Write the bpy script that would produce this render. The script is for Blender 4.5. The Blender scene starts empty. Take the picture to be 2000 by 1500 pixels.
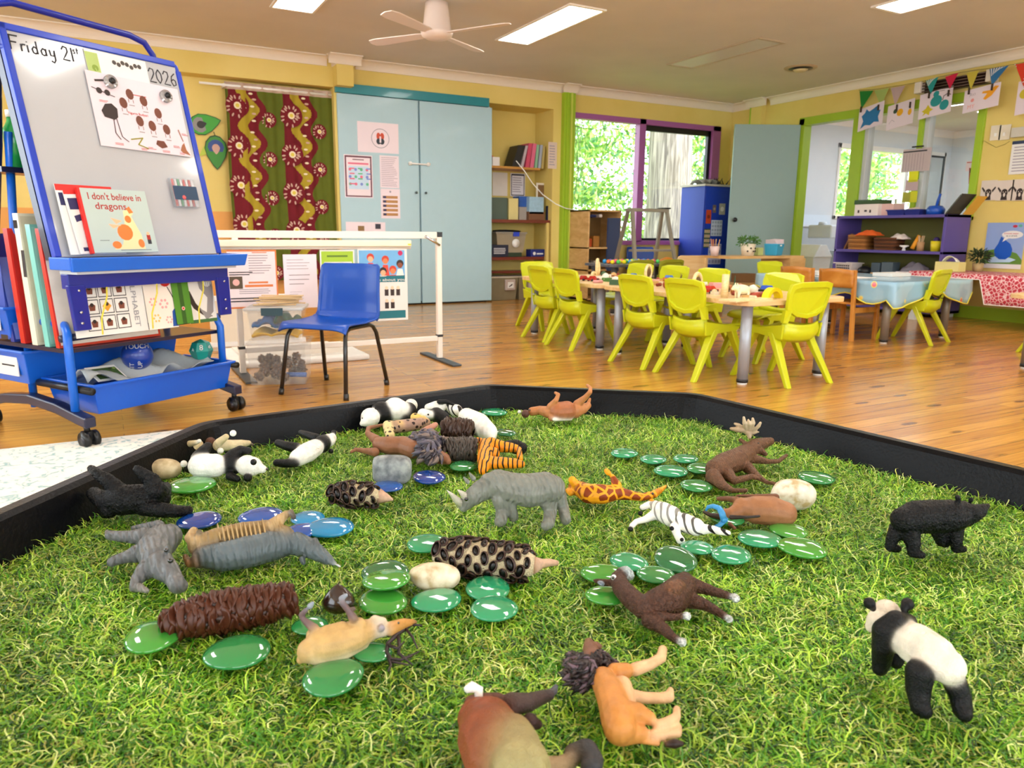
import bpy, math, random
import numpy as np
from mathutils import Vector, Matrix
rnd = random.Random(7)
C = bpy.context.scene.collection
SC = bpy.context.scene
PI = math.pi
# ---------------------------------------------------------------- camera
CH = 0.8                                   # camera height: the photographer kneels beside the tray
F_, PT, RO, YA = 1440.0, math.radians(11.6), math.radians(0.5), math.radians(28.57)
_r = Vector((math.cos(YA), -math.sin(YA), 0))
_f = Vector((math.sin(YA) * math.cos(PT), math.cos(YA) * math.cos(PT), -math.sin(PT)))
_u = Vector((math.sin(YA) * math.sin(PT), math.cos(YA) * math.sin(PT), math.cos(PT)))
_ri = _r * math.cos(RO) + _u * math.sin(RO)
_ui = -_r * math.sin(RO) + _u * math.cos(RO)
cam = bpy.data.cameras.new('camera'); camo = bpy.data.objects.new('camera', cam); C.objects.link(camo)
camo.matrix_world = Matrix(((_ri.x, _ui.x, -_f.x, 0), (_ri.y, _ui.y, -_f.y, 0), (_ri.z, _ui.z, -_f.z, CH), (0, 0, 0, 1)))
cam.sensor_width = 36; cam.lens = 36 * F_ / 2000; cam.clip_start = 0.02; cam.clip_end = 200
cam.dof.use_dof = True; cam.dof.focus_distance = 0.95; cam.dof.aperture_fstop = 17
SC.camera = camo
# ---------------------------------------------------------------- light and exposure
SC.view_settings.view_transform = 'Standard'; SC.view_settings.look = 'None'
SC.view_settings.gamma = 1; SC.view_settings.use_curve_mapping = False
SC.view_settings.exposure = 0.3
PANEL_E = 15.0; SKY_E = 5.5
w = bpy.data.worlds.new('sky'); SC.world = w; w.use_nodes = True
wn = w.node_tree; bg = wn.nodes['Background']
bg.inputs[0].default_value = (0.86, 0.94, 1.0, 1); bg.inputs[1].default_value = SKY_E
sun = bpy.data.lights.new('sun', 'SUN'); suno = bpy.data.objects.new('sun', sun); C.objects.link(suno)
sun.energy = 6.0; sun.angle = 0.02; sun.color = (1, .95, .85)
suno.rotation_euler = Vector((-0.35, 0.55, -1.0)).to_track_quat('-Z', 'Y').to_euler(); suno.location = (8, 6, 6)

def ray(px, py):
    return _f + _ri * ((px - 1000) / F_) - _ui * ((py - 750) / F_)
def atz(px, py, z):
    r = ray(px, py); return Vector((0, 0, CH)) + r * ((z - CH) / r.z)
def atY(px, py, Y):
    r = ray(px, py); return Vector((0, 0, CH)) + r * (Y / r.y)
def atX(px, py, X):
    r = ray(px, py); return Vector((0, 0, CH)) + r * (X / r.x)
# ---------------------------------------------------------------- materials
def lin(c):
    c = c / 255.0
    return c / 12.92 if c <= .04045 else ((c + .055) / 1.055) ** 2.4
def rgb(h):
    if isinstance(h, str):
        return (lin(int(h[0:2], 16)), lin(int(h[2:4], 16)), lin(int(h[4:6], 16)), 1)
    return h
_mc = {}
def mat(h, rough=.5, metal=0, coat=0, trans=0, emit=0, var=.06, vs=12, bump=0, bs=60, ior=1.45, alpha=1, sub=0, spec=.5):
    key = (h, rough, metal, coat, trans, emit, var, vs, bump, bs, ior, alpha, sub, spec)
    if key in _mc: return _mc[key]
    m = bpy.data.materials.new('m_%s' % h); m.use_nodes = True
    nt = m.node_tree; b = nt.nodes['Principled BSDF']; c = rgb(h)
    b.inputs['Base Color'].default_value = c
    b.inputs['Roughness'].default_value = rough; b.inputs['Metallic'].default_value = metal
    b.inputs['Coat Weight'].default_value = coat; b.inputs['Coat Roughness'].default_value = .06
    b.inputs['Transmission Weight'].default_value = trans; b.inputs['IOR'].default_value = ior
    b.inputs['Specular IOR Level'].default_value = spec
    if alpha < 1: b.inputs['Alpha'].default_value = alpha
    if sub: b.inputs['Subsurface Weight'].default_value = sub; b.inputs['Subsurface Radius'].default_value = (.01, .01, .01)
    if emit:
        b.inputs['Emission Color'].default_value = c; b.inputs['Emission Strength'].default_value = emit
    if var or bump:
        tc = nt.nodes.new('ShaderNodeTexCoord')
        if var:
            n = nt.nodes.new('ShaderNodeTexNoise'); n.inputs['Scale'].default_value = vs; n.inputs['Detail'].default_value = 4
            nt.links.new(tc.outputs['Object'], n.inputs['Vector'])
            r = nt.nodes.new('ShaderNodeMapRange'); r.inputs['To Min'].default_value = 1 - var; r.inputs['To Max'].default_value = 1 + var
            nt.links.new(n.outputs['Fac'], r.inputs['Value'])
            mx = nt.nodes.new('ShaderNodeVectorMath'); mx.operation = 'SCALE'; mx.inputs[0].default_value = c[:3]
            nt.links.new(r.outputs[0], mx.inputs['Scale']); nt.links.new(mx.outputs[0], b.inputs['Base Color'])
        if bump:
            n = nt.nodes.new('ShaderNodeTexNoise'); n.inputs['Scale'].default_value = bs; n.inputs['Detail'].default_value = 5
            nt.links.new(tc.outputs['Object'], n.inputs['Vector'])
            bm_ = nt.nodes.new('ShaderNodeBump'); bm_.inputs['Strength'].default_value = bump; bm_.inputs['Distance'].default_value = .01
            nt.links.new(n.outputs['Fac'], bm_.inputs['Height']); nt.links.new(bm_.outputs[0], b.inputs['Normal'])
    _mc[key] = m
    return m
def N(nt, t, **kw):
    n = nt.nodes.new('ShaderNode' + t)
    for k, v in kw.items():
        if k.startswith('i_'): n.inputs[k[2:].replace('_', ' ')].default_value = v
        else: setattr(n, k, v)
    return n
def ramp(nt, pts):
    r = nt.nodes.new('ShaderNodeValToRGB'); e = r.color_ramp.elements
    while len(e) < len(pts): e.new(.5)
    for i, (p, c) in enumerate(pts): e[i].position = p; e[i].color = rgb(c)
    return r
def base(name, rough=.5, coat=0):
    m = bpy.data.materials.new(name); m.use_nodes = True; nt = m.node_tree; b = nt.nodes['Principled BSDF']
    b.inputs['Roughness'].default_value = rough; b.inputs['Coat Weight'].default_value = coat
    return m, nt, b
def floor_mat():
    m, nt, b = base('polished_boards', .24, .22); L = nt.links.new
    b.inputs['Coat Roughness'].default_value = .12
    tc = N(nt, 'TexCoord'); mp = N(nt, 'Mapping'); L(tc.outputs['Object'], mp.inputs['Vector'])
    br = N(nt, 'TexBrick', offset=.37, i_Scale=1.0, i_Mortar_Size=.0012, i_Brick_Width=2.3, i_Row_Height=.085, i_Mortar_Smooth=.3)
    br.inputs['Color1'].default_value = rgb('D6A85A'); br.inputs['Color2'].default_value = rgb('BC8A44'); br.inputs['Mortar'].default_value = rgb('5A3515')
    L(mp.outputs[0], br.inputs['Vector'])
    m2 = N(nt, 'Mapping'); m2.inputs['Scale'].default_value = (1.2, 26, 1); L(tc.outputs['Object'], m2.inputs['Vector'])
    g = N(nt, 'TexNoise', i_Scale=2.2, i_Detail=6, i_Distortion=.6); L(m2.outputs[0], g.inputs['Vector'])
    gr = ramp(nt, [(.3, '9C7236'), (.5, 'ECC88A'), (.7, 'FFEDBC')]); L(g.outputs['Fac'], gr.inputs[0])
    mx = N(nt, 'Mix', data_type='RGBA', blend_type='MULTIPLY'); mx.inputs['Factor'].default_value = .6
    L(br.outputs['Color'], mx.inputs['A']); L(gr.outputs[0], mx.inputs['B'])
    m3 = N(nt, 'Mapping'); m3.inputs['Scale'].default_value = (3.0, 9, 1); L(tc.outputs['Object'], m3.inputs['Vector'])
    vo = N(nt, 'TexVoronoi', i_Scale=1.0); L(m3.outputs[0], vo.inputs['Vector'])
    kr = ramp(nt, [(.0, '000000'), (.09, '303030'), (.2, 'FFFFFF')]); L(vo.outputs['Distance'], kr.inputs[0])
    k = N(nt, 'Mix', data_type='RGBA'); k.inputs['A'].default_value = rgb('6E3F18')
    L(kr.outputs[0], k.inputs['Factor']); L(mx.outputs['Result'], k.inputs['B'])
    L(k.outputs['Result'], b.inputs['Base Color'])
    bp = N(nt, 'Bump', i_Strength=.12, i_Distance=.004); L(g.outputs['Fac'], bp.inputs['Height']); L(bp.outputs[0], b.inputs['Normal'])
    return m
def wood_mat(name, c1, c2, sc=(3, 3, 40), rough=.4):
    m, nt, b = base(name, rough, .15); L = nt.links.new
    tc = N(nt, 'TexCoord'); mp = N(nt, 'Mapping'); mp.inputs['Scale'].default_value = sc; L(tc.outputs['Object'], mp.inputs['Vector'])
    n = N(nt, 'TexNoise', i_Scale=1.5, i_Detail=5, i_Distortion=1.0); L(mp.outputs[0], n.inputs['Vector'])
    r = ramp(nt, [(.35, c1), (.65, c2)]); L(n.outputs['Fac'], r.inputs[0]); L(r.outputs[0], b.inputs['Base Color'])
    return m
def wall_mat(name, c1, c2, rough=.6):
    m, nt, b = base(name, rough); L = nt.links.new
    tc = N(nt, 'TexCoord'); n = N(nt, 'TexNoise', i_Scale=1.4, i_Detail=5); L(tc.outputs['Object'], n.inputs['Vector'])
    r = ramp(nt, [(.3, c1), (.7, c2)]); L(n.outputs['Fac'], r.inputs[0]); L(r.outputs[0], b.inputs['Base Color'])
    n2 = N(nt, 'TexNoise', i_Scale=160, i_Detail=3); L(tc.outputs['Object'], n2.inputs['Vector'])
    bp = N(nt, 'Bump', i_Strength=.08, i_Distance=.002); L(n2.outputs['Fac'], bp.inputs['Height']); L(bp.outputs[0], b.inputs['Normal'])
    return m
# ---------------------------------------------------------------- mesh builder
def frame_of(d):
    d = d.normalized(); a = Vector((0, 0, 1)) if abs(d.z) < .9 else Vector((1, 0, 0))
    x = a.cross(d).normalized(); return x, d.cross(x)
class MB:
    def __init__(s, M=None): s.v = []; s.f = []; s.m = []; s.s = []; s.M = M or Matrix.Identity(4)
    def add(s, vs, fs, mi=0, sm=False):
        o = len(s.v); M = s.M
        s.v += [tuple(M @ Vector(v)) for v in vs]
        for f in fs: s.f.append(tuple(o + i for i in f)); s.m.append(mi); s.s.append(sm)
    def box(s, a, b, mi=0):
        (x0, y0, z0), (x1, y1, z1) = a, b
        x0, x1 = min(x0, x1), max(x0, x1); y0, y1 = min(y0, y1), max(y0, y1); z0, z1 = min(z0, z1), max(z0, z1)
        s.add([(x0, y0, z0), (x1, y0, z0), (x1, y1, z0), (x0, y1, z0), (x0, y0, z1), (x1, y0, z1), (x1, y1, z1), (x0, y1, z1)],
              [(0, 3, 2, 1), (4, 5, 6, 7), (0, 1, 5, 4), (1, 2, 6, 5), (2, 3, 7, 6), (3, 0, 4, 7)], mi)
        return s
    def hexa(s, bot, top, mi=0):            # two quads (4 points each) joined
        s.add(list(bot) + list(top), [(0, 3, 2, 1), (4, 5, 6, 7), (0, 1, 5, 4), (1, 2, 6, 5), (2, 3, 7, 6), (3, 0, 4, 7)], mi); return s
    def tube(s, pts, r, n=10, mi=0, caps=True, closed=False, sm=True):
        pts = [Vector(p) for p in pts]; k = len(pts); rs = r if isinstance(r, (list, tuple)) else [r] * k
        vs = []; x = None
        for i, p in enumerate(pts):
            if closed: d = pts[(i + 1) % k] - pts[i - 1]
            else: d = pts[min(i + 1, k - 1)] - pts[max(i - 1, 0)]
            if d.length < 1e-9: d = Vector((0, 0, 1))
            d.normalize()
            if x is None: x, y = frame_of(d)
            else:
                x = (x - d * x.dot(d)); x = x.normalized() if x.length > 1e-6 else frame_of(d)[0]; y = d.cross(x)
            for j in range(n):
                a = 2 * PI * j / n; vs.append(p + (x * math.cos(a) + y * math.sin(a)) * rs[i])
        fs = []
        for i in range(k if closed else k - 1):
            for j in range(n):
                a, b = i * n + j, i * n + (j + 1) % n; c, d2 = ((i + 1) % k) * n + (j + 1) % n, ((i + 1) % k) * n + j
                fs.append((a, b, c, d2))
        if caps and not closed: fs += [tuple(range(n - 1, -1, -1)), tuple(range((k - 1) * n, k * n))]
        s.add(vs, fs, mi, sm); return s
    def cyl(s, a, b, r, n=16, mi=0, r2=None): return s.tube([a, b], [r, r if r2 is None else r2], n, mi)
    def lathe(s, prof, c=(0, 0, 0), n=20, mi=0, sm=True):
        vs = []; k = len(prof)
        for r, z in prof:
            for j in range(n):
                a = 2 * PI * j / n; vs.append((c[0] + r * math.cos(a), c[1] + r * math.sin(a), c[2] + z))
        fs = [(i * n + j, i * n + (j + 1) % n, (i + 1) * n + (j + 1) % n, (i + 1) * n + j) for i in range(k - 1) for j in range(n)]
        fs += [tuple(range(n - 1, -1, -1)), tuple(range((k - 1) * n, k * n))]
        s.add(vs, fs, mi, sm); return s
    def ell(s, c, r, n=14, k=9, mi=0, R=None):
        c = Vector(c); vs = []
        r = (r, r, r) if not isinstance(r, (tuple, list)) else r
        for i in range(k + 1):
            t = PI * i / k
            for j in range(n):
                a = 2 * PI * j / n; p = Vector((r[0] * math.sin(t) * math.cos(a), r[1] * math.sin(t) * math.sin(a), r[2] * math.cos(t)))
                vs.append(c + (R @ p if R else p))
        fs = [(i * n + j, (i + 1) * n + j, (i + 1) * n + (j + 1) % n, i * n + (j + 1) % n) for i in range(k) for j in range(n)]
        s.add(vs, fs, mi, True); return s
    def prism(s, poly, o, ex, ey, t, mi=0, sm=False):   # polygon in plane (ex,ey) at o, extruded by vector t
        o, ex, ey, t = Vector(o), Vector(ex), Vector(ey), Vector(t); n = len(poly)
        a = [o + ex * p[0] + ey * p[1] for p in poly]; vs = a + [p + t for p in a]
        fs = [tuple(range(n - 1, -1, -1)), tuple(range(n, 2 * n))] + [(i, (i + 1) % n, n + (i + 1) % n, n + i) for i in range(n)]
        s.add(vs, fs, mi, sm); return s
    def grid(s, fn, nu, nv, mi=0, sm=True, mf=None):
        vs = [fn(u / nu, v / nv) for v in range(nv + 1) for u in range(nu + 1)]
        for v in range(nv):
            for u in range(nu): pass
        o = len(s.v); s.v += [tuple(s.M @ Vector(p)) for p in vs]
        for v in range(nv):
            for u in range(nu):
                a = v * (nu + 1) + u; s.f.append((o + a, o + a + 1, o + a + nu + 2, o + a + nu + 1))
                s.m.append(mf((u + .5) / nu, (v + .5) / nv) if mf else mi); s.s.append(sm)
        return s
    def mesh(s, name, mats):
        me = bpy.data.meshes.new(name); me.from_pydata(s.v, [], s.f)
        for m in (mats if isinstance(mats, (list, tuple)) else [mats]): me.materials.append(m)
        me.polygons.foreach_set('material_index', s.m); me.polygons.foreach_set('use_smooth', s.s); me.update()
        return me
    def build(s, name, mats, parent=None, bevel=0, label=None, solid=0, sub=0):
        o = bpy.data.objects.new(name, s.mesh(name, mats)); C.objects.link(o)
        if parent: o.parent = parent
        if label: o['label'] = label
        if solid: q = o.modifiers.new('s', 'SOLIDIFY'); q.thickness = solid; q.offset = 0
        if sub: q = o.modifiers.new('u', 'SUBSURF'); q.levels = sub; q.render_levels = sub
        if bevel:
            q = o.modifiers.new('b', 'BEVEL'); q.width = bevel; q.segments = 2; q.limit_method = 'ANGLE'; q.angle_limit = .7
            q.harden_normals = False
        return o
def tag(o, label, cat, group=None, kind=None):
    o['label'] = label
    if cat: o['category'] = cat
    if group: o['group'] = group
    if kind: o['kind'] = kind
    return o
def thing(name, label, cat, loc=(0, 0, 0), rz=0, group=None):
    o = bpy.data.objects.new(name, None); C.objects.link(o); o.location = loc; o.rotation_euler = (0, 0, rz)
    o.empty_display_size = .05
    return tag(o, label, cat, group)
def struct(o, label=None):
    o['kind'] = 'structure'
    if label: o['label'] = label
    return o
def dup(root, loc, rz, label, group=None):
    r = root.copy(); C.objects.link(r); r.location = loc; r.rotation_euler = (root.rotation_euler[0], root.rotation_euler[1], rz); r['label'] = label
    if group: r['group'] = group
    for ch in list(root.children):
        c = ch.copy(); C.objects.link(c); c.parent = r
        for g in ch.children:
            d = g.copy(); C.objects.link(d); d.parent = c
    return r
_tc = {}
def text_geo(body, shear=0):
    if (body, shear) in _tc: return _tc[(body, shear)]
    cu = bpy.data.curves.new('t', 'FONT'); cu.body = body; cu.size = 1; cu.resolution_u = 3; cu.shear = shear
    ob = bpy.data.objects.new('t', cu); C.objects.link(ob)
    me = bpy.data.meshes.new_from_object(ob.evaluated_get(bpy.context.evaluated_depsgraph_get()))
    vs = [v.co.copy() for v in me.vertices]; fs = [tuple(p.vertices) for p in me.polygons]
    bpy.data.objects.remove(ob); bpy.data.curves.remove(cu); bpy.data.meshes.remove(me)
    _tc[(body, shear)] = (vs, fs); return vs, fs
def text(mb, body, o, ex, ey, size, mi=0, width=None, bold=0, shear=0):   # o lower-left, ex/ey unit vectors
    vs, fs = text_geo(body, shear); o, ex, ey = Vector(o), Vector(ex), Vector(ey)
    w_ = max(v.x for v in vs); kx = size if width is None else width / w_
    nn = ex.cross(ey)
    offs = [(0, 0)] if not bold else [(0, 0), (bold, 0), (0, bold), (bold, bold)]
    for k, (a, b) in enumerate(offs):
        mb.add([o + ex * (v.x * kx + a) + ey * (v.y * size + b) + nn * (.00005 * k) for v in vs], fs, mi)
class Card:          # flat printed sheet: origin (top-left), ex right, ey down, real thickness; patches laid on its face
    def __init__(s, tl, ex, ey, w, h, t=.0012):
        s.o = Vector(tl); s.ex = Vector(ex).normalized(); s.ey = Vector(ey).normalized(); s.w = w; s.h = h
        s.n = s.ey.cross(s.ex); s.n.normalize(); s.mb = MB(); s.t = t; s.k = 0
        s.mb.hexa([s.p(0, 0, 0), s.p(1, 0, 0), s.p(1, 1, 0), s.p(0, 1, 0)], [s.p(0, 0, t), s.p(1, 0, t), s.p(1, 1, t), s.p(0, 1, t)], 0)
    def p(s, u, v, d=None): return s.o + s.ex * (u * s.w) + s.ey * (v * s.h) + s.n * (s.t if d is None else d)
    def nd(s): s.k += 1; return s.t + .0002 + .00003 * s.k
    def rect(s, u0, v0, u1, v1, mi):
        d = s.nd(); s.mb.add([s.p(u0, v0, d), s.p(u0, v1, d), s.p(u1, v1, d), s.p(u1, v0, d)], [(0, 1, 2, 3)], mi)
    def poly(s, pts, mi):
        d = s.nd(); s.mb.add([s.p(u, v, d) for u, v in pts], [tuple(range(len(pts)))], mi)
    def disc(s, u, v, ru, mi, rv=None, n=14, a0=0):
        rv = rv if rv is not None else ru * s.w / s.h
        s.poly([(u + ru * math.cos(a0 + 2 * PI * i / n), v - rv * math.sin(a0 + 2 * PI * i / n)) for i in range(n)], mi)
    def line(s, pts, wd, mi):
        for (a, b), (c, e) in zip(pts[:-1], pts[1:]):
            A = Vector((a * s.w, b * s.h)); B = Vector((c * s.w, e * s.h)); d = B - A
            if d.length < 1e-6: continue
            q = Vector((-d.y, d.x)).normalized() * wd / 2; d = d.normalized() * wd * .3
            P = [A - d + q, A - d - q, B + d - q, B + d + q]; s.poly([(p.x / s.w, p.y / s.h) for p in P], mi)
    def text(s, body, u, v, size, mi, width=None, bold=0, shear=0):
        d = s.nd(); text(s.mb, body, s.p(u, v, d), s.ex, -s.ey, size, mi, width, bold, shear)
    def lines(s, u0, v0, u1, v1, n, mi, jit=.3, th=.35):
        for i in range(n):
            v = v0 + (v1 - v0) * (i + .3) / n; e = u1 - (u1 - u0) * rnd.random() * jit
            s.rect(u0, v, e, v + (v1 - v0) / n * th, mi)
    def build(s, name, mats, parent=None, label=None): return s.mb.build(name, mats, parent, label=label)
# ================================================================ ROOM
RX, RY, RZ = 7.58, 7.78, 2.5
LX, BY = -3.2, -3.2
M_WALL = wall_mat('yellow_wall', 'DAC164', 'E6D07C'); M_WHITEWALL = wall_mat('white_wall', 'D2DCE6', 'DDE5EC')
M_CEIL = wall_mat('ceiling_paint', 'CFC7BC', 'D8D0C5', .75); M_CORN = mat('E8DCCB', .5, var=.03)
M_LIME = mat('9DBF2C', .4, var=.05); M_LIME2 = mat('C6D458', .4, var=.05); M_PURP = mat('A05C9C', .35, var=.05)
M_ORANGE = mat('E0A050', .5); M_WHITE = mat('F2F2F0', .4, var=.02); M_BLACK = mat('17171A', .35, var=.02)
GLASS = bpy.data.materials.new('window_glass'); GLASS.use_nodes = True
_nt = GLASS.node_tree; _nt.nodes.clear()
_o = _nt.nodes.new('ShaderNodeOutputMaterial'); _g = _nt.nodes.new('ShaderNodeBsdfGlossy'); _t = _nt.nodes.new('ShaderNodeBsdfTransparent'); _mx = _nt.nodes.new('ShaderNodeMixShader')
_fr = _nt.nodes.new('ShaderNodeValue'); _fr.outputs[0].default_value = .05; _g.inputs['Roughness'].default_value = .02; _t.inputs[0].default_value = (.97, .98, .97, 1)
for a, b in ((_fr.outputs[0], _mx.inputs[0]), (_t.outputs[0], _mx.inputs[1]), (_g.outputs[0], _mx.inputs[2]), (_mx.outputs[0], _o.inputs[0])): _nt.links.new(a, b)

struct(MB().box((LX, BY, -.1), (12.8, 8.4, 0)).build('floor', floor_mat()), 'polished honey timber board floor')
struct(MB().box((LX, BY, RZ), (12.8, 8.4, RZ + .1)).build('ceiling', M_CEIL), 'flat cream painted ceiling')
# wall A (far wall): bulkhead, recess back, alcove, window wall
b = MB(); T = .12
b.box((LX, RY, 2.22), (4.76, 8.32, RZ)); b.box((2.16, RY - .14, 2.22), (2.33, RY, RZ - .0))
b.box((LX, 7.98, 0), (2.2, 8.12, 2.22), 0); b.box((2.2, 8.2, 0), (4.76, 8.32, 2.22)); b.box((2.16, RY, 0), (2.24, 8.2, 2.22))
b.box((4.76, RY, 0), (5.02, 8.32, RZ)); b.box((5.02, RY, 0), (RX + .1, RY + T, .69)); b.box((5.02, RY, 2.2), (RX + .1, RY + T, RZ)); b.box((7.36, RY, .69), (RX + .1, RY + T, 2.2))
b.box((LX, 7.965, 0), (2.16, 7.98, .98), 1)
struct(b.build('wall_far', [M_WALL, M_ORANGE]), 'yellow painted far wall with bulkhead, alcove and orange lower band')
# wall B (right wall)
b = MB(); T = .1
b.box((RX, 6.6, 0), (RX + T, RY, RZ)); b.box((RX, 4.42, 2.14), (RX + T, 6.6, RZ)); b.box((RX, BY, 0), (RX + T, 4.42, RZ)); b.box((RX, 4.42, 0), (RX + T, 5.72, .98))
b.box((RX - .07, 7.2, 0), (RX, 7.38, RZ - .0)); b.box((RX - .072, 7.38, 0), (RX, 7.40, RZ - .09), 1)
b.box((RX - .02, BY, 0), (RX, 5.7, .12), 1)
struct(b.build('wall_right', [M_WALL, M_LIME]), 'yellow painted right wall with green skirting')
# left and rear walls, each with real window openings (behind and beside the photographer)
b = MB(); 
b.box((LX - .1, BY, 0), (LX, 8.3, .8)); b.box((LX - .1, BY, 2.2), (LX, 8.3, RZ))
for y0, y1 in ((BY, -2.2), (.2, .9), (3.3, 4.0), (6.2, 8.3)): b.box((LX - .1, y0, .8), (LX, y1, 2.2))
struct(b.build('wall_left', M_WALL), 'yellow left wall with wide windows')
b = MB(); b.box((LX, BY - .1, 0), (RX, BY, .5)); b.box((LX, BY - .1, 2.2), (RX, BY, RZ))
for x0, x1 in ((LX, -2.4), (.4, 1.0), (3.8, 4.4), (7.0, RX)): b.box((x0, BY - .1, .5), (x1, BY, 2.2))
struct(b.build('wall_back', M_WALL), 'yellow rear wall with wide windows')
# cornices (cove profile)
def cornice(mb, a, bb, into, mi=0, h=.09, flip=False):
    a, bb, into = Vector(a), Vector(bb), Vector(into); up = Vector((0, 0, 1)); prof = [(0, 0), (.012, 0)]
    for i in range(7):
        t = i / 6 * PI / 2; prof.append((.012 + (h - .024) * (1 - math.cos(t)), .01 + (h - .02) * math.sin(t)))
    prof += [(h, h - .01), (h, h), (0, h)]
    mb.prism(prof, a - up * h, into, up, bb - a, mi)
b = MB(); cornice(b, (LX, RY, RZ), (2.1, RY, RZ), (0, -1, 0)); cornice(b, (2.39, RY, RZ), (4.95, RY, RZ), (0, -1, 0)); cornice(b, (2.08, RY - .14, RZ), (2.41, RY - .14, RZ), (0, -1, 0), h=.085)
cornice(b, (2.16, RY, RZ), (2.16, RY - .14, RZ), (-1, 0, 0)); cornice(b, (2.33, RY - .14, RZ), (2.33, RY, RZ), (1, 0, 0))
cornice(b, (4.85, RY - .06, RZ), (5.05, RY - .06, RZ), (0, -1, 0)); cornice(b, (5.02, RY, RZ), (RX, RY, RZ), (0, -1, 0)); struct(b.build('trim_1', M_CORN), 'cream coved cornice of the far wall')
b = MB(); cornice(b, (RX, BY, RZ), (RX, 7.12, RZ), (-1, 0, 0)); cornice(b, (RX, 7.45, RZ), (RX, RY, RZ), (-1, 0, 0)); cornice(b, (RX - .07, 7.13, RZ), (RX - .07, 7.45, RZ), (-1, 0, 0)); struct(b.build('trim_2', M_CORN), 'cream coved cornice of the right wall')
# green column between alcove and window
b = MB(); b.box((4.87, RY - .06, 0), (5.02, RY, RZ - .09)); b.box((4.90, RY - .075, 0), (4.925, RY - .06, RZ - .09)); b.box((4.955, RY - .085, 0), (4.975, RY - .06, RZ - .09), 1); b.box((4.985, RY - .07, 0), (5.02, RY - .06, RZ - .09))
struct(b.build('trim_3', [M_LIME, M_LIME2]), 'lime green corner column beside the large window')
# big purple window
def window(name, axis, P0, u0, u1, z0, z1, fr, mulls, fmat, depth=.08, glass_off=.05, label=None, extra=None):
    root = MB(); d = depth
    def bx(a0, a1, c0, c1, dd=(0, 0)):
        if axis == 'Y': return ((a0, P0 - .02 + dd[0], c0), (a1, P0 + d + dd[1], c1))
        return ((P0 - .02 + dd[0], a0, c0), (P0 + d + dd[1], a1, c1))
    root.box(*bx(u0, u1, z1 - fr[1], z1)); root.box(*bx(u0, u1, z0, z0 + fr[0])); root.box(*bx(u0, u0 + fr[2], z0, z1)); root.box(*bx(u1 - fr[3], u1, z0, z1))
    for m0, m1 in mulls: root.box(*bx(m0, m1, z0, z1))
    o = struct(root.build(name, fmat, bevel=.004), label)
    g = MB()
    if axis == 'Y': g.box((u0, P0 + glass_off, z0), (u1, P0 + glass_off + .005, z1))
    else: g.box((P0 + glass_off, u0, z0), (P0 + glass_off + .005, u1, z1))
    g.build('glass_pane', GLASS, o); return o
win = window('window_1', 'Y', RY, 5.02, 7.38, .66, 2.21, (.055, .065, .02, .14), [(6.02, 6.12)], M_PURP, label='wide window with purple frame and two panes')
MB().box((6.12, RY + .02, 2.08), (7.24, RY + .07, 2.15)).box((7.19, RY + .02, .71), (7.24, RY + .07, 2.15)).box((6.12, RY + .02, .71), (7.24, RY + .07, .745)).build('sash', M_BLACK, win, label='black inner sash of the right pane')
MB().box((5.0, RY - .06, .66), (7.38, RY, .70)).build('window_sill', M_PURP, win)
# openings in wall B
b = MB(); T = .04
b.box((RX - .03, 6.54, 0), (RX + .1, 6.62, 2.18)); b.box((RX - .03, 4.4, 2.1), (RX + .1, 6.62, 2.19)); b.box((RX - .03, 5.72, 0), (RX + .1, 5.86, 2.1))
b.box((RX - .03, 5.02, .98), (RX + .1, 5.07, 2.1)); b.box((RX - .03, 4.4, .96), (RX + .1, 4.47, 2.1)); b.box((RX - .03, 4.4, .96), (RX + .1, 5.72, 1.0))
b.box((RX, 5.67, 1.0), (RX + .1, 5.72, 2.1), 1); b.box((RX, 4.97, 1.0), (RX + .1, 5.02, 2.1), 1)
o = struct(b.build('window_2', [M_LIME, mat('C8CDD0', .5)], bevel=.004), 'lime green framed internal window and doorway into the white room')
MB().box((RX + .05, 4.47, 1.0), (RX + .055, 5.67, 2.1)).build('glass_pane', GLASS, o)
# side room
b = MB(); b.box((RX + .1, 7.82, 0), (9.8, 7.92, RZ)); b.box((9.8, 7.82, 0), (12.45, 7.92, 1.05)); b.box((9.8, 7.82, 2.13), (12.45, 7.92, RZ)); b.box((12.45, 7.82, 0), (12.7, 7.92, RZ)); b.box((12.6, 2.5, 0), (12.7, 7.82, RZ)); b.box((RX + .1, 2.4, 0), (12.7, 2.5, RZ))
struct(b.build('wall_side_room', M_WHITEWALL), 'white walls of the room beyond the opening')
b = MB(); cornice(b, (RX + .1, 7.82, RZ), (12.6, 7.82, RZ), (0, -1, 0), h=.1); cornice(b, (12.6, 2.5, RZ), (12.6, 7.82, RZ), (-1, 0, 0), h=.1); struct(b.build('trim_4', M_WHITE), 'white cornice of the side room')
window('window_3', 'Y', 7.82, 9.8, 12.45, 1.05, 2.16, (.05, .07, .05, .05), [(10.32, 10.46), (11.42, 11.5), (11.74, 11.86)], M_WHITE, label='white framed windows of the side room')
o = MB().box((12.0, 7.79, 1.1), (12.35, 7.82, 2.08)).build('trim_5', mat('B9C4C8', .4)); struct(o, 'grey sliding sash seen through the internal window')
MB().box((12.36, 7.78, 1.1), (12.4, 7.83, 2.1)).box((11.86, 7.78, 2.07), (12.4, 7.83, 2.1)).build('frame', M_BLACK, o)
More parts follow.
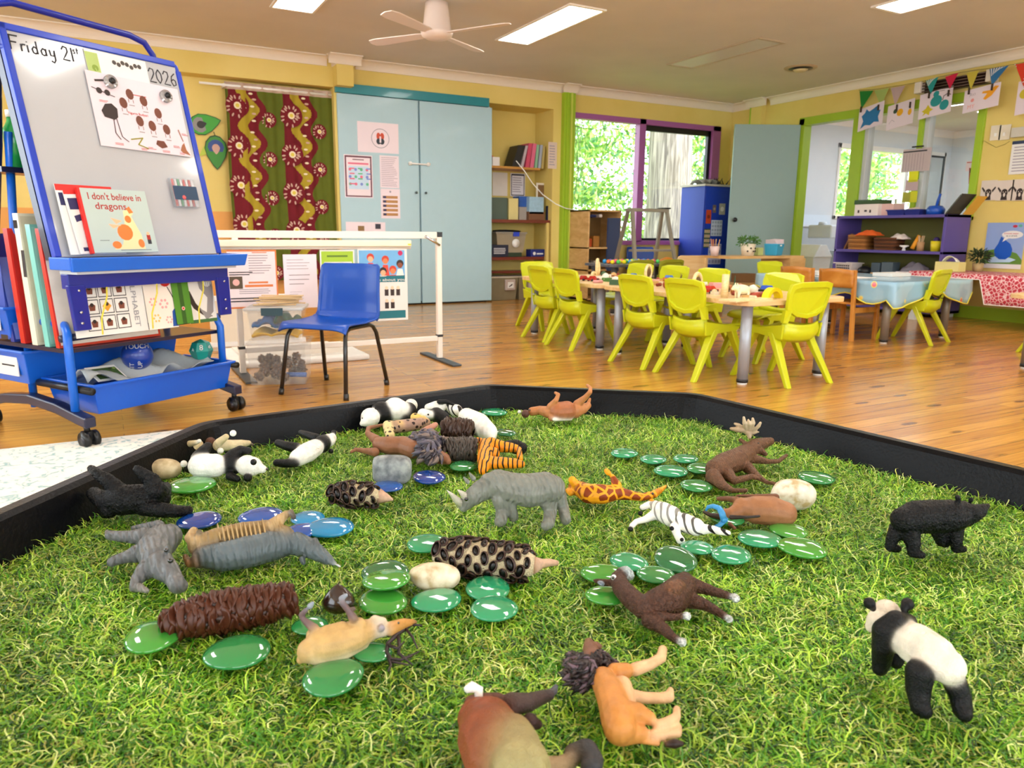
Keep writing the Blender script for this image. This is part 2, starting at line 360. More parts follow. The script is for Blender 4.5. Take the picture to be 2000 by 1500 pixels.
# open grey-green door
hx, hy, fx, fy = RX - .03, 6.6, 6.84, 6.97
dl = math.hypot(fx - hx, fy - hy); da = math.atan2(fy - hy, fx - hx)
d = bpy.data.objects.new('door_1', None); C.objects.link(d); d.location = (hx, hy, 0); d.rotation_euler = (0, 0, da); struct(d, 'flat grey-green door standing open')
MB().box((0, -.02, .01), (dl, .02, 2.11)).build('door_leaf', mat('8FA9A5', .45, var=.03), d, bevel=.003)
MB().cyl((dl - .06, .02, .98), (dl - .06, .05, .98), .016).ell((dl - .06, .07, .98), (.028, .024, .028)).build('door_handle', M_BLACK, d)
# ---------------------------------------------------------------- ceiling fittings
M_LAMP = mat('FDF9F2', .5, emit=PANEL_E, var=0); M_OFF = mat('D4D0C4', .35, var=.02)
def panel(x, y, on, label, name='ceiling_light'):
    t = thing(name, label, 'ceiling light', (x, y, RZ), group='long recessed panel lights in the ceiling')
    b = MB()
    for a, c in (((-.17, -.62, -.012), (.17, -.59, 0)), ((-.17, .59, -.012), (.17, .62, 0)), ((-.17, -.59, -.012), (-.15, .59, 0)), ((.15, -.59, -.012), (.17, .59, 0))): b.box(a, c)
    b.build('frame', mat('B9A88C' if not on else 'F0EAE0', .4), t)
    MB().box((-.15, -.59, -.006), (.15, .59, 0)).build('diffuser', M_LAMP if on else M_OFF, t)
    return t
panel(3.41, 5.71, 1, 'long lit white ceiling panel right of the fan')
panel(5.37, 5.7, 0, 'unlit long ceiling panel near the round vent')
panel(1.45, 5.71, 1, 'lit ceiling panel cut by the top edge, left of the fan')
panel(5.42, 3.4, 1, 'lit ceiling panel at the top right edge')
for i, (x, y) in enumerate([(1.45, 3.2), (3.41, 3.3), (-.6, 5.7), (-.6, 3.2), (1.45, .9), (3.41, .9), (5.42, .9), (1.45, -1.6), (5.42, -1.6)]):
    panel(x, y, 1, 'lit ceiling panel overhead, outside the photo')
# fill light panels added to brighten the side room
M_SIDE_FILL = mat('F4F8FF', .5, emit=15, var=0)
for x, y, lb in ((9.4, 6.2, 'added fill light panel on the side room ceiling, nearest the doorway'), (11.4, 6.2, 'added fill light panel on the side room ceiling, far right'), (10.2, 4.2, 'added fill light panel on the side room ceiling, out of view')):
    t = thing('ceiling_light', lb, 'ceiling light', (x, y, RZ)); MB().box((-.6, -.2, -.012), (.6, .2, 0)).build('diffuser', M_SIDE_FILL, t)
# ceiling vent
vc = atz(1564, 132, RZ)
t = thing('ceiling_vent', 'round dark air vent in the ceiling near the corner', 'vent', (vc.x, vc.y, RZ))
MB().lathe([(.155, -.012), (.165, -.006), (.165, 0)], n=32).lathe([(.0001, -.0125), (.12, -.0125), (.12, -.004), (.0001, -.004)], n=32, mi=1).build('ring', [mat('B59C78', .4), M_BLACK], t)
MB().lathe([(.0001, -.045), (.05, -.04), (.075, -.022), (.0001, -.015)], n=28).build('centre_cone', mat('D2C08C', .4), t)
# ceiling fan
t = thing('ceiling_fan', 'white four bladed ceiling fan', 'ceiling fan', (2.37, 5.6, RZ))
MF = mat('E6D6CC', .35, var=.02)
MB().lathe([(.085, 0), (.09, -.04), (.11, -.2), (.115, -.205), (.0001, -.205)][::-1], n=28).build('mount', MF, t)
MB().lathe([(.0001, -.26), (.08, -.255), (.115, -.235), (.125, -.205), (.0001, -.203)], n=28).build('motor_cover', MF, t)
for k in range(4):
    a = math.radians(15 + 90 * k + 18); M = Matrix.Rotation(a, 4, 'Z') @ Matrix.Translation((0, 0, -.222)) @ Matrix.Rotation(math.radians(9), 4, 'X')
    m = MB(M); m.prism([(.1, -.035), (.16, -.045), (.55, -.062), (.62, -.05), (.64, 0), (.62, .05), (.55, .062), (.16, .045), (.1, .035)], (0, 0, 0), (1, 0, 0), (0, 1, 0), (0, 0, .008)); m.build('blade', MF, t, bevel=.003)
# ================================================================ TRAY, TURF AND THE SMALL WORLD IN IT
G = .518                                   # resting height on the pressed turf
def octa(inset):
    V = [Vector((.09, 1.035))]
    for a, l in ((7, .46), (-38, .345), (-83, .52), (-128, .43), (-173, .46), (142, .345), (97, .52)):
        V.append(V[-1] + Vector((math.cos(math.radians(a)), math.sin(math.radians(a)))) * l)
    c = sum(V, Vector((0, 0))) / 8
    R_ = []
    for i in range(8):
        p, q, r = V[i - 1], V[i], V[(i + 1) % 8]
        n1 = Vector(((q - p).y, -(q - p).x)).normalized(); n2 = Vector(((r - q).y, -(r - q).x)).normalized()
        bis = (n1 + n2).normalized(); k = inset / bis.dot(n1); R_.append(q + bis * k)
    return R_, c
OC, OCc = octa(0)
def ring_pts(inset, z, rr=.02, n=4):       # octagon with rounded corners
    V, c = octa(inset); out = []
    for i in range(8):
        p, q, r = V[i - 1], V[i], V[(i + 1) % 8]; a = q + (p - q).normalized() * rr; b_ = q + (r - q).normalized() * rr
        for k in range(n + 1):
            t = k / n; out.append(((1 - t) ** 2 * a + 2 * t * (1 - t) * q + t * t * b_).to_3d() + Vector((0, 0, z)))
    return out
M_TRAY = mat('090A0D', .3, var=.05, bump=.12, bs=300, spec=.15)
tray = thing('activity_tray', 'large black octagonal plastic tray filled with artificial turf', 'tray', (OCc.x, OCc.y, .5))
tb = MB(Matrix.Translation((-OCc.x, -OCc.y, -.5)))
prof = [(-.004, .485), (-.006, .53), (-.004, .546), (.003, .55), (.016, .5505), (.021, .546), (.026, .53), (.034, .502), (.034, .498), (.022, .498), (.016, .535), (.004, .54)]
rings = [ring_pts(i, z) for i, z in prof]; n = len(rings[0]); vs = [p for r in rings for p in r]; k = len(rings)
fs = [(a * n + j, a * n + (j + 1) % n, ((a + 1) % k) * n + (j + 1) % n, ((a + 1) % k) * n + j) for a in range(k) for j in range(n)]
tb.add(vs, fs, 0, False); tb.build('rim', M_TRAY, tray)
tb = MB(Matrix.Translation((-OCc.x, -OCc.y, -.5))); p = ring_pts(.03, .498); q = ring_pts(.03, .502)
tb.add(p + q, [tuple(range(n - 1, -1, -1)), tuple(range(n, 2 * n))] + [(i, (i + 1) % n, n + (i + 1) % n, n + i) for i in range(n)]); tb.build('tray_base', M_TRAY, tray)
# stand below the tray
st = thing('tray_stand', 'black tubular stand under the octagonal tray', 'stand', (OCc.x, OCc.y, 0))
sb = MB(Matrix.Translation((-OCc.x, -OCc.y, 0))); sb.tube(ring_pts(.07, .482), .012, n=8, closed=True); sb.build('support_ring', M_BLACK, st)
for i in (0, 2, 4, 6):
    v = octa(.07)[0][i]; v2 = octa(.07)[0][(i + 1) % 8]; m_ = (v + v2) / 2
    MB(Matrix.Translation((-OCc.x, -OCc.y, 0))).cyl((m_.x, m_.y, .012), (m_.x, m_.y, .48), .014, 12).lathe([(.0001, 0), (.018, 0), (.018, .03), (.0001, .03)], c=(m_.x, m_.y, 0)).build('leg', M_BLACK, st)

# ---- turf
def turf_mat():
    m, nt, b = base('turf', .4); L = nt.links.new
    a = N(nt, 'Attribute', attribute_name='Col'); L(a.outputs['Color'], b.inputs['Base Color'])
    b.inputs['Specular IOR Level'].default_value = .5
    tr = N(nt, 'BsdfTranslucent'); L(a.outputs['Color'], tr.inputs['Color'])
    mx = N(nt, 'MixShader'); mx.inputs[0].default_value = .25
    out = nt.nodes['Material Output']; L(b.outputs[0], mx.inputs[1]); L(tr.outputs[0], mx.inputs[2]); L(mx.outputs[0], out.inputs[0])
    return m
def inside(x, y, inset):
    V, c = octa(inset); ok = np.ones_like(x, bool)
    for i in range(8):
        p, q = V[i], V[(i + 1) % 8]; ok &= ((q.x - p.x) * (y - p.y) - (q.y - p.y) * (x - p.x)) < 0
    return ok
def col_mesh(name, co, faces4, cols, m, smooth=True):
    me = bpy.data.meshes.new(name); nv = len(co); nf = len(faces4)
    me.vertices.add(nv); me.vertices.foreach_set('co', co.astype(np.float32).ravel())
    me.loops.add(nf * 4); me.loops.foreach_set('vertex_index', faces4.astype(np.int32).ravel())
    me.polygons.add(nf); me.polygons.foreach_set('loop_start', np.arange(0, nf * 4, 4, dtype=np.int32)); me.polygons.foreach_set('loop_total', np.full(nf, 4, np.int32))
    me.polygons.foreach_set('use_smooth', np.full(nf, smooth)); me.update(calc_edges=True)
    at_ = me.color_attributes.new('Col', 'FLOAT_COLOR', 'POINT'); at_.data.foreach_set('color', cols.astype(np.float32).ravel()); me.materials.append(m)
    return me
def blades(NB, seed, x0, x1, y0, y1, keep, Lr, Wr, S=6):
    g = np.random.default_rng(seed); x = g.uniform(x0, x1, NB); y = g.uniform(y0, y1, NB); k = keep(x, y); x, y = x[k], y[k]; n = len(x)
    patch = np.sin(x * 23 + 2 * np.sin(y * 17)) * np.sin(y * 29 + 1.5 * np.sin(x * 13)); th = g.uniform(0, 2 * PI, n) + patch * .6
    Ln = g.uniform(*Lr, n); Wd = g.uniform(*Wr, n); amp = g.uniform(.3, 1.5, n) * g.choice([-1, 1], n); om = g.uniform(3, 7, n); ph = g.uniform(0, 6.28, n); pit0 = g.uniform(.9, 1.5, n); pit1 = g.uniform(-.9, .2, n)
    P = np.zeros((n, S + 1, 3)); P[:, 0] = np.stack([x, y, np.full(n, .5045)], 1); Wv = np.zeros((n, S + 1, 3))
    for s_ in range(S + 1):
        t = s_ / S; a = th + amp * np.sin(om * t + ph); Wv[:, s_] = np.stack([-np.sin(a), np.cos(a), np.zeros(n)], 1) * (Wd * (1 - .7 * t ** 3))[:, None] / 2
        if s_ < S:
            pt = pit0 + (pit1 - pit0) * ((s_ + .5) / S) ** .7 + .35 * np.sin(om * 1.3 * t + ph * 2); a = th + amp * np.sin(om * (s_ + .5) / S + ph)
            P[:, s_ + 1] = P[:, s_] + np.stack([np.cos(pt) * np.cos(a), np.cos(pt) * np.sin(a), np.sin(pt)], 1) * (Ln / S)[:, None]
    return P, Wv, patch, g, n
_pal = np.array([rgb('1E500A')[:3], rgb('4A921A')[:3], rgb('8AC22E')[:3], rgb('C2E650')[:3], rgb('ECF8A0')[:3], rgb('C0BE5A')[:3]])
def turf(NB, seed):
    P, Wv, patch, g, n = blades(NB, seed, -.2, .98, -.06, 1.12, lambda x, y: inside(x, y, .036), (.016, .028), (.0008, .0014))
    S = P.shape[1] - 1; co = np.stack([P - Wv, P + Wv], 2).reshape(n, -1, 3)           # n,(S+1)*2,3
    idx = np.arange(S) * 2; f = np.stack([idx, idx + 1, idx + 3, idx + 2], 1); F4 = (f[None] + (np.arange(n) * (2 * (S + 1)))[:, None, None]).reshape(-1, 4)
    wgt = np.array([.17, .24, .24, .2, .1, .05]); ci = g.choice(6, n, p=wgt); c = _pal[ci] * (1 + .22 * patch[:, None]) * g.uniform(.8, 1.2, (n, 1))
    cols = np.ones((n, 2 * (S + 1), 4)); cols[:, :, :3] = c[:, None, :]
    me = col_mesh('artificial_turf', co.reshape(-1, 3), F4, cols.reshape(-1, 4), turf_mat(), False)
    o = bpy.data.objects.new('artificial_turf', me); C.objects.link(o); return o
TURF_N = 400000
tf = turf(TURF_N, 3); tag(tf, 'bright green curly artificial grass filling the black tray', 'turf', kind='stuff')
tb = MB(); p = ring_pts(.036, .5025); q = ring_pts(.036, .505)
tb.add(p + q, [tuple(range(n - 1, -1, -1)), tuple(range(n, 2 * n))] + [(i, (i + 1) % n, n + (i + 1) % n, n + i) for i in range(n)])
tb.build('backing_mat', mat('2E5A14', .8, var=.2, vs=200), tf)

# ---- glass pebbles
JADE = [mat(h, .08, coat=1, var=.06, vs=40, spec=.6, sub=.15) for h in ('27996A', '288A4A', '409838', '30A57C')]
BLUE = [mat(h, .05, trans=.3, coat=1, var=.15, vs=60, ior=1.45) for h in ('0660C8', '18A0E0', '0448B0')]
CLEARG = mat('1F8A55', .04, trans=.5, coat=1, var=.1, ior=1.45)
def pebble_mesh(seed):
    r_ = random.Random(seed); ph = r_.uniform(0, 6); ecc = r_.uniform(.9, 1.06); b = MB(); n_, k_ = 28, 12; vs = []
    for i in range(k_ + 1):
        t = PI * i / k_; zz = math.cos(t); rr = math.sin(t) ** .62
        for j in range(n_):
            a = 2 * PI * j / n_; w_ = 1 + .03 * math.sin(2 * a + ph) + .02 * math.sin(3 * a + 2 * ph); vs.append((rr * w_ * math.cos(a), rr * w_ * ecc * math.sin(a), .22 * zz * (abs(zz) ** .15 if zz else 0)))
    b.add(vs, [(i * n_ + j, (i + 1) * n_ + j, (i + 1) * n_ + (j + 1) % n_, i * n_ + (j + 1) % n_) for i in range(k_) for j in range(n_)], 0, True)
    return b
PM = {}
def pebble(px, py, rx, m, label, lift=0, tilt=(0, 0), seed=0, group='green glass pebbles on the turf'):
    seed = seed or (int(px) % 5 + 1); c = atz(px, py, G + .003 + lift); zc = (c - Vector((0, 0, CH))).dot(_f); r = rx * zc / F_
    key = (seed, m.name)
    if key not in PM: PM[key] = pebble_mesh(seed).mesh('glass_pebble', m)
    o = bpy.data.objects.new('glass_pebble', PM[key]); C.objects.link(o); o.location = c; o.scale = (r, r, r * 1.0); o.rotation_euler = (tilt[0], tilt[1], (px * .7) % 6)
    return tag(o, label, 'pebble', group)
for a in [
 (374, 947, 44, 2, 'light green glass pebble in front of the tan stone'),
 (966, 805, 24, 0, 'small jade glass pebble behind the pile, near the far rim'),
 (905, 910, 27, 1, 'dark green glass pebble left of the tiger'),
 (1219, 885, 27, 0, 'leftmost jade glass pebble of the trail left of the moose'),
 (1276, 897, 26, 0, 'second jade glass pebble from the left in the trail left of the moose'),
 (1339, 896, 25, 0, 'rearmost jade glass pebble of the trail left of the moose'),
 (1310, 920, 32, 0, 'jade glass pebble at the middle of the trail left of the moose'),
 (1368, 915, 30, 1, 'green glass pebble partly under the rump of the moose'),
 (1360, 949, 31, 1, 'frontmost jade glass pebble of the trail, below the moose rump'),
 (1594, 933, 34, 1, 'green glass pebble right of the cream rock'),
 (1540, 1036, 36, 2, 'green glass pebble half hidden behind another, right of the brown goat'),
 (1484, 1052, 41, 0, 'large jade glass pebble just below the brown goat'),
 (1567, 1070, 46, 2, 'rightmost green glass pebble of the row below the goat'),
 (1428, 1083, 42, 0, 'jade glass pebble left of the large one below the goat'),
 (1362, 1069, 32, 0, 'jade glass pebble touching the zebra hoof'),
 (1228, 1097, 40, 0, 'jade glass pebble above the donkey foal muzzle'),
 (1280, 1122, 36, 1, 'dark green glass pebble right of the donkey foal muzzle'),
 (1178, 1120, 44, 2, 'light green glass pebble behind the donkey foal head'),
 (1182, 1163, 38, 2, 'green glass pebble under the neck of the donkey foal'),
 (834, 1061, 40, 0, 'jade glass pebble at the blunt end of the banksia cone'),
 (748, 1174, 52, 2, 'light green glass pebble under the stacked clear one'),
 (853, 1172, 49, 0, 'jade glass pebble in front of the white stone'),
 (953, 1149, 49, 0, 'rear jade glass pebble right of the white stone'),
 (965, 1188, 47, 0, 'front jade glass pebble right of the white stone'),
 (298, 1243, 58, 2, 'green glass pebble at the pointed end of the brown cone'),
 (464, 1273, 61, 1, 'green glass pebble in front of the brown cone'),
 (651, 1322, 59, 1, 'green glass pebble below the belly of the reindeer'),
 (728, 1274, 38, 1, 'dark green glass pebble beneath the reindeer neck'),
 (606, 1222, 34, 1, 'dark green glass pebble behind the reindeer rump'),
 (1420, 1012, 34, 1, 'green glass pebble mostly hidden under the brown goat')]:
    pebble(a[0], a[1], a[2], JADE[a[3]], a[4])
pebble(988, 845, 22, CLEARG, 'clear green glass pebble right of the white stripy animal', lift=.003)
pebble(1319, 1092, 43, CLEARG, 'clear green glass pebble mirroring the grass, above the foal', lift=.002, tilt=(.12, .1))
pebble(753, 1119, 49, CLEARG, 'clear green glass pebble leaning behind the stacked pebble', lift=.002, tilt=(.1, 0))
pebble(755, 1132, 48, JADE[2], 'dark centred green glass pebble stacked on the light green one', lift=.009, tilt=(-.1, .05))
for px, py, rx, k_, lb in [(838, 932, 36, 2, 'deep blue glass pebble beside the grey stone'), (757, 950, 30, 0, 'blue glass pebble in front of the grey stone'), (390, 1016, 41, 2, 'deep blue glass pebble at the foot of the gorilla'),
  (510, 1008, 42, 0, 'leftmost blue glass pebble behind the tapir'), (602, 1012, 34, 1, 'light blue glass pebble behind the tapir leg'), (644, 1030, 46, 1, 'bright light blue glass pebble right of the others behind the tapir'), (592, 1036, 34, 0, 'blue glass pebble against the back of the tapir')]:
    pebble(px, py, rx, BLUE[k_], lb, group='blue glass pebbles on the turf')

# ---- stones
def stone(px, py, rx, rz, h, cols, label, name='stone', seed=1, sq=.8, ry=None, yaw=0):
    c = atz(px, py, G + h); zc = (c - Vector((0, 0, CH))).dot(_f); r = rx * zc / F_; rzz = rz * zc / F_
    m, nt, b = base('stone', .65); tc = N(nt, 'TexCoord'); n1 = N(nt, 'TexNoise', i_Scale=90, i_Detail=8); nt.links.new(tc.outputs['Object'], n1.inputs['Vector'])
    rp = ramp(nt, [(.35, cols[0]), (.5, cols[1]), (.68, cols[2])]); nt.links.new(n1.outputs['Fac'], rp.inputs[0]); nt.links.new(rp.outputs[0], b.inputs['Base Color'])
    mb = MB(); n_, k_ = 30, 20; vs = []; r_ = random.Random(seed); ph = [r_.uniform(0, 6) for _ in range(6)]
    for i in range(k_ + 1):
        t = PI * i / k_; ct, s_ = math.cos(t), math.sin(t) ** sq
        for j in range(n_):
            a = 2 * PI * j / n_; ca, sa = math.cos(a), math.sin(a)
            ex = abs(ca) ** sq * (1 if ca > 0 else -1); ey = abs(sa) ** sq * (1 if sa > 0 else -1)
            w_ = 1 + .05 * math.sin(2 * a + ph[0] + t) + .03 * math.sin(3 * a + ph[1] + 3 * t)
            vs.append((r * s_ * ex * w_, (ry or .75) * r * s_ * ey * w_, rzz * (abs(ct) ** sq) * (1 if ct > 0 else -1)))
    mb.add(vs, [(i * n_ + j, (i + 1) * n_ + j, (i + 1) * n_ + (j + 1) % n_, i * n_ + (j + 1) % n_) for i in range(k_) for j in range(n_)], 0, True)
    o = mb.build(name, m); o.location = c; o.rotation_euler = (0, 0, yaw - YA); return tag(o, label, 'stone')
stone(320, 916, 33, 20, .008, ('A08E6C', 'B8A680', 'D2C3A0'), 'round tan stone left of the lying panda', seed=2, sq=.95)
stone(765, 917, 38, 28, .016, ('62676A', '84898A', 'A4A9A6'), 'squarish speckled grey stone beside the blue pebble', seed=3, sq=.55, ry=.5)
stone(850, 1126, 50, 26, .009, ('B8A078', 'D8CAAC', 'E8DECA'), 'smooth cream-white stone below the banksia cone', seed=4, sq=.9, ry=.6)
stone(1549, 966, 44, 30, .012, ('B8A072', 'DCD2BC', 'EAE4D6'), 'cream rock behind the brown goat', seed=6, sq=.9, ry=.7)

# ---- toy animals: joints are laid out as (x, y, height in mm, radius) over the photo crops they were measured on
KR = {1: (150, 820, 3.636), 2: (670, 740, 3.846), 3: (620, 880, 3.922), 4: (220, 1100, 3.125), 5: (1080, 800, 3.448), 6: (1100, 1040, 5.263), 7: (860, 1220, 4.0), 8: (1650, 930, 3.0)}
def J(K, j):
    x0, y0, s = KR[K]; c = atz(x0 + j[0] / s, y0 + j[1] / s, G + j[2] / 1000.0); zc = (c - Vector((0, 0, CH))).dot(_f)
    return c, j[3] / s * zc / F_
def toy_mat(kind, bump=.35, rough=.42):
    m, nt, b = base('toy_' + kind, rough); L = nt.links.new; b.inputs['Specular IOR Level'].default_value = .28
    a = N(nt, 'Attribute', attribute_name='Col'); tc = N(nt, 'TexCoord'); out = a.outputs['Color']
    if kind in ('spots', 'patches'):
        v = N(nt, 'TexVoronoi', i_Scale=95 if kind == 'patches' else 150, feature='DISTANCE_TO_EDGE' if kind == 'patches' else 'F1'); L(tc.outputs['Object'], v.inputs['Vector'])
        r = N(nt, 'ValToRGB'); e = r.color_ramp.elements
        if kind == 'patches': e[0].position = .09; e[1].position = .13; e[0].color = (0, 0, 0, 1); e[1].color = (1, 1, 1, 1)
        else: e[0].position = .3; e[1].position = .38; e[0].color = (1, 1, 1, 1); e[1].color = (0, 0, 0, 1)
        L(v.outputs['Distance'], r.inputs[0]); f = N(nt, 'Math', operation='MULTIPLY'); L(r.outputs[0], f.inputs[0]); L(a.outputs['Alpha'], f.inputs[1])
        mx = N(nt, 'Mix', data_type='RGBA'); L(f.outputs[0], mx.inputs['Factor']); L(a.outputs['Color'], mx.inputs['A']); mx.inputs['B'].default_value = rgb('8A3A12' if kind == 'patches' else '2A1A18'); out = mx.outputs['Result']
    if kind in ('tiger', 'zebra'):
        v = N(nt, 'TexWave', i_Scale=55 if kind == 'tiger' else 48, i_Distortion=4.5, i_Detail=2, bands_direction='DIAGONAL' if kind == 'zebra' else 'X'); v.inputs['Detail Scale'].default_value = .7
        mp = N(nt, 'Mapping'); mp.inputs['Rotation'].default_value = (0, 0, .6 if kind == 'tiger' else 1.9); L(tc.outputs['Object'], mp.inputs['Vector']); L(mp.outputs[0], v.inputs['Vector'])
        r = N(nt, 'ValToRGB'); e = r.color_ramp.elements; e[0].position = .16; e[1].position = .24; e[0].color = (1, 1, 1, 1); e[1].color = (0, 0, 0, 1)
        L(v.outputs['Fac'], r.inputs[0]); f = N(nt, 'Math', operation='MULTIPLY'); L(r.outputs[0], f.inputs[0]); L(a.outputs['Alpha'], f.inputs[1])
        mx = N(nt, 'Mix', data_type='RGBA'); L(f.outputs[0], mx.inputs['Factor']); L(a.outputs['Color'], mx.inputs['A']); mx.inputs['B'].default_value = rgb('15110E'); out = mx.outputs['Result']
    L(out, b.inputs['Base Color'])
    if kind == 'wrinkle': n1 = N(nt, 'TexWave', i_Scale=60, i_Distortion=6, i_Detail=3); sc = 1
    else: n1 = N(nt, 'TexNoise', i_Scale={'fur': 420, 'coarse': 330}.get(kind, 500), i_Detail=6, i_Distortion=1.5)
    L(tc.outputs['Object'], n1.inputs['Vector']); bp = N(nt, 'Bump', i_Strength=bump, i_Distance=.0012 if kind != 'coarse' else .002); L(n1.outputs['Fac'], bp.inputs['Height']); L(bp.outputs[0], b.inputs['Normal'])
    n2 = N(nt, 'TexNoise', i_Scale=320 if kind == 'coarse' else 120, i_Detail=5); L(tc.outputs['Object'], n2.inputs['Vector'])
    hs = N(nt, 'HueSaturation'); mr = N(nt, 'MapRange'); mr.inputs['To Min'].default_value = .2 if kind == 'coarse' else .66; mr.inputs['To Max'].default_value = 2.0 if kind == 'coarse' else 1.3; L(n2.outputs['Fac'], mr.inputs['Value']); L(mr.outputs[0], hs.inputs['Value']); L(out, hs.inputs['Color']); L(hs.outputs[0], b.inputs['Base Color'])
    return m
TM = {k_: toy_mat(k_, bp, ro) for k_, bp, ro in (('smooth', .25, .4), ('fur', .8, .45), ('coarse', 1.0, .32), ('wrinkle', .9, .36), ('spots', .3, .4), ('patches', .25, .4), ('tiger', .25, .4), ('zebra', .25, .4))}
PENDING = []
def skin(root, K, chains, kind='smooth', name='body', vox=.0010, it=5, disp=0, blend=.0016):
    """one continuous surface grown over tapering chains; colours per chain"""
    org = Vector(root.location); b = MB(); caps = []
    for ch in chains:
        col, pts = ch[0], ch[1]; pat = ch[2] if len(ch) > 2 else 1.0
        P = [J(K, p) for p in pts]
        for i, (c, r) in enumerate(P):
            r = max(r, .0011); b.ell(c - org, r, 12, 8)
            if i: b.tube([P[i - 1][0] - org, c - org], [max(P[i - 1][1], .0011), r], 12); caps.append((P[i - 1][0] - org, c - org, P[i - 1][1], r, rgb(col)[:3], pat))
        if len(P) == 1: caps.append((P[0][0] - org, P[0][0] - org + Vector((0, 0, 1e-4)), P[0][1], P[0][1], rgb(col)[:3], pat))
    o = b.build(name, TM[kind], root)
    q = o.modifiers.new('r', 'REMESH'); q.mode = 'VOXEL'; q.voxel_size = vox; q.use_smooth_shade = True
    q = o.modifiers.new('s', 'SMOOTH'); q.factor = .5; q.iterations = it
    PENDING.append((o, caps, TM[kind], disp, blend)); return o
def finish():
    dg = bpy.context.evaluated_depsgraph_get(); res = [bpy.data.meshes.new_from_object(o.evaluated_get(dg)) for o, *_ in PENDING]
    for (o, caps, m, disp, bl), me in zip(PENDING, res):
        n_ = len(me.vertices); V = np.zeros(n_ * 3); me.vertices.foreach_get('co', V); V = V.reshape(-1, 3)
        D = np.zeros((len(caps), n_))
        for i, (a, c, r0, r1, _, _) in enumerate(caps):
            a, c = np.array(a), np.array(c); d = c - a; t = np.clip(((V - a) @ d) / (d @ d), 0, 1); D[i] = np.linalg.norm(V - a - t[:, None] * d, axis=1) - (r0 + (r1 - r0) * t)
        W = np.exp(-(D - D.min(0)) / bl); W /= W.sum(0); cc = np.array([list(k[4]) + [k[5]] for k in caps]); cols = W.T @ cc
        if disp:
            Nn = np.zeros(n_ * 3); me.vertices.foreach_get('normal', Nn); Nn = Nn.reshape(-1, 3)
            s = np.sin(V[:, 0] * 1900 + 2.5 * np.sin(V[:, 1] * 900)) * np.sin(V[:, 1] * 1500 + 2 * np.sin(V[:, 2] * 1100)) + .6 * np.sin(V @ np.array([2600, 1900, 2900.]))
            V = V + Nn * (s * disp)[:, None]; me.vertices.foreach_set('co', V.ravel()); cols[:, :3] *= (1 + .35 * np.clip(s, -1, 1))[:, None]
        at_ = me.color_attributes.new('Col', 'FLOAT_COLOR', 'POINT'); at_.data.foreach_set('color', np.clip(cols, 0, 1).astype(np.float32).ravel())
        me.materials.clear(); me.materials.append(m); me.polygons.foreach_set('use_smooth', np.ones(len(me.polygons), bool)); me.name = o.name
        o.modifiers.clear(); old = o.data; o.data = me; bpy.data.meshes.remove(old)
def toy(K, j, name, label, cat='toy animal', group='plastic toy animals on the turf'):
    c, r = J(K, (j[0], j[1], 0, 1)); return thing(name, label, cat, (c.x, c.y, G), group=group)
def eyes(root, K, pts, col='0A0A0A', part='eye'):
    org = Vector(root.location)
    for p in pts:
        c, r = J(K, p); MB().ell(c - org, r, 12, 8).build(part, mat(col, .15, coat=1, var=0), root)
def horn(root, K, pts, col, name='horn', rough=.4):
    org = Vector(root.location); P = [J(K, p) for p in pts]; b = MB()
    b.tube([c - org for c, r in P], [max(r, .0003) for c, r in P], 10); b.ell(P[0][0] - org, P[0][1], 10, 6); return b.build(name, mat(col, rough, var=.15, vs=300), root)
def shag(root, K, blobs, cols, name='mane', n=260, L=.007, seed=1):
    """overlapping tapering locks rooted on rounded masses"""
    r_ = random.Random(seed); org = Vector(root.location); b = MB(); ctr = Vector((0, 0, 0)); B = [J(K, p) for p in blobs]
    for c, r in B: b.ell(c - org, r * .92, 14, 9); ctr += (c - org) / len(B)
    for i in range(n):
        c, r = B[i % len(B)]; c = c - org; d = Vector((r_.gauss(0, 1), r_.gauss(0, 1), abs(r_.gauss(0, 1)) * .9 - .1)).normalized(); p = c + d * r * .85
        fl = (c - ctr); t = (d.cross(Vector((r_.gauss(0, .4), r_.gauss(0, .4), 1))).normalized() * .9 + d * .12 + Vector((0, 0, -.35)) + (fl.normalized() if fl.length > .001 else d) * .4).normalized()
        ll = L * r_.uniform(.7, 1.3); b.tube([p - d * .0006, p + (t + d * .25) * ll * .45, p + t * ll - d * ll * .05], [ll * .2, ll * .19, ll * .04], 5, mi=r_.randrange(len(cols)))
    return b.build(name, [mat(c_, .4, var=.1, vs=200) for c_ in cols], root)
BK = '050609'; WH = 'F1EEE6'
# grey rhinoceros, standing
t = toy(3, (1600, 540), 'toy_rhinoceros', 'grey rhinoceros toy standing in the middle of the turf'); R1 = '7C7E76'; R2 = '8E8F86'
skin(t, 3, [(R1, [(1320, 255, 36, 88), (1385, 255, 37, 112), (1500, 290, 34, 122), (1620, 305, 33, 132), (1740, 285, 35, 125), (1795, 290, 36, 108)]), (R1, [(1330, 275, 34, 92), (1260, 305, 30, 86), (1195, 350, 25, 72), (1145, 400, 18, 54), (1120, 432, 14, 40)]),
  (R2, [(1150, 240, 42, 20), (1122, 205, 48, 9)]), (R2, [(1195, 215, 44, 22), (1163, 172, 52, 9)]), (R1, [(1400, 370, 24, 70), (1415, 450, 13, 52), (1408, 535, 5, 47), (1395, 545, 4, 44)]), (R1, [(1470, 390, 22, 52), (1493, 470, 11, 42), (1502, 508, 5, 40)]),
  (R1, [(1765, 370, 24, 88), (1785, 460, 13, 52), (1770, 560, 5, 48), (1752, 572, 4, 44)]), (R1, [(1840, 350, 24, 66), (1880, 430, 13, 46), (1902, 528, 5, 44)]), (R1, [(1888, 290, 34, 10), (1902, 340, 26, 8), (1900, 375, 20, 12)])], 'wrinkle', vox=.0009)
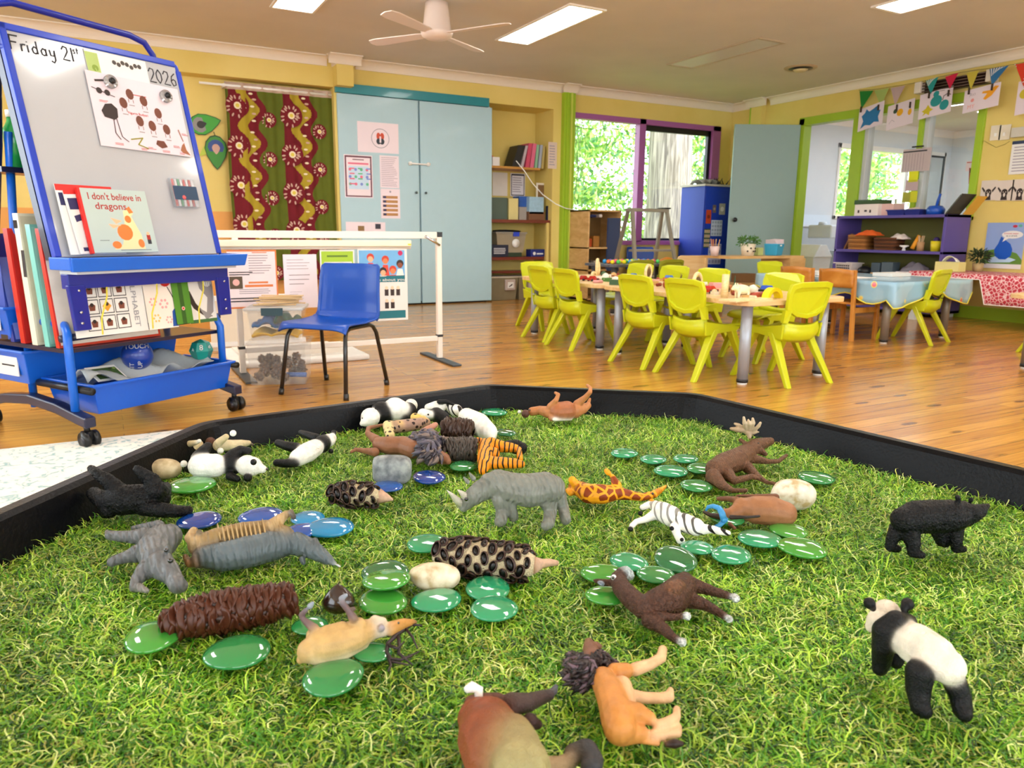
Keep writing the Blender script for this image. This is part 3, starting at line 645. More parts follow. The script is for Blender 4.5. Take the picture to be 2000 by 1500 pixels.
horn(t, 3, [(1098, 408, 17, 38), (1060, 372, 24, 26), (1025, 335, 31, 14), (992, 305, 37, 3)], 'C9C2B2'); horn(t, 3, [(1125, 345, 27, 28), (1100, 320, 31, 16), (1072, 300, 35, 3)], 'C9C2B2')
eyes(t, 3, [(1140, 372, 30, 16)])
# black bear, standing
t = toy(8, (500, 450), 'toy_bear', 'black bear toy walking near the right rim')
skin(t, 8, [(BK, [(345, 255, 33, 74), (420, 240, 34, 96), (520, 235, 34, 98), (620, 232, 35, 94), (690, 222, 36, 78), (745, 218, 38, 56), (785, 205, 40, 42), (820, 182, 43, 22), (838, 174, 44, 14)]), (BK, [(668, 145, 50, 14), (662, 122, 54, 16)]), (BK, [(735, 150, 50, 12), (742, 135, 53, 13)]),
  (BK, [(375, 320, 22, 66), (400, 390, 13, 42), (400, 445, 5, 32), (450, 462, 4, 22)]), (BK, [(320, 310, 22, 56), (278, 365, 14, 36), (266, 415, 6, 28), (310, 425, 4, 22)]), (BK, [(640, 310, 22, 54), (650, 380, 12, 38), (655, 422, 5, 30), (695, 428, 4, 20)]), (BK, [(545, 320, 20, 44), (565, 380, 10, 32), (590, 395, 5, 24)])], 'coarse', disp=.00035, vox=.0009)
eyes(t, 8, [(795, 190, 44, 5)])
# panda, standing, seen from behind
t = toy(8, (500, 1300), 'toy_panda', 'panda toy walking away, at the right front of the turf')
skin(t, 8, [('EDE3D2', [(330, 930, 30, 100), (420, 985, 30, 122), (520, 1060, 30, 130), (600, 1115, 29, 104)]), ('F4F2EE', [(600, 1130, 27, 90), (640, 1195, 22, 28)]), ('E9DCC8', [(245, 805, 35, 82), (190, 850, 31, 62), (160, 880, 27, 40)]),
  (BK, [(380, 850, 36, 42), (300, 850, 40, 64), (240, 910, 32, 78), (225, 1000, 22, 64), (215, 1090, 10, 54), (205, 1125, 6, 46)]), (BK, [(330, 1010, 16, 50), (300, 1090, 8, 40)]),
  (BK, [(440, 1150, 24, 82), (430, 1250, 14, 70), (440, 1350, 6, 56), (465, 1375, 5, 48)]), (BK, [(640, 1200, 20, 68), (675, 1290, 12, 62), (690, 1370, 6, 56), (700, 1395, 5, 46)]),
  (BK, [(165, 775, 42, 20), (145, 745, 46, 36)]), (BK, [(345, 775, 44, 20), (368, 750, 46, 38)])], 'fur', vox=.0008, blend=.0007)
# donkey foal lying on its side
t = toy(6, (1000, 760), 'toy_donkey', 'dark brown donkey foal toy lying on its side'); D1, D2 = '4B3024', '6B4833'; HO = 'C4C8C8'
skin(t, 6, [(D1, [(840, 770, 11, 118), (960, 730, 13, 150), (1110, 680, 14, 175), (1220, 570, 13, 150), (1250, 500, 12, 95)]), (D2, [(1120, 600, 22, 100), (1180, 560, 22, 80)]), (D1, [(820, 770, 12, 118), (700, 680, 13, 108), (600, 570, 14, 98), (565, 490, 14, 84)]), (D1, [(565, 480, 14, 84), (610, 430, 16, 76)]),
  ('AEBBBC', [(640, 405, 18, 62), (675, 440, 16, 58)]), (D1, [(480, 520, 12, 36), (400, 515, 12, 40), (320, 492, 12, 16)]), ('8A93A0', [(400, 525, 14, 28), (370, 515, 14, 20)]),
  (D1, [(1270, 530, 13, 100), (1420, 565, 10, 66), (1590, 620, 8, 48), (1700, 650, 7, 38)]), (HO, [(1755, 668, 7, 42), (1775, 680, 7, 44)]), (D1, [(1300, 690, 8, 90), (1460, 745, 7, 58), (1600, 820, 6, 44), (1670, 870, 6, 36)]), (HO, [(1705, 890, 6, 42)]),
  (D1, [(860, 850, 9, 60), (1000, 860, 10, 52), (1130, 870, 10, 38), (1210, 860, 9, 36)]), (HO, [(1270, 860, 9, 46)]), (D1, [(890, 900, 7, 90), (1020, 980, 6, 66), (1120, 1070, 5, 48), (1180, 1110, 5, 40)]), (HO, [(1222, 1128, 5, 48)])], 'coarse', disp=.00022, vox=.0007, blend=.0006)
eyes(t, 6, [(520, 462, 19, 30)], 'E8EEF0'); eyes(t, 6, [(512, 465, 21, 16)], part='pupil')
# tan lion lying, legs to the right
t = toy(7, (1400, 700), 'toy_lion', 'tan lion toy with dark mane lying at the front of the turf'); L1, L2 = 'C98744', 'E0B489'
skin(t, 7, [(L1, [(1270, 430, 13, 100), (1320, 520, 14, 118), (1360, 640, 14, 125), (1390, 740, 14, 140), (1400, 810, 13, 130)]), (L2, [(1420, 480, 14, 80), (1450, 600, 12, 80)]), (L1, [(1370, 380, 14, 80), (1450, 360, 15, 62)]), (L2, [(1520, 350, 14, 54), (1640, 310, 14, 44), (1725, 260, 14, 42), (1738, 195, 14, 36)]),
  (L2, [(1480, 560, 10, 58), (1600, 572, 9, 46), (1720, 575, 9, 44), (1785, 565, 9, 46), (1800, 510, 10, 26)]), (L1, [(1440, 700, 15, 105), (1540, 690, 14, 82), (1630, 730, 12, 56)]), (L2, [(1700, 790, 10, 44), (1770, 765, 10, 42), (1845, 720, 10, 36), (1848, 660, 10, 30)]),
  (L1, [(1420, 850, 10, 95), (1560, 850, 8, 72)]), (L2, [(1660, 870, 7, 50), (1760, 860, 6, 44), (1850, 845, 6, 40), (1860, 800, 6, 30)]), (L1, [(1560, 905, 6, 26), (1700, 930, 5, 20)]), ('2A1A18', [(1770, 935, 5, 26), (1830, 930, 6, 38), (1885, 930, 6, 24)]),
  ('7E5746', [(1190, 260, 14, 80), (1170, 190, 14, 60), (1160, 140, 13, 38)]), ('7E5746', [(1220, 165, 14, 34), (1245, 170, 14, 22)])], 'smooth', vox=.0008, blend=.0012)
shag(t, 7, [(1060, 300, 12, 84), (1050, 400, 12, 80), (1120, 350, 17, 95), (1240, 290, 15, 78), (1200, 420, 13, 90), (1100, 440, 10, 60), (1300, 320, 14, 45)], ['2B2224', '3C2C2A', '1C1719', '6A5560'], n=420, L=.0065, seed=4)
eyes(t, 7, [(1190, 175, 19, 8)])
# brown wild ox at the bottom edge
t = toy(7, (500, 950), 'toy_bison', 'brown and olive bison toy cut off by the bottom edge'); 
skin(t, 7, [('8A4526', [(300, 740, 16, 170), (370, 800, 18, 230), (400, 900, 20, 270), (470, 1050, 20, 290)]), ('9F9566', [(560, 880, 26, 180), (600, 980, 28, 200), (620, 1120, 26, 250)]), ('54342A', [(250, 620, 18, 70), (350, 600, 18, 66), (450, 590, 18, 60)]), ('4A3B38', [(560, 620, 16, 90), (680, 610, 13, 74), (790, 570, 10, 56), (850, 550, 9, 46)]), ('6B7280', [(885, 520, 9, 34), (905, 480, 9, 20)]),
  ('3A2626', [(700, 760, 10, 70), (760, 780, 8, 40)]), ('9A8260', [(820, 1120, 14, 90), (940, 1100, 12, 70), (1020, 1060, 12, 66)]), ('33363C', [(1040, 1010, 12, 80), (1140, 990, 14, 96), (1200, 1060, 14, 80), (1180, 1120, 14, 90)])], 'fur', vox=.0009, blend=.003)
horn(t, 7, [(300, 590, 24, 30), (300, 510, 28, 40), (245, 485, 30, 44), (200, 510, 30, 26)], 'F4F4F0', 'horn')
# hippopotamus lying, head to the front
t = toy(1, (580, 1000), 'toy_hippopotamus', 'grey hippopotamus toy lying on its side at the left'); H1 = '6A6C6E'; H2 = '85827E'
skin(t, 1, [(H1, [(655, 830, 16, 92), (600, 860, 17, 120), (545, 920, 17, 118), (560, 990, 16, 108)]), (H1, [(590, 1030, 17, 100), (650, 1080, 15, 80), (690, 1130, 13, 62), (715, 1175, 11, 62), (740, 1180, 10, 50)]), (H1, [(480, 830, 15, 70), (380, 830, 15, 46), (290, 825, 15, 38), (235, 820, 14, 36)]), (H2, [(215, 790, 14, 14), (205, 800, 14, 12)]),
  (H1, [(430, 950, 12, 66), (350, 975, 10, 44), (280, 995, 9, 38), (250, 1010, 8, 36)]), (H1, [(490, 1070, 12, 70), (430, 1130, 10, 46), (410, 1190, 7, 38)]), (H2, [(440, 1190, 8, 34), (500, 1215, 7, 18)]), (H1, [(640, 925, 30, 24), (640, 905, 33, 14)]), (H1, [(575, 760, 12, 50), (400, 770, 8, 20)])], 'wrinkle', vox=.0009)
eyes(t, 1, [(665, 1000, 28, 20), (635, 925, 32, 16)], '1E1E20')
# tapir-like tan and grey animal
t = toy(1, (1200, 950), 'toy_tapir', 'tan and blue-grey ribbed hoofed toy lying behind the hippopotamus'); A1, A2 = '957B50', '5E696E'
skin(t, 1, [(A1, [(870, 890, 16, 80), (1000, 860, 18, 95), (1180, 820, 19, 95), (1340, 800, 18, 90), (1470, 830, 16, 80)]), (A2, [(900, 970, 10, 80), (1040, 970, 12, 105), (1200, 940, 13, 115), (1360, 900, 13, 110), (1480, 880, 12, 90)]), (A2, [(1560, 880, 12, 84), (1650, 910, 11, 72), (1720, 950, 10, 58), (1780, 990, 8, 40), (1830, 1020, 6, 18)]), ('D8DEE0', [(1845, 1028, 6, 10), (1868, 1042, 5, 5)]),
  ('B79A6E', [(1370, 780, 22, 68), (1440, 710, 28, 42), (1490, 670, 32, 28)]), ('4A4642', [(1520, 655, 34, 22), (1540, 690, 32, 20)]), ('B79A6E', [(850, 870, 20, 56), (800, 840, 22, 36), (830, 790, 26, 32)]), ('4A4642', [(870, 800, 28, 24)]), ('8A6238', [(860, 1000, 8, 54), (800, 1020, 6, 30), (770, 970, 6, 20)]), (A2, [(1600, 990, 6, 24), (1610, 1015, 4, 18)]), ('5A5A58', [(1690, 860, 18, 26), (1715, 885, 18, 16)])], 'wrinkle', vox=.0009, blend=.002)
org = Vector(t.location); b_ = MB()
for i in range(11):
    x = 1010 + i * 32; q_ = [J(1, (x + 6 * (k_ - 2), 745 + k_ * 30 - i * 3 - (12 if i in (0, 10) else 0), (31 - k_ * 1.6), 7 if 0 < k_ < 4 else 2)) for k_ in range(5)]
    b_.tube([c - org for c, r in q_], [r for c, r in q_], 6)
b_.build('rib_folds', mat('AC9060', .5, var=.1), t)
# gorilla on its back
t = toy(1, (420, 620), 'toy_gorilla', 'black gorilla toy lying on its back by the left rim')
skin(t, 1, [(BK, [(210, 580, 16, 82), (330, 570, 19, 108), (470, 560, 19, 105), (570, 520, 18, 84)]), (BK, [(170, 560, 18, 60), (120, 525, 20, 48)]), (BK, [(290, 500, 28, 62), (220, 430, 38, 48), (140, 380, 44, 36), (100, 345, 46, 26)]), (BK, [(560, 500, 28, 72), (530, 430, 38, 56), (470, 380, 46, 40), (430, 350, 50, 30)]),
  (BK, [(480, 620, 12, 62), (600, 640, 12, 54), (700, 650, 10, 46), (790, 645, 9, 34)]), (BK, [(230, 640, 10, 60), (200, 660, 6, 40)]), (BK, [(600, 560, 12, 64), (630, 480, 14, 40)])], 'coarse', disp=.0004, vox=.001)
# lying panda, upper left
t = toy(1, (1000, 380), 'toy_panda', 'panda toy lying on its side beside the tan stone')
skin(t, 1, [(WH, [(880, 325, 16, 88), (980, 325, 16, 86)]), (BK, [(1100, 310, 16, 84), (1120, 300, 16, 80)]), (WH, [(1210, 325, 16, 76), (1250, 330, 16, 68), (1320, 350, 13, 30)]), (BK, [(860, 270, 24, 50), (900, 225, 30, 44), (930, 190, 34, 34)]), (BK, [(1110, 250, 26, 46), (1160, 215, 30, 34), (1220, 220, 30, 26)]),
  (BK, [(1255, 300, 27, 24)]), (BK, [(1215, 410, 6, 32)]), (BK, [(800, 340, 8, 40)]), (WH, [(760, 312, 16, 26)]), (BK, [(1090, 400, 6, 34), (1140, 420, 4, 24)])], 'fur', blend=.0008)
eyes(t, 1, [(1270, 292, 34, 7), (1352, 350, 14, 10)])
# cream goat behind it
t = toy(1, (1000, 200), 'toy_goat', 'cream goat toy with a brown patch lying behind the panda near the rim'); 
skin(t, 1, [('CDBB92', [(800, 200, 12, 44), (860, 180, 13, 40)]), ('5A3626', [(950, 160, 14, 38)]), ('D8C9A2', [(1010, 180, 14, 44), (1090, 180, 13, 40), (1170, 170, 12, 30), (1220, 165, 11, 20)]), ('D2C095', [(1010, 160, 22, 30), (1060, 120, 30, 22)]), (WH, [(1110, 95, 38, 24)]), ('D2C095', [(800, 170, 20, 24), (850, 160, 24, 18)]), (WH, [(870, 150, 26, 16)]), (WH, [(1020, 220, 12, 24)]), ('4A4038', [(1245, 175, 10, 12)])], 'fur', vox=.0009)
# panda upper centre-left
t = toy(1, (1620, 270), 'toy_panda', 'panda toy sprawled alone left of the animal pile, legs to the left')
skin(t, 1, [(WH, [(1570, 270, 13, 62), (1640, 230, 14, 72), (1690, 200, 14, 64)]), (BK, [(1740, 175, 14, 62), (1750, 160, 14, 56)]), (WH, [(1790, 145, 15, 48), (1810, 130, 15, 36)]), (BK, [(1825, 92, 20, 22)]), (BK, [(1805, 222, 8, 20)]), (BK, [(1560, 200, 18, 40), (1490, 185, 20, 34), (1430, 165, 22, 28)]), (BK, [(1550, 300, 10, 38), (1480, 310, 8, 32), (1420, 305, 8, 28)]),
  (BK, [(1700, 130, 20, 34), (1630, 105, 22, 26), (1590, 90, 22, 20)])], 'fur', blend=.0008)
# the pile -------------------------------------------------------
t = toy(2, (320, 330), 'toy_panda', 'panda toy at the left end of the pile against the far rim')
skin(t, 2, [(WH, [(205, 290, 18, 74), (170, 320, 14, 40), (145, 335, 12, 22)]), (BK, [(290, 250, 20, 82), (310, 260, 18, 80)]), (WH, [(390, 230, 22, 92), (420, 240, 20, 86)]), (BK, [(490, 240, 18, 66), (460, 290, 12, 40)]), (WH, [(510, 200, 20, 52)]), (BK, [(155, 208, 30, 16)]), (BK, [(230, 208, 32, 14)]), (BK, [(145, 295, 24, 8)])], 'fur', vox=.0012, blend=.001)
t = toy(2, (700, 290), 'toy_panda', 'second panda toy in the pile, half buried behind the leopard')
skin(t, 2, [(WH, [(600, 265, 26, 44), (650, 270, 22, 34)]), (BK, [(640, 268, 30, 10)]), (BK, [(700, 270, 20, 58), (750, 300, 16, 56)]), (WH, [(640, 215, 26, 30), (700, 200, 26, 36), (740, 215, 24, 34)]), (BK, [(720, 172, 34, 18), (780, 172, 34, 18), (825, 190, 30, 12)])], 'fur', vox=.0012, blend=.001)
t = toy(2, (950, 320), 'toy_zebra', 'white zebra toy on top of the pile, rump toward the right')
skin(t, 2, [(WH, [(800, 215, 22, 34), (850, 240, 20, 50)], 1), (WH, [(930, 285, 18, 68), (1020, 335, 16, 82), (1090, 400, 15, 72)], 0), ('2A2422', [(960, 370, 14, 40), (1000, 400, 12, 30)], 0), (WH, [(1100, 420, 12, 56)], 0), (WH, [(780, 200, 26, 22)], 1)], 'zebra', vox=.0012)
t = toy(2, (480, 370), 'toy_leopard', 'spotted leopard toy lying across the lion in the pile')
skin(t, 2, [('E0BC66', [(540, 290, 26, 36), (600, 310, 24, 36)]), ('A08070', [(400, 360, 22, 52), (480, 350, 22, 50), (560, 340, 22, 46), (620, 330, 20, 40)]), ('D8C48C', [(335, 350, 24, 40), (345, 390, 20, 40), (355, 430, 16, 36)]), ('E0BC66', [(430, 340, 26, 24), (340, 330, 26, 20)])], 'spots', vox=.0012)
t = toy(2, (400, 540), 'toy_lion', 'brown lion toy with grey mane lying in front of the pile'); Q = '8C5F45'
skin(t, 2, [(Q, [(275, 490, 12, 58), (350, 500, 13, 70), (450, 500, 13, 72), (530, 530, 12, 70)]), (Q, [(250, 460, 14, 40), (185, 410, 16, 22), (190, 370, 18, 18), (250, 355, 20, 14), (300, 345, 20, 12)]), (Q, [(240, 550, 8, 36), (160, 540, 6, 22), (95, 530, 5, 16), (60, 550, 4, 12)]), ('B07C66', [(600, 400, 28, 30), (650, 370, 32, 26), (695, 345, 34, 22)]), (Q, [(700, 580, 12, 60), (760, 600, 9, 46), (790, 620, 8, 26)])], 'smooth', vox=.0012)
shag(t, 2, [(560, 480, 16, 80), (620, 470, 20, 90), (640, 540, 18, 95), (660, 590, 13, 70), (700, 500, 16, 70)], ['5B5664', '48434E', '7A6A62', '3A3438'], n=300, L=.013, seed=8)
t = toy(2, (1100, 620), 'toy_tiger', 'orange striped tiger toy lying behind the rhinoceros'); O1 = 'F0921C'
skin(t, 2, [(O1, [(1070, 500, 16, 56), (1065, 580, 16, 58), (1060, 650, 13, 50), (1050, 690, 10, 34)]), (O1, [(1030, 465, 18, 26), (1010, 455, 20, 18)]), (O1, [(1110, 490, 16, 54), (1200, 510, 14, 44), (1300, 520, 12, 34), (1325, 495, 13, 20)]), (O1, [(1320, 530, 12, 24), (1330, 600, 10, 24)]), (O1, [(1110, 630, 13, 52), (1200, 630, 12, 44), (1290, 635, 11, 40), (1340, 640, 9, 30)]), (O1, [(1130, 560, 12, 50)])], 'tiger', vox=.0012)
t = toy(2, (1300, 500), 'toy_boar', 'black boar toy half hidden behind the tiger'); skin(t, 2, [(BK, [(1240, 500, 10, 40), (1300, 510, 12, 56), (1340, 520, 11, 46)])], 'coarse', vox=.0012, disp=.0004)
t = toy(2, (1600, 290), 'toy_kangaroo', 'reddish brown kangaroo toy on its back by the far rim'); Kc, Kd = 'B8794A', 'A0603C'
skin(t, 2, [('E8E8E8', [(1325, 248, 8, 16)]), ('5A3A30', [(1370, 262, 9, 32)]), (Kc, [(1420, 245, 10, 34), (1480, 235, 12, 34), (1540, 250, 13, 46)]), (Kd, [(1620, 245, 15, 74), (1680, 240, 15, 76)]), (Kc, [(1740, 240, 14, 58), (1800, 225, 16, 40), (1840, 200, 20, 26)]), (Kc, [(1560, 210, 22, 32), (1600, 160, 34, 20), (1618, 118, 42, 15), (1595, 105, 42, 12)]),
  (Kc, [(1760, 190, 24, 34), (1820, 140, 36, 22), (1855, 100, 46, 18), (1860, 70, 50, 14), (1835, 48, 52, 12)]), (Kc, [(1570, 290, 7, 30)]), (WH, [(1585, 305, 6, 14), (1712, 300, 4, 14)]), (Kc, [(1840, 190, 18, 18), (1855, 150, 26, 10)]), ('5A3A30', [(1400, 235, 18, 12)])], 'smooth', vox=.0011)
# moose, giraffe, zebra, goat -------------------------------------
t = toy(5, (1230, 440), 'toy_moose', 'brown moose toy with broad antlers lying near the right rim'); m1 = '64442F'
skin(t, 5, [(m1, [(1090, 400, 13, 66), (1150, 370, 14, 78), (1240, 340, 14, 80), (1300, 300, 15, 68)]), (m1, [(1320, 280, 16, 54), (1360, 245, 18, 50), (1410, 228, 18, 40), (1465, 213, 18, 27)]), (m1, [(1400, 280, 14, 26), (1430, 300, 12, 16)]), (m1, [(1300, 230, 22, 16), (1262, 205, 25, 14)]), (m1, [(1350, 330, 11, 34), (1450, 350, 8, 18), (1520, 347, 7, 15), (1572, 308, 9, 13)]),
  (m1, [(1310, 390, 8, 40), (1380, 450, 7, 22), (1440, 490, 5, 14), (1500, 498, 5, 12)]), (m1, [(1080, 450, 9, 54), (1140, 510, 6, 34), (1210, 545, 5, 18), (1300, 545, 5, 14)]), (m1, [(1170, 430, 9, 50), (1220, 480, 7, 26), (1340, 450, 8, 20), (1400, 470, 6, 12)])], 'coarse', vox=.001, disp=.0002)
t_ = skin(t, 5, [('B3997A', [(1325, 190, 24, 12), (1318, 155, 30, 24), (1290, 140, 33, 20), (1350, 140, 33, 18)]), ('A08868', [(1290, 140, 33, 18), (1240, 135, 36, 20), (1198, 128, 38, 10)]), ('B3997A', [(1290, 130, 35, 12), (1250, 105, 42, 14), (1225, 95, 44, 9)]), ('C9B394', [(1300, 130, 36, 12), (1290, 90, 46, 15), (1285, 52, 54, 9)]), ('C9B394', [(1320, 130, 36, 12), (1325, 95, 45, 13), (1315, 70, 50, 8)]), ('C9B394', [(1335, 130, 36, 12), (1350, 90, 46, 14), (1345, 60, 52, 9)]), ('C9B394', [(1355, 140, 34, 12), (1385, 110, 42, 13), (1398, 88, 47, 9)]), ('C9B394', [(1350, 160, 30, 10), (1385, 150, 34, 6)])], 'smooth', name='antlers', vox=.0009, it=3)
eyes(t, 5, [(1385, 225, 27, 5)])
t = toy(5, (300, 600), 'toy_giraffe', 'yellow giraffe toy with brown patches lying right of the rhinoceros'); g1 = 'F2A21E'
skin(t, 5, [(g1, [(150, 520, 11, 48), (240, 565, 12, 68), (330, 570, 12, 68), (420, 560, 11, 52)]), (g1, [(420, 560, 11, 50), (510, 575, 9, 36), (600, 590, 8, 28), (655, 578, 9, 28)]), (g1, [(680, 570, 9, 28), (720, 545, 10, 20), (760, 515, 11, 10)], .5), (g1, [(665, 620, 6, 22), (675, 640, 4, 16)], 0), (g1, [(430, 510, 18, 34), (400, 450, 26, 18)]), (g1, [(372, 425, 30, 20), (360, 412, 31, 18)], 0), (g1, [(150, 500, 18, 30), (130, 475, 22, 28)], 0), (g1, [(120, 560, 8, 24), (100, 545, 8, 18)], 0)], 'patches', vox=.001)
eyes(t, 5, [(672, 566, 14, 9)])
t = toy(5, (820, 800), 'toy_zebra', 'white zebra toy lying between the giraffe and the brown goat')
skin(t, 5, [(WH, [(690, 650, 12, 40), (740, 690, 13, 70), (800, 720, 13, 72)], .7), (WH, [(880, 760, 12, 66), (960, 790, 12, 62)], .9), (WH, [(700, 700, 10, 40), (620, 740, 7, 24), (560, 755, 6, 20), (530, 785, 5, 20)], 0), (BK, [(522, 806, 4, 20)], 0), (WH, [(650, 640, 14, 26), (600, 660, 13, 20)], .6), (BK, [(588, 698, 10, 18)], 0), (WH, [(820, 790, 9, 34), (840, 850, 6, 26), (860, 880, 5, 30)], 0), (BK, [(868, 876, 9, 16)], 0), (BK, [(800, 800, 14, 18)], 0), (WH, [(1000, 805, 10, 40), (1070, 805, 9, 28), (1120, 820, 8, 26), (1180, 832, 7, 20)], 1)], 'zebra', vox=.001, blend=.0006)
eyes(t, 5, [(1160, 812, 12, 6)])
t = toy(5, (1420, 740), 'toy_goat', 'brown goat toy with curled blue horns lying in front of the cream rock'); b1, b2 = '9C6A48', '6E4630'
skin(t, 5, [(b1, [(1560, 700, 13, 84), (1470, 680, 15, 100), (1370, 675, 14, 96), (1280, 665, 13, 74)]), (b1, [(1250, 680, 12, 56), (1200, 700, 10, 40), (1160, 700, 9, 34)]), (b2, [(1500, 590, 22, 26), (1350, 582, 22, 14), (1240, 580, 18, 10)]), (b2, [(1240, 610, 18, 26), (1180, 600, 15, 20), (1115, 600, 12, 16)]), ('3A2A26', [(1120, 720, 8, 24), (1060, 710, 7, 16), (1020, 690, 7, 14)]), (b2, [(1190, 770, 6, 16), (1225, 800, 5, 12)]), ('2A1E1A', [(1200, 725, 20, 18), (1300, 725, 22, 12), (1390, 718, 22, 10)])], 'smooth', vox=.001)
horn(t, 5, [(1150, 740, 14, 22), (1140, 700, 19, 22), (1120, 665, 22, 20), (1080, 650, 23, 16), (1045, 655, 20, 12), (1030, 680, 16, 8)], '3C8FC8'); horn(t, 5, [(1160, 740, 12, 20), (1120, 780, 8, 16), (1080, 795, 6, 12), (1050, 800, 5, 7)], '3C8FC8')
# reindeer on its back
t = toy(4, (1350, 560), 'toy_reindeer', 'cream reindeer toy with dark antlers lying on green pebbles'); r1 = 'C6A269'
skin(t, 4, [(r1, [(1200, 535, 12, 76), (1270, 500, 14, 98), (1380, 475, 15, 100), (1480, 440, 15, 92), (1550, 415, 14, 72)]), ('E2D6B4', [(1240, 560, 9, 60), (1400, 530, 9, 64), (1520, 480, 9, 50)]), ('D8CDB8', [(1600, 415, 13, 48), (1650, 410, 12, 40)]), ('8A8698', [(1640, 395, 17, 24)]), ('C08A44', [(1700, 400, 12, 46), (1770, 372, 12, 36), (1830, 360, 11, 20)]), ('6A4A42', [(1850, 358, 11, 12)]), ('D9C9B0', [(1600, 350, 20, 34), (1650, 355, 18, 26)]),
  (r1, [(1145, 590, 7, 26)]), (r1, [(1230, 440, 18, 50)]), ('6B5658', [(1230, 400, 24, 32), (1165, 345, 30, 18), (1150, 318, 33, 18), (1180, 285, 37, 16)]), ('8F98A4', [(1205, 262, 40, 20), (1220, 245, 42, 14)]), (r1, [(1500, 380, 22, 50)]), ('6B5658', [(1470, 340, 28, 30), (1440, 290, 34, 20), (1400, 240, 40, 20)]), ('8F98A4', [(1395, 215, 42, 18), (1425, 195, 44, 14)]), ('6B5658', [(1440, 290, 34, 18), (1470, 280, 30, 16)]), (r1, [(1300, 420, 22, 40), (1400, 400, 22, 46)])], 'smooth', vox=.0008)
org = Vector(t.location); b_ = MB()
for pts in ([(1820, 375, 10, 9), (1740, 430, 9, 10), (1680, 490, 7, 9), (1672, 545, 5, 8), (1700, 585, 4, 7), (1760, 590, 4, 6), (1830, 565, 5, 4)], [(1740, 430, 9, 8), (1750, 500, 6, 8), (1745, 550, 5, 7), (1830, 620, 4, 3)], [(1680, 500, 7, 7), (1740, 520, 8, 6), (1780, 480, 10, 3)], [(1680, 570, 4, 7), (1700, 625, 4, 5), (1680, 660, 3, 3)], [(1760, 590, 4, 6), (1870, 540, 6, 3)], [(1830, 375, 10, 7), (1890, 380, 9, 3)], [(1700, 600, 4, 6), (1810, 622, 4, 3)], [(1790, 400, 10, 6), (1830, 450, 8, 5), (1860, 520, 6, 3)]):
    q_ = [J(4, p) for p in pts]; b_.tube([c - org for c, r in q_], [r * 1.5 for c, r in q_], 8)
b_.build('antlers', mat('33292B', .45, var=.1), t); eyes(t, 4, [(1745, 365, 22, 7)])
finish()
# ---- cones
def banksia(K, A, B_, rr, n_, core, pod, label, L=1.0, stalk=None, seed=1, name='banksia_cone', inner='0C0705', curl=.12):
    r_ = random.Random(seed); a, ra = J(K, A); c, rc = J(K, B_); root = thing(name, label, 'seed cone', ((a.x + c.x) / 2, (a.y + c.y) / 2, G), group='seed cones on the turf'); org = Vector(root.location); a, c = a - org, c - org
    ax = (c - a); ln = ax.length; ax = ax.normalized(); x, y = frame_of(ax); b = MB(); R0 = [p * ra for p in rr]; k_ = len(R0)
    b.tube([a + ax * ln * i / (k_ - 1) for i in range(k_)], [r * .86 for r in R0], 20); b.build('core', mat(core, .85, var=.35, vs=900, bump=.6, bs=900), root)
    b = MB(); step = 0
    for i in range(n_):
        t_ = .03 + .93 * i / n_; ang = i * 2.39996; k0 = t_ * (k_ - 1); j = int(k0); r = R0[j] + (R0[min(j + 1, k_ - 1)] - R0[j]) * (k0 - j)
        d = x * math.cos(ang) + y * math.sin(ang); tg = ax.cross(d); p = a + ax * ln * t_ + d * r * .84; s = .0042 * L * r_.uniform(.8, 1.25); wd = s * r_.uniform(.9, 1.15)
        tilt = r_.uniform(-.25, .5)
        if curl > .3:
            for sg in (-1, 1):
                vs = []; m_ = 8
                for q in range(m_ + 1):
                    u = -1 + 2 * q / m_; w_ = math.sqrt(max(0, 1 - u * u)); o_ = p + tg * u * wd; e = d * (1 + tilt * .3) + ax * sg * .35
                    vs += [o_ + ax * sg * s * .1, o_ + ax * sg * (s * .3 + s * .3 * w_) + e * s * .6 * w_, o_ + ax * sg * (s * .42 + s * .4 * w_) + d * s * .62 * w_, o_ + ax * sg * (s * .5 + s * .45 * w_) + d * s * .3 * w_, o_ + ax * sg * s * (.35 + .6 * w_) - d * s * .3]
                b.add(vs, [(q * 5 + g_, q * 5 + g_ + 1, q * 5 + 6 + g_, q * 5 + 5 + g_) for q in range(m_) for g_ in range(4)], 0, True)
            b.ell(p - d * s * .1, s * .5, 8, 5, mi=1); continue
        tw = r_.uniform(-.5, .5); e1 = (tg * math.cos(tw) + ax * math.sin(tw)); e2 = ax * math.cos(tw) - tg * math.sin(tw); up_ = (d + ax * tilt * .5).normalized(); o_ = p + d * s * .12
        n1 = 12; lp = []
        for q in range(n1): an = 2 * PI * q / n1; lp.append(o_ + e1 * wd * math.cos(an) + e2 * s * .62 * math.sin(an) + up_ * s * (.28 + curl * math.sin(an)))
        b.tube(lp, [s * (.12 + .06 * math.sin(2 * PI * q / n1)) for q in range(n1)], 6, closed=True)
        lo = [o_ + (q - o_) * .62 - up_ * s * .45 for q in lp]; b.add(lp + lo, [(q, (q + 1) % n1, n1 + (q + 1) % n1, n1 + q) for q in range(n1)], 1, True)
        b.ell(o_ + up_ * s * .02, (s * .82, s * .52, s * .3), 8, 5, mi=1, R=Matrix((e1, e2, up_)).transposed())
    b.build('seed_pods', [mat(pod, .42, var=.3, vs=260), mat(inner, .35, var=.1)], root)
    if stalk:
        q_ = [J(K, p) for p in stalk]; MB().tube([c_ - org for c_, _ in q_], [r for _, r in q_], 10).build('stalk', mat('C9A58C', .6, var=.3, vs=300), root)
    return root
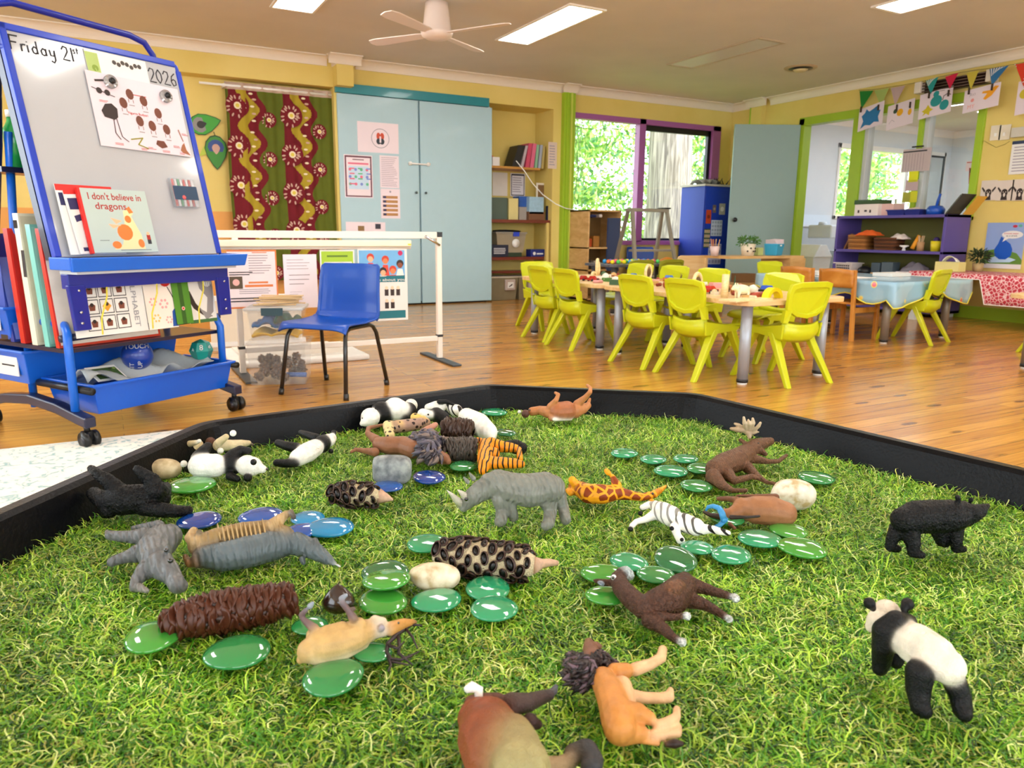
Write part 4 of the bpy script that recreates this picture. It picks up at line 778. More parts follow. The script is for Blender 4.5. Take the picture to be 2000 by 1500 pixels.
banksia(3, (90, 325, 11, 95), (480, 350, 11, 90), [.25, .7, .95, 1.05, 1, .95, .8, .45], 40, 'DFCDA6', '3A241A', 'small open banksia cone left of the rhinoceros', L=1.3, stalk=[(470, 350, 10, 60), (540, 365, 8, 28), (578, 378, 7, 8)], seed=2)
banksia(3, (900, 780, 14, 150), (1660, 880, 12, 110), [.55, .8, .92, .98, 1, 1, .98, .95, .85, .55], 78, 'E2D0AA', '3B241B', 'long banksia cone with dark open pods and pale fluff', L=1.25, stalk=[(1650, 875, 12, 70), (1720, 865, 9, 36), (1780, 858, 8, 30), (1838, 862, 6, 20)], seed=5)
banksia(4, (300, 370, 10, 100), (1120, 210, 15, 95), [.25, .75, 1.1, 1.25, 1.25, 1.2, 1.15, 1.1, 1.0, .7], 120, '2A150C', '4E2614', 'large reddish brown seed cone with curled scales', L=1.55, curl=.5, seed=7, name='seed_cone', inner='2A140C')
banksia(2, (770, 370, 26, 80), (960, 390, 24, 80), [.7, 1, 1.05, 1, .7], 70, '2E1F18', '3E2A20', 'dark brown cone at the back of the pile', L=1.6, curl=.4, seed=9, name='seed_cone')
banksia(2, (800, 530, 14, 90), (990, 530, 13, 84), [.6, 1, 1.05, 1, .75], 80, '2C2622', '4A423C', 'dark grey cone between the lion and the tiger', L=1.5, curl=.4, seed=11, name='seed_cone')
# dark shiny seed pod
c, r = J(4, (1380, 225, 10, 95)); po = thing('seed_pod', 'glossy dark brown woody seed pod behind the reindeer', 'seed pod', (c.x, c.y, G)); 
mb = MB(); vs = []; n_, k_ = 24, 14
for i in range(k_ + 1):
    t_ = i / k_; z = 2.1 * t_; rad = (math.sin(PI * t_ ** .62)) ** .8 if 0 < t_ < 1 else .001
    for j in range(n_):
        a = 2 * PI * j / n_; vs.append((r * 1.08 * rad * math.cos(a), r * .8 * rad * math.sin(a), r * z * .95 * (1 - .12 * math.cos(a) ** 2 * 0)))
mb.add(vs, [(i * n_ + j, i * n_ + (j + 1) % n_, (i + 1) * n_ + (j + 1) % n_, (i + 1) * n_ + j) for i in range(k_) for j in range(n_)], 0, True); o = mb.build('shell', mat('2A1812', .22, coat=.6, var=.3), po); o.rotation_euler = (0, 0, -YA)
MB().tube([(0, 0, r * 1.85), (0.001, 0, r * 2.12)], [r * .06, r * .03], 6).build('tip', mat('1A0F0B', .5), po)
# ================================================================ EASEL TROLLEY, CHAIR, DISPLAY FRAME, TUBS
TH = math.radians(32.4); EO = Vector((-.153, 3.148, 0))
EM = Matrix.Translation(EO) @ Matrix.Rotation(TH, 4, 'Z')
B_DK = mat('0F2490', .3, coat=.15, var=.03); B_LT = mat('1262D0', .33, coat=.1, var=.03); B_NV = mat('161B3C', .3, coat=.3, var=.03); B_MID = mat('1038B4', .32, coat=.1, var=.03); CHROME = mat('C8C8CC', .15, metal=1, var=0)
def etag(root, *a, **k): return tag(root, *a, **k)
ez = thing('easel_trolley', 'blue teaching easel trolley with a tilted whiteboard, on castors', 'easel', EO, TH)
phi = math.radians(13.1); U_ = Vector((0, math.sin(phi), math.cos(phi))); NB_ = Vector((0, -math.cos(phi), math.sin(phi)))  # up the board, out of the board
B0 = Vector((0, 0, .70))
def bp(x, u, d=0): return B0 + Vector((x, 0, 0)) + U_ * u + NB_ * d
# whiteboard
def bmat_box(mb, x0, x1, u0, u1, d0, d1, mi=0): mb.hexa([bp(x0, u0, d0), bp(x1, u0, d0), bp(x1, u1, d0), bp(x0, u1, d0)], [bp(x0, u0, d1), bp(x1, u0, d1), bp(x1, u1, d1), bp(x0, u1, d1)], mi)
m = MB(); bmat_box(m, .01, .69, .0, .81, -.012, 0); wb = m.build('whiteboard', mat('B4B7BC', .14, coat=.6, var=.03, vs=6), ez)
m = MB(); bmat_box(m, -.012, .012, 0, .83, -.02, .006); bmat_box(m, .688, .712, 0, .79, -.02, .006); bmat_box(m, -.012, .69, .805, .83, -.02, .006)
m.tube([bp(.70, .79, -.007), bp(.697, .81, -.007), bp(.68, .818, -.007)], .012, 8); m.build('board_frame', B_MID, ez, bevel=.003)
m = MB(); bmat_box(m, -.012, .712, 0, .82, -.06, -.025); m.build('board_backing', B_NV, ez)
m = MB(); yT = .2; m.tube([(-.03, yT - .03, 1.45), (-.035, yT, 1.52), (-.01, yT, 1.565), (.05, yT, 1.585), (.5, yT, 1.575), (.565, yT, 1.56), (.60, yT, 1.52), (.615, yT, 1.47), (.63, yT, 1.43)], .0125, 12); m.build('top_rail', B_DK, ez)
for k in range(3): MB().tube([(-.03 + .03 * math.cos(a) + .02 * k, yT + .03 * math.sin(a) * .4, 1.47 + .04 * math.sin(a) - .01 * k) for a in [i * PI / 8 for i in range(16)]], .0025, 6, closed=True).build('ring_clip', CHROME, ez)
# writing on the board, drawn as raised marker strokes
INK = mat('2A2A30', .6, var=0)
def strokes(lst, name, r=.0028):
    m = MB()
    for s_ in lst: m.tube([bp(x, u, .0008) for x, u in s_], r * .8, 6)
    m.build(name, INK, wb)
def hand(seq, x, u, s, slope=0):
    G_ = {'F': [[(0, 0), (.05, 1)], [(.0, 1), (.6, 1.02)], [(.03, .55), (.45, .55)]], 'r': [[(0, .5), (0, 0)], [(0, .35), (.12, .5), (.3, .5)]], 'i': [[(0, .5), (0, 0)], [(0, .72), (0, .75)]],
      'd': [[(.35, .9), (.35, 0)], [(.35, .4), (.15, .5), (0, .3), (.05, .05), (.2, 0), (.35, .12)]], 'a': [[(.35, .5), (.35, 0)], [(.35, .4), (.15, .5), (0, .3), (.05, .05), (.2, 0), (.35, .12)]], 'y': [[(0, .5), (.05, .1), (.3, .1), (.35, .5)], [(.35, .5), (.33, -.2), (.2, -.4), (.02, -.3)]],
      '2': [[(0, .75), (.15, 1), (.4, .95), (.42, .65), (.2, .3), (0, .02), (.5, 0)]], '1': [[(0, 1), (0, 0)]], '0': [[(.2, 1), (0, .7), (0, .3), (.2, 0), (.4, .3), (.4, .7), (.2, 1)]], '6': [[(.38, .95), (.1, .7), (0, .3), (.15, 0), (.38, .1), (.38, .4), (.2, .5), (.03, .35)]],
      's': [[(.25, .48), (.05, .5), (.05, .3), (.22, .2), (.2, .02), (0, .02)]], 't': [[(.1, .8), (.1, 0)], [(0, .55), (.28, .55)]]}
    out = []; cx = x
    for ch, w_ in seq:
        if ch in G_:
            for st_ in G_[ch]:
                P = [(cx + px_ * s, u + (cx + px_ * s - x) * slope + py_ * s) for px_, py_ in st_]; out.append(P)
        cx += w_ * s
    return out
strokes(hand([('F', .75), ('r', .45), ('i', .3), ('d', .62), ('a', .62), ('y', .95), ('2', .75), ('1', .25)], .014, .740, .050), 'date_writing', .0034)
strokes(hand([('s', .45), ('t', .4)], .243, .772, .028), 'date_writing', .0024)
strokes(hand([('2', .62), ('0', .58), ('2', .62), ('6', .5)], .553, .722, .056), 'year_writing', .003)
# sheets on the board -----------------------------------------------
def bcard(x0, u1, x1, u0, d=.004, rot=0, t=.0012):
    ex = Vector((math.cos(rot), 0, 0)) + U_ * math.sin(rot); dn = -U_ * math.cos(rot) + Vector((math.sin(rot), 0, 0)); tl = bp(x0, u1, d)
    c = Card(tl, ex, dn, x1 - x0, u1 - u0, t); 
    if c.n.dot(NB_) < 0: raise Exception('card side')
    return c
def world_card(c, name, mats, label, cat, group=None):
    o = c.build(name, mats); o.location = EO; o.rotation_euler = (0, 0, TH); tag(o, label, cat, group); return o
PAPER = mat('DDD0DA', .6, var=.02); WHITEP = mat('E6E5E2', .6, var=.02); INKR = mat('B8342A', .6, var=0); BRN = mat('6B3A28', .6, var=.1); DKBR = mat('2E211F', .6, var=.05); REDP = mat('D32620', .45, var=.03); GREENP = mat('5FA03A', .5, var=.05)
c = bcard(.285, .80, .545, .60, .003); c.rect(0, .05, .2, .6, 1); c.disc(.12, .35, .05, 2); c.line([(.12, .35), (.2, .6), (.35, .7), (.6, .8)], .003, 1)
for k in range(7): c.disc(.45 + .07 * k, .16 + .03 * math.sin(k * 2), .035, 3)
world_card(c, 'photo_sheet', [WHITEP, mat('A9C070', .6), mat('7F9A3A', .6), mat('4A4440', .6)], 'white sheet with dark photo strip behind the pink poster on the whiteboard', 'poster')
c = bcard(.268, .715, .672, .425, .006, -.02); IN = 1
c.lines(.42, .2, .60, .235, 1, 3, 0); c.text('Ngurra Budyari', .36, .50, .014, 3, bold=.0004)
for (u, v) in [(.42, .22), (.56, .28), (.70, .42), (.33, .36), (.47, .58), (.60, .62), (.76, .64)]:
    c.disc(u, v, .042, 1, rv=.075, n=12); c.rect(u - .03, v + .07, u - .024, v + .12, 1); c.rect(u + .02, v + .07, u + .026, v + .12, 1); c.lines(u - .03, v + .14, u + .03, v + .17, 1, 4, 0)
c.poly([(.13, .42), (.2, .4), (.25, .46), (.24, .58), (.2, .62), (.1, .6), (.08, .52)], 2); c.line([(.19, .6), (.18, .8), (.22, .88)], .0035, 2); c.line([(.22, .6), (.24, .84), (.3, .9)], .0035, 2); c.line([(.13, .44), (.17, .42)], .006, 2)
c.disc(.10, .25, .03, 2); c.disc(.18, .26, .03, 2); c.line([(.03, .22), (.25, .3)], .003, 2); c.line([(.08, .12), (.16, .1)], .008, 2)
c.line([(.33, .86), (.46, .82), (.40, .92), (.5, .96)], .005, 6); c.poly([(.62, .82), (.70, .82), (.73, .9), (.66, .93), (.6, .88)], 1); c.poly([(.91, .84), (.94, .80), (.95, .9), (.99, .98), (.9, .95), (.88, .92)], 5)
for u, v in [(.08, .37), (.15, .93), (.42, 1 - .04), (.66, .95), (.86, .95), (.8, .86), (.5, .93), (.93, .66)]: c.lines(u, v, u + .09, v + .035, 2, 3, .4)
c.line([(.9, .62), (.93, .78)], .004, 5)
world_card(c, 'animal_poster', [PAPER, BRN, DKBR, INKR, mat('888080', .6), mat('9A6040', .6), mat('8C8A30', .6)], 'pink poster of brown native animals with words, held by magnets', 'poster')
for mx_, mu, lb in ((.36, .682, 'round clear magnet clip at the left of the pink poster'), (.60, .664, 'round clear magnet clip at the right of the pink poster')):
    m = MB(EM); a = bp(mx_, mu, .008)
    m.cyl(a, a + NB_ * .014, .026, 24); mo = m.build('magnet_clip', mat('D8D8DC', .1, trans=.7, var=0)); m2 = MB(EM); m2.cyl(a + NB_ * .014, a + NB_ * .022, .012, 16); m2.build('knob', M_BLACK, mo); tag(mo, lb, 'magnet')
# picture book, booklets
c = bcard(.035, .26, .25, .002, .020, .0, .004); c.rect(0, 0, 1, .09, 1); c.rect(.03, .12, .18, .3, 2)
world_card(c, 'booklet', [WHITEP, REDP, mat('2A2A5A', .6)], 'white booklet with red top band behind the picture book', 'booklet')
c = bcard(.055, .235, .21, .002, .028, .05, .004); c.rect(0, 0, .9, .06, 1); c.rect(.05, .12, .5, .3, 2); c.poly([(.1, .4), (.6, .32), (.62, .4), (.12, .5)], 2); c.poly([(.5, .55), (.7, .5), (.72, .62), (.55, .66)], 3); c.poly([(.3, .75), (.55, .72), (.55, .85), (.32, .9)], 3); c.rect(.1, .9, .5, .96, 2)
world_card(c, 'booklet', [WHITEP, REDP, mat('2A2A5A', .6), mat('E8B070', .6)], 'folded booklet with dark tilted captions left of the picture book', 'booklet')
bk = thing('picture_book', 'pale blue picture book with an orange spotted giraffe on its cover', 'book', EO, TH)
m = MB(); bmat_box(m, .098, .108, .0, .245, .035, .05, 0); m.build('spine', REDP, bk)
c = bcard(.108, .243, .37, .002, .045, .0, .006)
c.text("I don't believe in", .08, .17, .036, 1, width=.215, bold=.0008); c.text('dragons', .16, .32, .036, 1, width=.125, bold=.0008)
c.poly([(.57, .34), (.66, .30), (.72, .38), (.68, .42), (.78, .72), (.8, .95), (.3, .95), (.45, .88), (.52, .7), (.56, .5)], 2)
c.disc(.62, .47, .05, 3, rv=.06); c.disc(.53, .68, .12, 3, rv=.13); c.disc(.36, .88, .07, 3, rv=.06); c.disc(.75, .86, .05, 3, rv=.07); c.poly([(.63, .30), (.68, .26), (.73, .36), (.66, .38)], 3); c.poly([(.35, .45), (.52, .5), (.42, .55)], 5); c.poly([(.30, .55), (.5, .57), (.36, .62)], 5)
c.rect(.86, .72, .92, .8, 1); c.rect(.86, .8, .92, .87, 4); c.disc(.89, .70, .025, 5); c.lines(.12, .8, .26, .82, 1, 4, 0); c.lines(.4, .955, .9, .975, 1, 4, .2)
c.build('cover', [mat('B4C6C2', .4, coat=.1, var=.04), mat('A8281E', .5), mat('EED8A4', .5), mat('EE7A34', .5), mat('30303A', .5), mat('F0B890', .5)], bk)
# marker pack
m = MB(EM); bmat_box(m, .522, .645, .195, .318, .004, .022, 0); mp = m.build('marker_pack', mat('C4CCD2', .15, alpha=.3, var=0), bevel=.003); tag(mp, 'clear pack of coloured whiteboard markers stuck on the whiteboard', 'marker pack')
for i, h_ in enumerate(('C02020', '2050C0', '209050', '702090', 'D03030', '202020', 'C04040', 'B02020')):
    m = MB(EM); x = .535 + .0135 * i; m.cyl(bp(x, .2, .015), bp(x, .312, .015), .0052, 8); m.build('marker', mat(h_ if i % 2 == 0 else 'E8E8EC', .3), mp)
m = MB(EM); bmat_box(m, .526, .641, .225, .283, .022, .023, 0); m.build('label_card', mat('23405E', .4), mp)
m = MB(EM); m.cyl(bp(.57, .235, .023), bp(.57, .235, .0236), .009, 14); m.build('sticker', mat('E06060', .4), mp)
# ledge tray
m = MB(); 
m.hexa([(-.02, -.11, .655), (.70, -.12, .655), (.70, .01, .655), (-.02, .01, .655)], [(-.025, -.12, .665), (.72, -.125, .665), (.72, .01, .665), (-.025, .01, .665)]); m.hexa([(-.025, -.125, .65), (.73, -.13, .65), (.73, -.105, .65), (-.025, -.105, .65)], [(-.03, -.135, .70), (.74, -.14, .70), (.74, -.125, .70), (-.03, -.125, .70)])
m.box((-.03, -.12, .655), (-.015, .01, .70)); m.box((.705, -.12, .655), (.74, .01, .70)); m.build('ledge_tray', B_LT, ez, bevel=.004)
MB().box((.0, -.105, .640), (.70, -.0, .655)).build('ledge_underside', mat('C9CDD2', .4), ez)
MB().box((.0, -.045, .585), (.705, .0, .64)).build('cross_rail', B_DK, ez, bevel=.004)
for x0, x1 in ((.0, .06), (.645, .705)): 
    m = MB(); m.hexa([(x0 + .02, -.03, .43), (x1 + .02, -.03, .43), (x1 + .02, -.01, .43), (x0 + .02, -.01, .43)], [(x0 - .005, -.05, .60), (x1, -.05, .60), (x1, -.03, .60), (x0 - .005, -.03, .60)]); br = m.build('side_bracket', B_DK, ez, bevel=.004)
    for z_ in (.46, .50, .58): MB().cyl((x0 + .035, -.042, z_), (x0 + .035, -.03 - .02, z_), .005, 10).build('bolt', CHROME, br)
MB().tube([(-.01, 0.03, .40), (.70, .03, .42)], .014, 10).build('lower_rail', B_NV, ez)
for x, sx in ((.0, 1), (.68, -1)):
    MB().tube([(x, 0, .09), (x, 0, .38), (x + .01 * sx, .015, .42), (x + .03 * sx, .06, .445), (x + .03 * sx, .2, .45)], .0155, 14).build('front_post', B_LT, ez)
    MB().tube([(x + .03 * sx, .33, .10), (x + .03 * sx, .33, .75), (x + .03 * sx, .28, 1.15)], .0145, 12).build('rear_post', B_LT, ez)
    MB().tube([(x, .22, 1.47), (x, .3, 1.1), (x, .42, .70)], .014, 10).build('rear_strut', B_NV, ez)
    m = MB(); pr = [(-.09, .075), (-.09, .115), (-.03, .125), (.1, .15), (.28, .165), (.45, .15), (.62, .12), (.66, .11), (.66, .07), (.6, .08), (.45, .11), (.28, .125), (.1, .11), (-.03, .085)]
    m.prism(pr, (x - .022, 0, 0), (0, 1, 0), (0, 0, 1), (.044, 0, 0)); m.build('foot_beam', B_NV, ez, bevel=.006)
    for y_ in (-.06, .62):
        m = MB(); m.cyl((x, y_, .05), (x, y_, .085), .011, 10); m.box((x - .017, y_ - .02, .03), (x + .017, y_ + .015, .06)); cs = m.build('castor', M_BLACK, ez)
        for s_ in (-1, 1): MB().cyl((x + s_ * .009, y_ - .01, .031), (x + s_ * .027, y_ - .01, .031), .031, 22).cyl((x + s_ * .027, y_ - .01, .031), (x + s_ * .0285, y_ - .01, .031), .014, 16, 1).build('wheel', [mat('131316', .3, var=0), mat('3A3A42', .3)], cs)
# bins
def bin_(mb, x0, y0, z0, x1, y1, z1, t=.004, fl=.012, ins=.02):
    o0 = [(x0 + ins, y0 + ins, z0), (x1 - ins, y0 + ins, z0), (x1 - ins, y1 - ins, z0), (x0 + ins, y1 - ins, z0)]; o1 = [(x0, y0, z1), (x1, y0, z1), (x1, y1, z1), (x0, y1, z1)]
    i0 = [(x0 + ins + t, y0 + ins + t, z0 + t), (x1 - ins - t, y0 + ins + t, z0 + t), (x1 - ins - t, y1 - ins - t, z0 + t), (x0 + ins + t, y1 - ins - t, z0 + t)]; i1 = [(x0 + t, y0 + t, z1), (x1 - t, y0 + t, z1), (x1 - t, y1 - t, z1), (x0 + t, y1 - t, z1)]
    f1 = [(x0 - fl, y0 - fl, z1), (x1 + fl, y0 - fl, z1), (x1 + fl, y1 + fl, z1), (x0 - fl, y1 + fl, z1)]; f0 = [(a[0], a[1], a[2] - .012) for a in f1]
    vs = o0 + o1 + i0 + i1 + f1 + f0; q = lambda a, b: [(a + i, a + (i + 1) % 4, b + (i + 1) % 4, b + i) for i in range(4)]
    mb.add(vs, [(3, 2, 1, 0), (8, 9, 10, 11)] + q(0, 4) + [f[::-1] for f in q(8, 12)] + q(12, 16)[:0] + [(16 + i, 16 + (i + 1) % 4, 12 + (i + 1) % 4, 12 + i) for i in range(4)] + q(20, 16) + [(4 + i, 4 + (i + 1) % 4, 20 + (i + 1) % 4, 20 + i) for i in range(4)])
    return mb
# a big storage tub hangs at the front of the trolley
fb = thing('storage_tub', 'long bright blue plastic tub in the bottom of the easel trolley', 'tub', EO, TH)
bin_(MB(), .05, -.05, .105, .69, .27, .225).build('tub', mat('0C58CC', .33, coat=.1, var=.03), fb, bevel=.003)
for x in (.03, .70): MB().tube([(x, -.07, .205), (x, .28, .205)], .014, 10).build('runner', M_BLACK, fb)
sb_ = []
for z0, z1, y0, lb in ((.20, .335, .27, 'lower blue side bin with a white label on the easel trolley'), (.375, .50, .36, 'upper blue side bin with a white label on the easel trolley')):
    t = thing('side_bin', lb, 'bin', EO, TH); bin_(MB(), -.02, y0, z0, .66, .64, z1).build('bin', mat('1260D0', .33, coat=.1, var=.03), t, bevel=.003)
    MB().box((-.012, y0 + .06, z0 + .03), (-.016 - .0, y0 + .20, z1 - .03)).box((-.0165, y0 + .08, (z0 + z1) / 2), (-.017, y0 + .17, (z0 + z1) / 2 + .006), 1).build('label', [WHITEP, INK], t)
MB().box((-.0, .02, .345), (.68, .62, .36)).build('book_shelf_panel', B_NV, ez)
MB().box((-.04, .22, 1.0), (.66, .36, 1.02)).build('upper_shelf', B_NV, ez)
# big books stored upright, spines to the left side
def big_book(y0, y1, z1, cols, label, lean=.02, x1=.42, extra=None):
    t = thing('big_book', label, 'book', EO, TH, 'large books stored upright in the trolley'); m = MB(); z0 = .362
    m.hexa([(0, y0, z0), (x1, y0, z0), (x1, y1, z0), (0, y1, z0)], [(0, y0 + lean, z1), (x1, y0 + lean, z1), (x1, y1 + lean, z1), (0, y1 + lean, z1)]); m.build('cover', mat(cols[0], .35, coat=.3), t)
    m = MB(); e = .004; m.hexa([(.006, y0 - .001, z0 + .01), (x1 - .01, y0 - .001, z0 + .01), (x1 - .01, y0 - .0002, z0 + .01), (.006, y0 - .0002, z0 + .01)], [(.006, y0 + lean - .001, z1 - .01), (x1 - .01, y0 + lean - .001, z1 - .01), (x1 - .01, y0 + lean - .0002, z1 - .01), (.006, y0 + lean - .0002, z1 - .01)]); m.build('front_picture', mat(cols[1], .35, coat=.3, var=.3, vs=9), t)
    return t
big_book(.055, .078, .80, ('C8281E', 'E8E0D8'), 'thin red and white big book nearest the easel front', lean=.05)
big_book(.12, .15, .815, ('77C4BC', '88CFC6'), 'pale teal big book standing between the red and cream ones', lean=.04)
t = big_book(.20, .235, .855, ('E6DFCB', 'D8CDB4'), 'cream big book with a barcode and dark drawings', lean=.03)
m = MB()
for i in range(9): m.box((-.0012, .238 + .003 * i, .80), (-.0004, .2395 + .003 * i, .83))
m.build('barcode', DKBR, t); m = MB(); m.box((-.0012, .215, .62), (-.0004, .235, .72)); m.build('spine_drawing', DKBR, t)
big_book(.285, .315, .80, ('C4201C', 'B01818'), 'plain red big book in the trolley side', lean=.03)
t = big_book(.36, .385, .78, ('22388E', '6C7FC8'), 'dark blue big book titled My with a sunset picture', lean=.07)
m = MB(); m.box((-.0015, .39, .37), (-.0005, .46, .78)); m.box((-.002, .40, .37), (-.0015, .45, .45), 1); m.box((-.002, .39, .45), (-.0015, .46, .47), 2); text(m, 'My', (-.0022, .475, .70), Vector((0, -1, 0)), Vector((0, 0, 1)), .07, 3, bold=.002); m.build('side_cover', [mat('3A50A8', .4, var=.2), mat('3A2A20', .5), mat('F2B020', .4), WHITEP], t)
t = thing('drink_bottle', 'green bottle standing on the trolley shelf at the left edge', 'bottle', EM @ Vector((.0, .31, 1.02)))
MB().lathe([(.0001, 0), (.035, .002), (.036, .14), (.02, .17), (.018, .19), (.0001, .19)], n=18).build('body', mat('1E9A4A', .25, coat=.4), t); MB().lathe([(.0001, .185), (.021, .185), (.021, .21), (.0001, .21)], n=18).build('cap', M_WHITE, t); t.location = EM @ Vector((.06, .30, 1.02))
t = thing('green_tub', 'green tub between the books and the easel board at the left edge', 'tub', EM @ Vector((.04, .2, .74)))
MB().lathe([(.0001, 0), (.05, 0), (.06, .15), (.055, .15), (.0001, .02)], n=20).build('tub', mat('1B7A48', .35), t); t.location = EM @ Vector((.075, .46, .512))
# sheets on the lower rail
def ecard(x0, z1, x1, z0, y=.0, tilt=.12):
    dn = Vector((0, -math.sin(tilt), -math.cos(tilt))); c = Card((x0, y + .02, z1), (1, 0, 0), dn, x1 - x0, (z1 - z0) / math.cos(tilt), .002); assert c.n.y < 0; return c
c = ecard(.03, .622, .325, .40); 
for i in range(3):
    for j in range(3):
        u, v = .17 + i * .2, .1 + j * .28
        c.rect(u, v, u + .185, v + .25, 1); c.rect(u + .01, v + .015, u + .175, v + .235, 0); c.poly([(u + .05, v + .1), (u + .09, v + .06), (u + .14, v + .1), (u + .13, v + .19), (u + .06, v + .19)] if (i, j) != (1, 1) else [(u + .03, v + .125), (u + .0925, v + .03), (u + .155, v + .125), (u + .0925, v + .22)], 2 if (i, j) != (1, 1) else 3); c.disc(u + .095, v + .09, .025, 4)
d_ = c.nd(); text(c.mb, 'ALPHABET', c.p(.82, .06, d_), c.ey, c.ex, .03, 5, width=.19, bold=.0006)
world_card(c, 'picture_chart', [WHITEP, INK, mat('7A4030', .5), mat('E0A030', .5), DKBR, mat('9A9AA0', .5)], 'white chart with a grid of nine pictures and a column of letters', 'chart')
c = ecard(.325, .622, .46, .40, -.006)
for (u, v, r_, k_) in [(.75, .12, .2, 1), (.68, .05, .14, 1), (.25, .5, .1, 2), (.6, .55, .12, 2), (.3, .8, .1, 3), (.7, .85, .09, 2)]: 
    if k_ == 1: c.disc(u, v, r_, 1)
    else:
        for a in range(6): c.disc(u + r_ * math.cos(a * 1.05), v + r_ * .6 * math.sin(a * 1.05), r_ * .35, k_)
c.line([(.8, .25), (.95, .45)], .004, 4); c.poly([(.85, .7), (1, .62), (1, .98), (.8, .98)], 5)
world_card(c, 'flower_card', [mat('F1E7DC', .6), REDP, mat('E8A8A8', .6), mat('E6C070', .6), DKBR, mat('2050A0', .5)], 'cream card with a red pom-pom flower and pink blossoms', 'card')
c = ecard(.45, .625, .53, .41, -.012); c.rect(.35, 0, .6, 1, 1); c.disc(.5, .7, .1, 2); c.disc(.5, .7, .06, 3)
world_card(c, 'green_book', [mat('4E8A2A', .4), mat('2E5A1E', .4), mat('F0C8C0', .5), REDP], 'narrow green book between the flower card and the drawing', 'book')
c = ecard(.52, .615, .66, .405, -.003); c.poly([(.45, .02), (.95, .0), (1, .3), (.9, .8), (.6, .95), (.75, .5), (.5, .3)], 1); c.disc(.8, .18, .16, 0, rv=.1)
for i in range(4): c.line([(.68 + .07 * i, .1), (.7 + .07 * i, .27)], .002, 2)
c.poly([(.05, .3), (.15, .35), (.3, .6), (.5, .75), (.85, .9), (.5, .85), (.2, .7), (.08, .55)], 2); c.poly([(.4, .7), (.85, .88), (.6, .95)], 1); c.rect(0, .93, 1, 1, 3)
world_card(c, 'drawing', [WHITEP, mat('8E8A8C', .6), DKBR, mat('3C6A3A', .5)], 'drawing of a grey big-toothed creature at the right of the rail', 'drawing')
for i, x in enumerate((.13, .34, .56)):
    m = MB(EM); m.tube([(x + .02, -.035, .61), (x + .005, -.052, .55), (x - .02, -.045, .47), (x - .025, -.05, .41)], .003, 6); o = m.build('elastic_string', mat('E8D848', .5)); tag(o, ('left', 'middle', 'right')[i] + ' yellow elastic string over the sheets under the easel', 'string')
# chalk duster + marker on the ledge
o = MB(EM).box((.60, -.09, .667), (.70, -.05, .695)).build('duster', mat('D9B078', .6), bevel=.003); tag(o, 'pale wooden block duster on the right of the blue ledge', 'duster')
o = MB(EM).cyl((.52, -.07, .674), (.60, -.075, .674), .007, 10).build('marker', M_BLACK); tag(o, 'black marker lying on the blue ledge beside the duster', 'marker')
# things in the tub
def ball(px, py, y, r, name, label, h, texts, facets=False):
    rr_ = ray(px, py); ey = Vector((-math.sin(TH), math.cos(TH), 0)); k = (EO.dot(ey) + y) / rr_.dot(ey); p = Vector((0, 0, CH)) + rr_ * k
    t = thing(name, label, 'ball', p - Vector((0, 0, r))); c0 = Vector((0, 0, r)); m = MB()
    if facets:
        m.ell(c0, r, 6, 4); o = m.build('body', mat(h, .3, coat=.3), t)
        for pl in o.data.polygons: pl.use_smooth = False
    else: m.ell(c0, r, 24, 16); m.build('body', mat(h, .3, coat=.3), t)
    vd = (Vector((0, 0, CH)) - p).normalized(); sx = Vector((0, 0, 1)).cross(vd).normalized(); up = vd.cross(sx)
    for s_, dx, dy, sz, ro_ in texts:
        e1 = (sx * math.cos(ro_) + up * math.sin(ro_)); e2 = vd.cross(e1); vs, fs = text_geo(s_, 0); w_ = max(v.x for v in vs); m = MB(); P = []
        for v in vs:
            q = sx * dx * r + up * dy * r + e1 * (v.x - w_ / 2) * sz + e2 * v.y * sz; q2 = math.sqrt(max(r * r * (.9 if facets else 1) - q.length_squared, 0)); P.append(c0 + q + vd * (q2 + .0012))
        m.add(P, fs); m.build('lettering', WHITEP, t)
    return t
ball(268, 694, .10, .062, 'exercise_ball', 'blue ball printed with white words in the blue tub', '1D3F9E', [('TOUCH', 0, .45, .026, 0), ('SIT', -.25, -.75, .024, 1.5), ('UP', .25, -.65, .024, 1.5), ('YOUR', 0, .82, .02, 0)])
ball(393, 684, .10, .052, 'number_ball', 'teal faceted ball with white numerals at the right of the tub', '1E9A90', [('8', 0, 0, .034, 0), ('4', -.65, -.1, .022, .2), ('6', .65, .15, .022, -.2)], True)
m = MB(EM); vs = []
m.grid(lambda u, v: (.07 + .58 * u, .02 + .2 * v, .20 + .045 * math.sin(u * 9 + 1) * math.sin(v * 5 + u * 4) + .035 * math.sin(u * 23 + v * 9) * .5 + .02), 40, 14); o = m.build('plastic_bag', mat('C4CCD0', .25, trans=.35, var=.1), solid=.003); tag(o, 'crumpled grey translucent plastic bag in the blue tub', 'bag')
c = Card((.12, .12, .26), (1, .1, -.05), (.05, -.75, -.45), .13, .09, .004); c.rect(.1, .15, .95, .9, 1)
for i in range(14): c.disc(.15 + .75 * rnd.random(), .2 + .6 * rnd.random(), .05, rnd.choice([2, 3, 4]))
world_card(c, 'photo_booklet', [WHITEP, mat('3E5A2E', .5), mat('D8D090', .5), mat('2A2A20', .5), mat('8AA050', .5)], 'white framed garden photo booklet in the tub left of the blue ball', 'booklet')
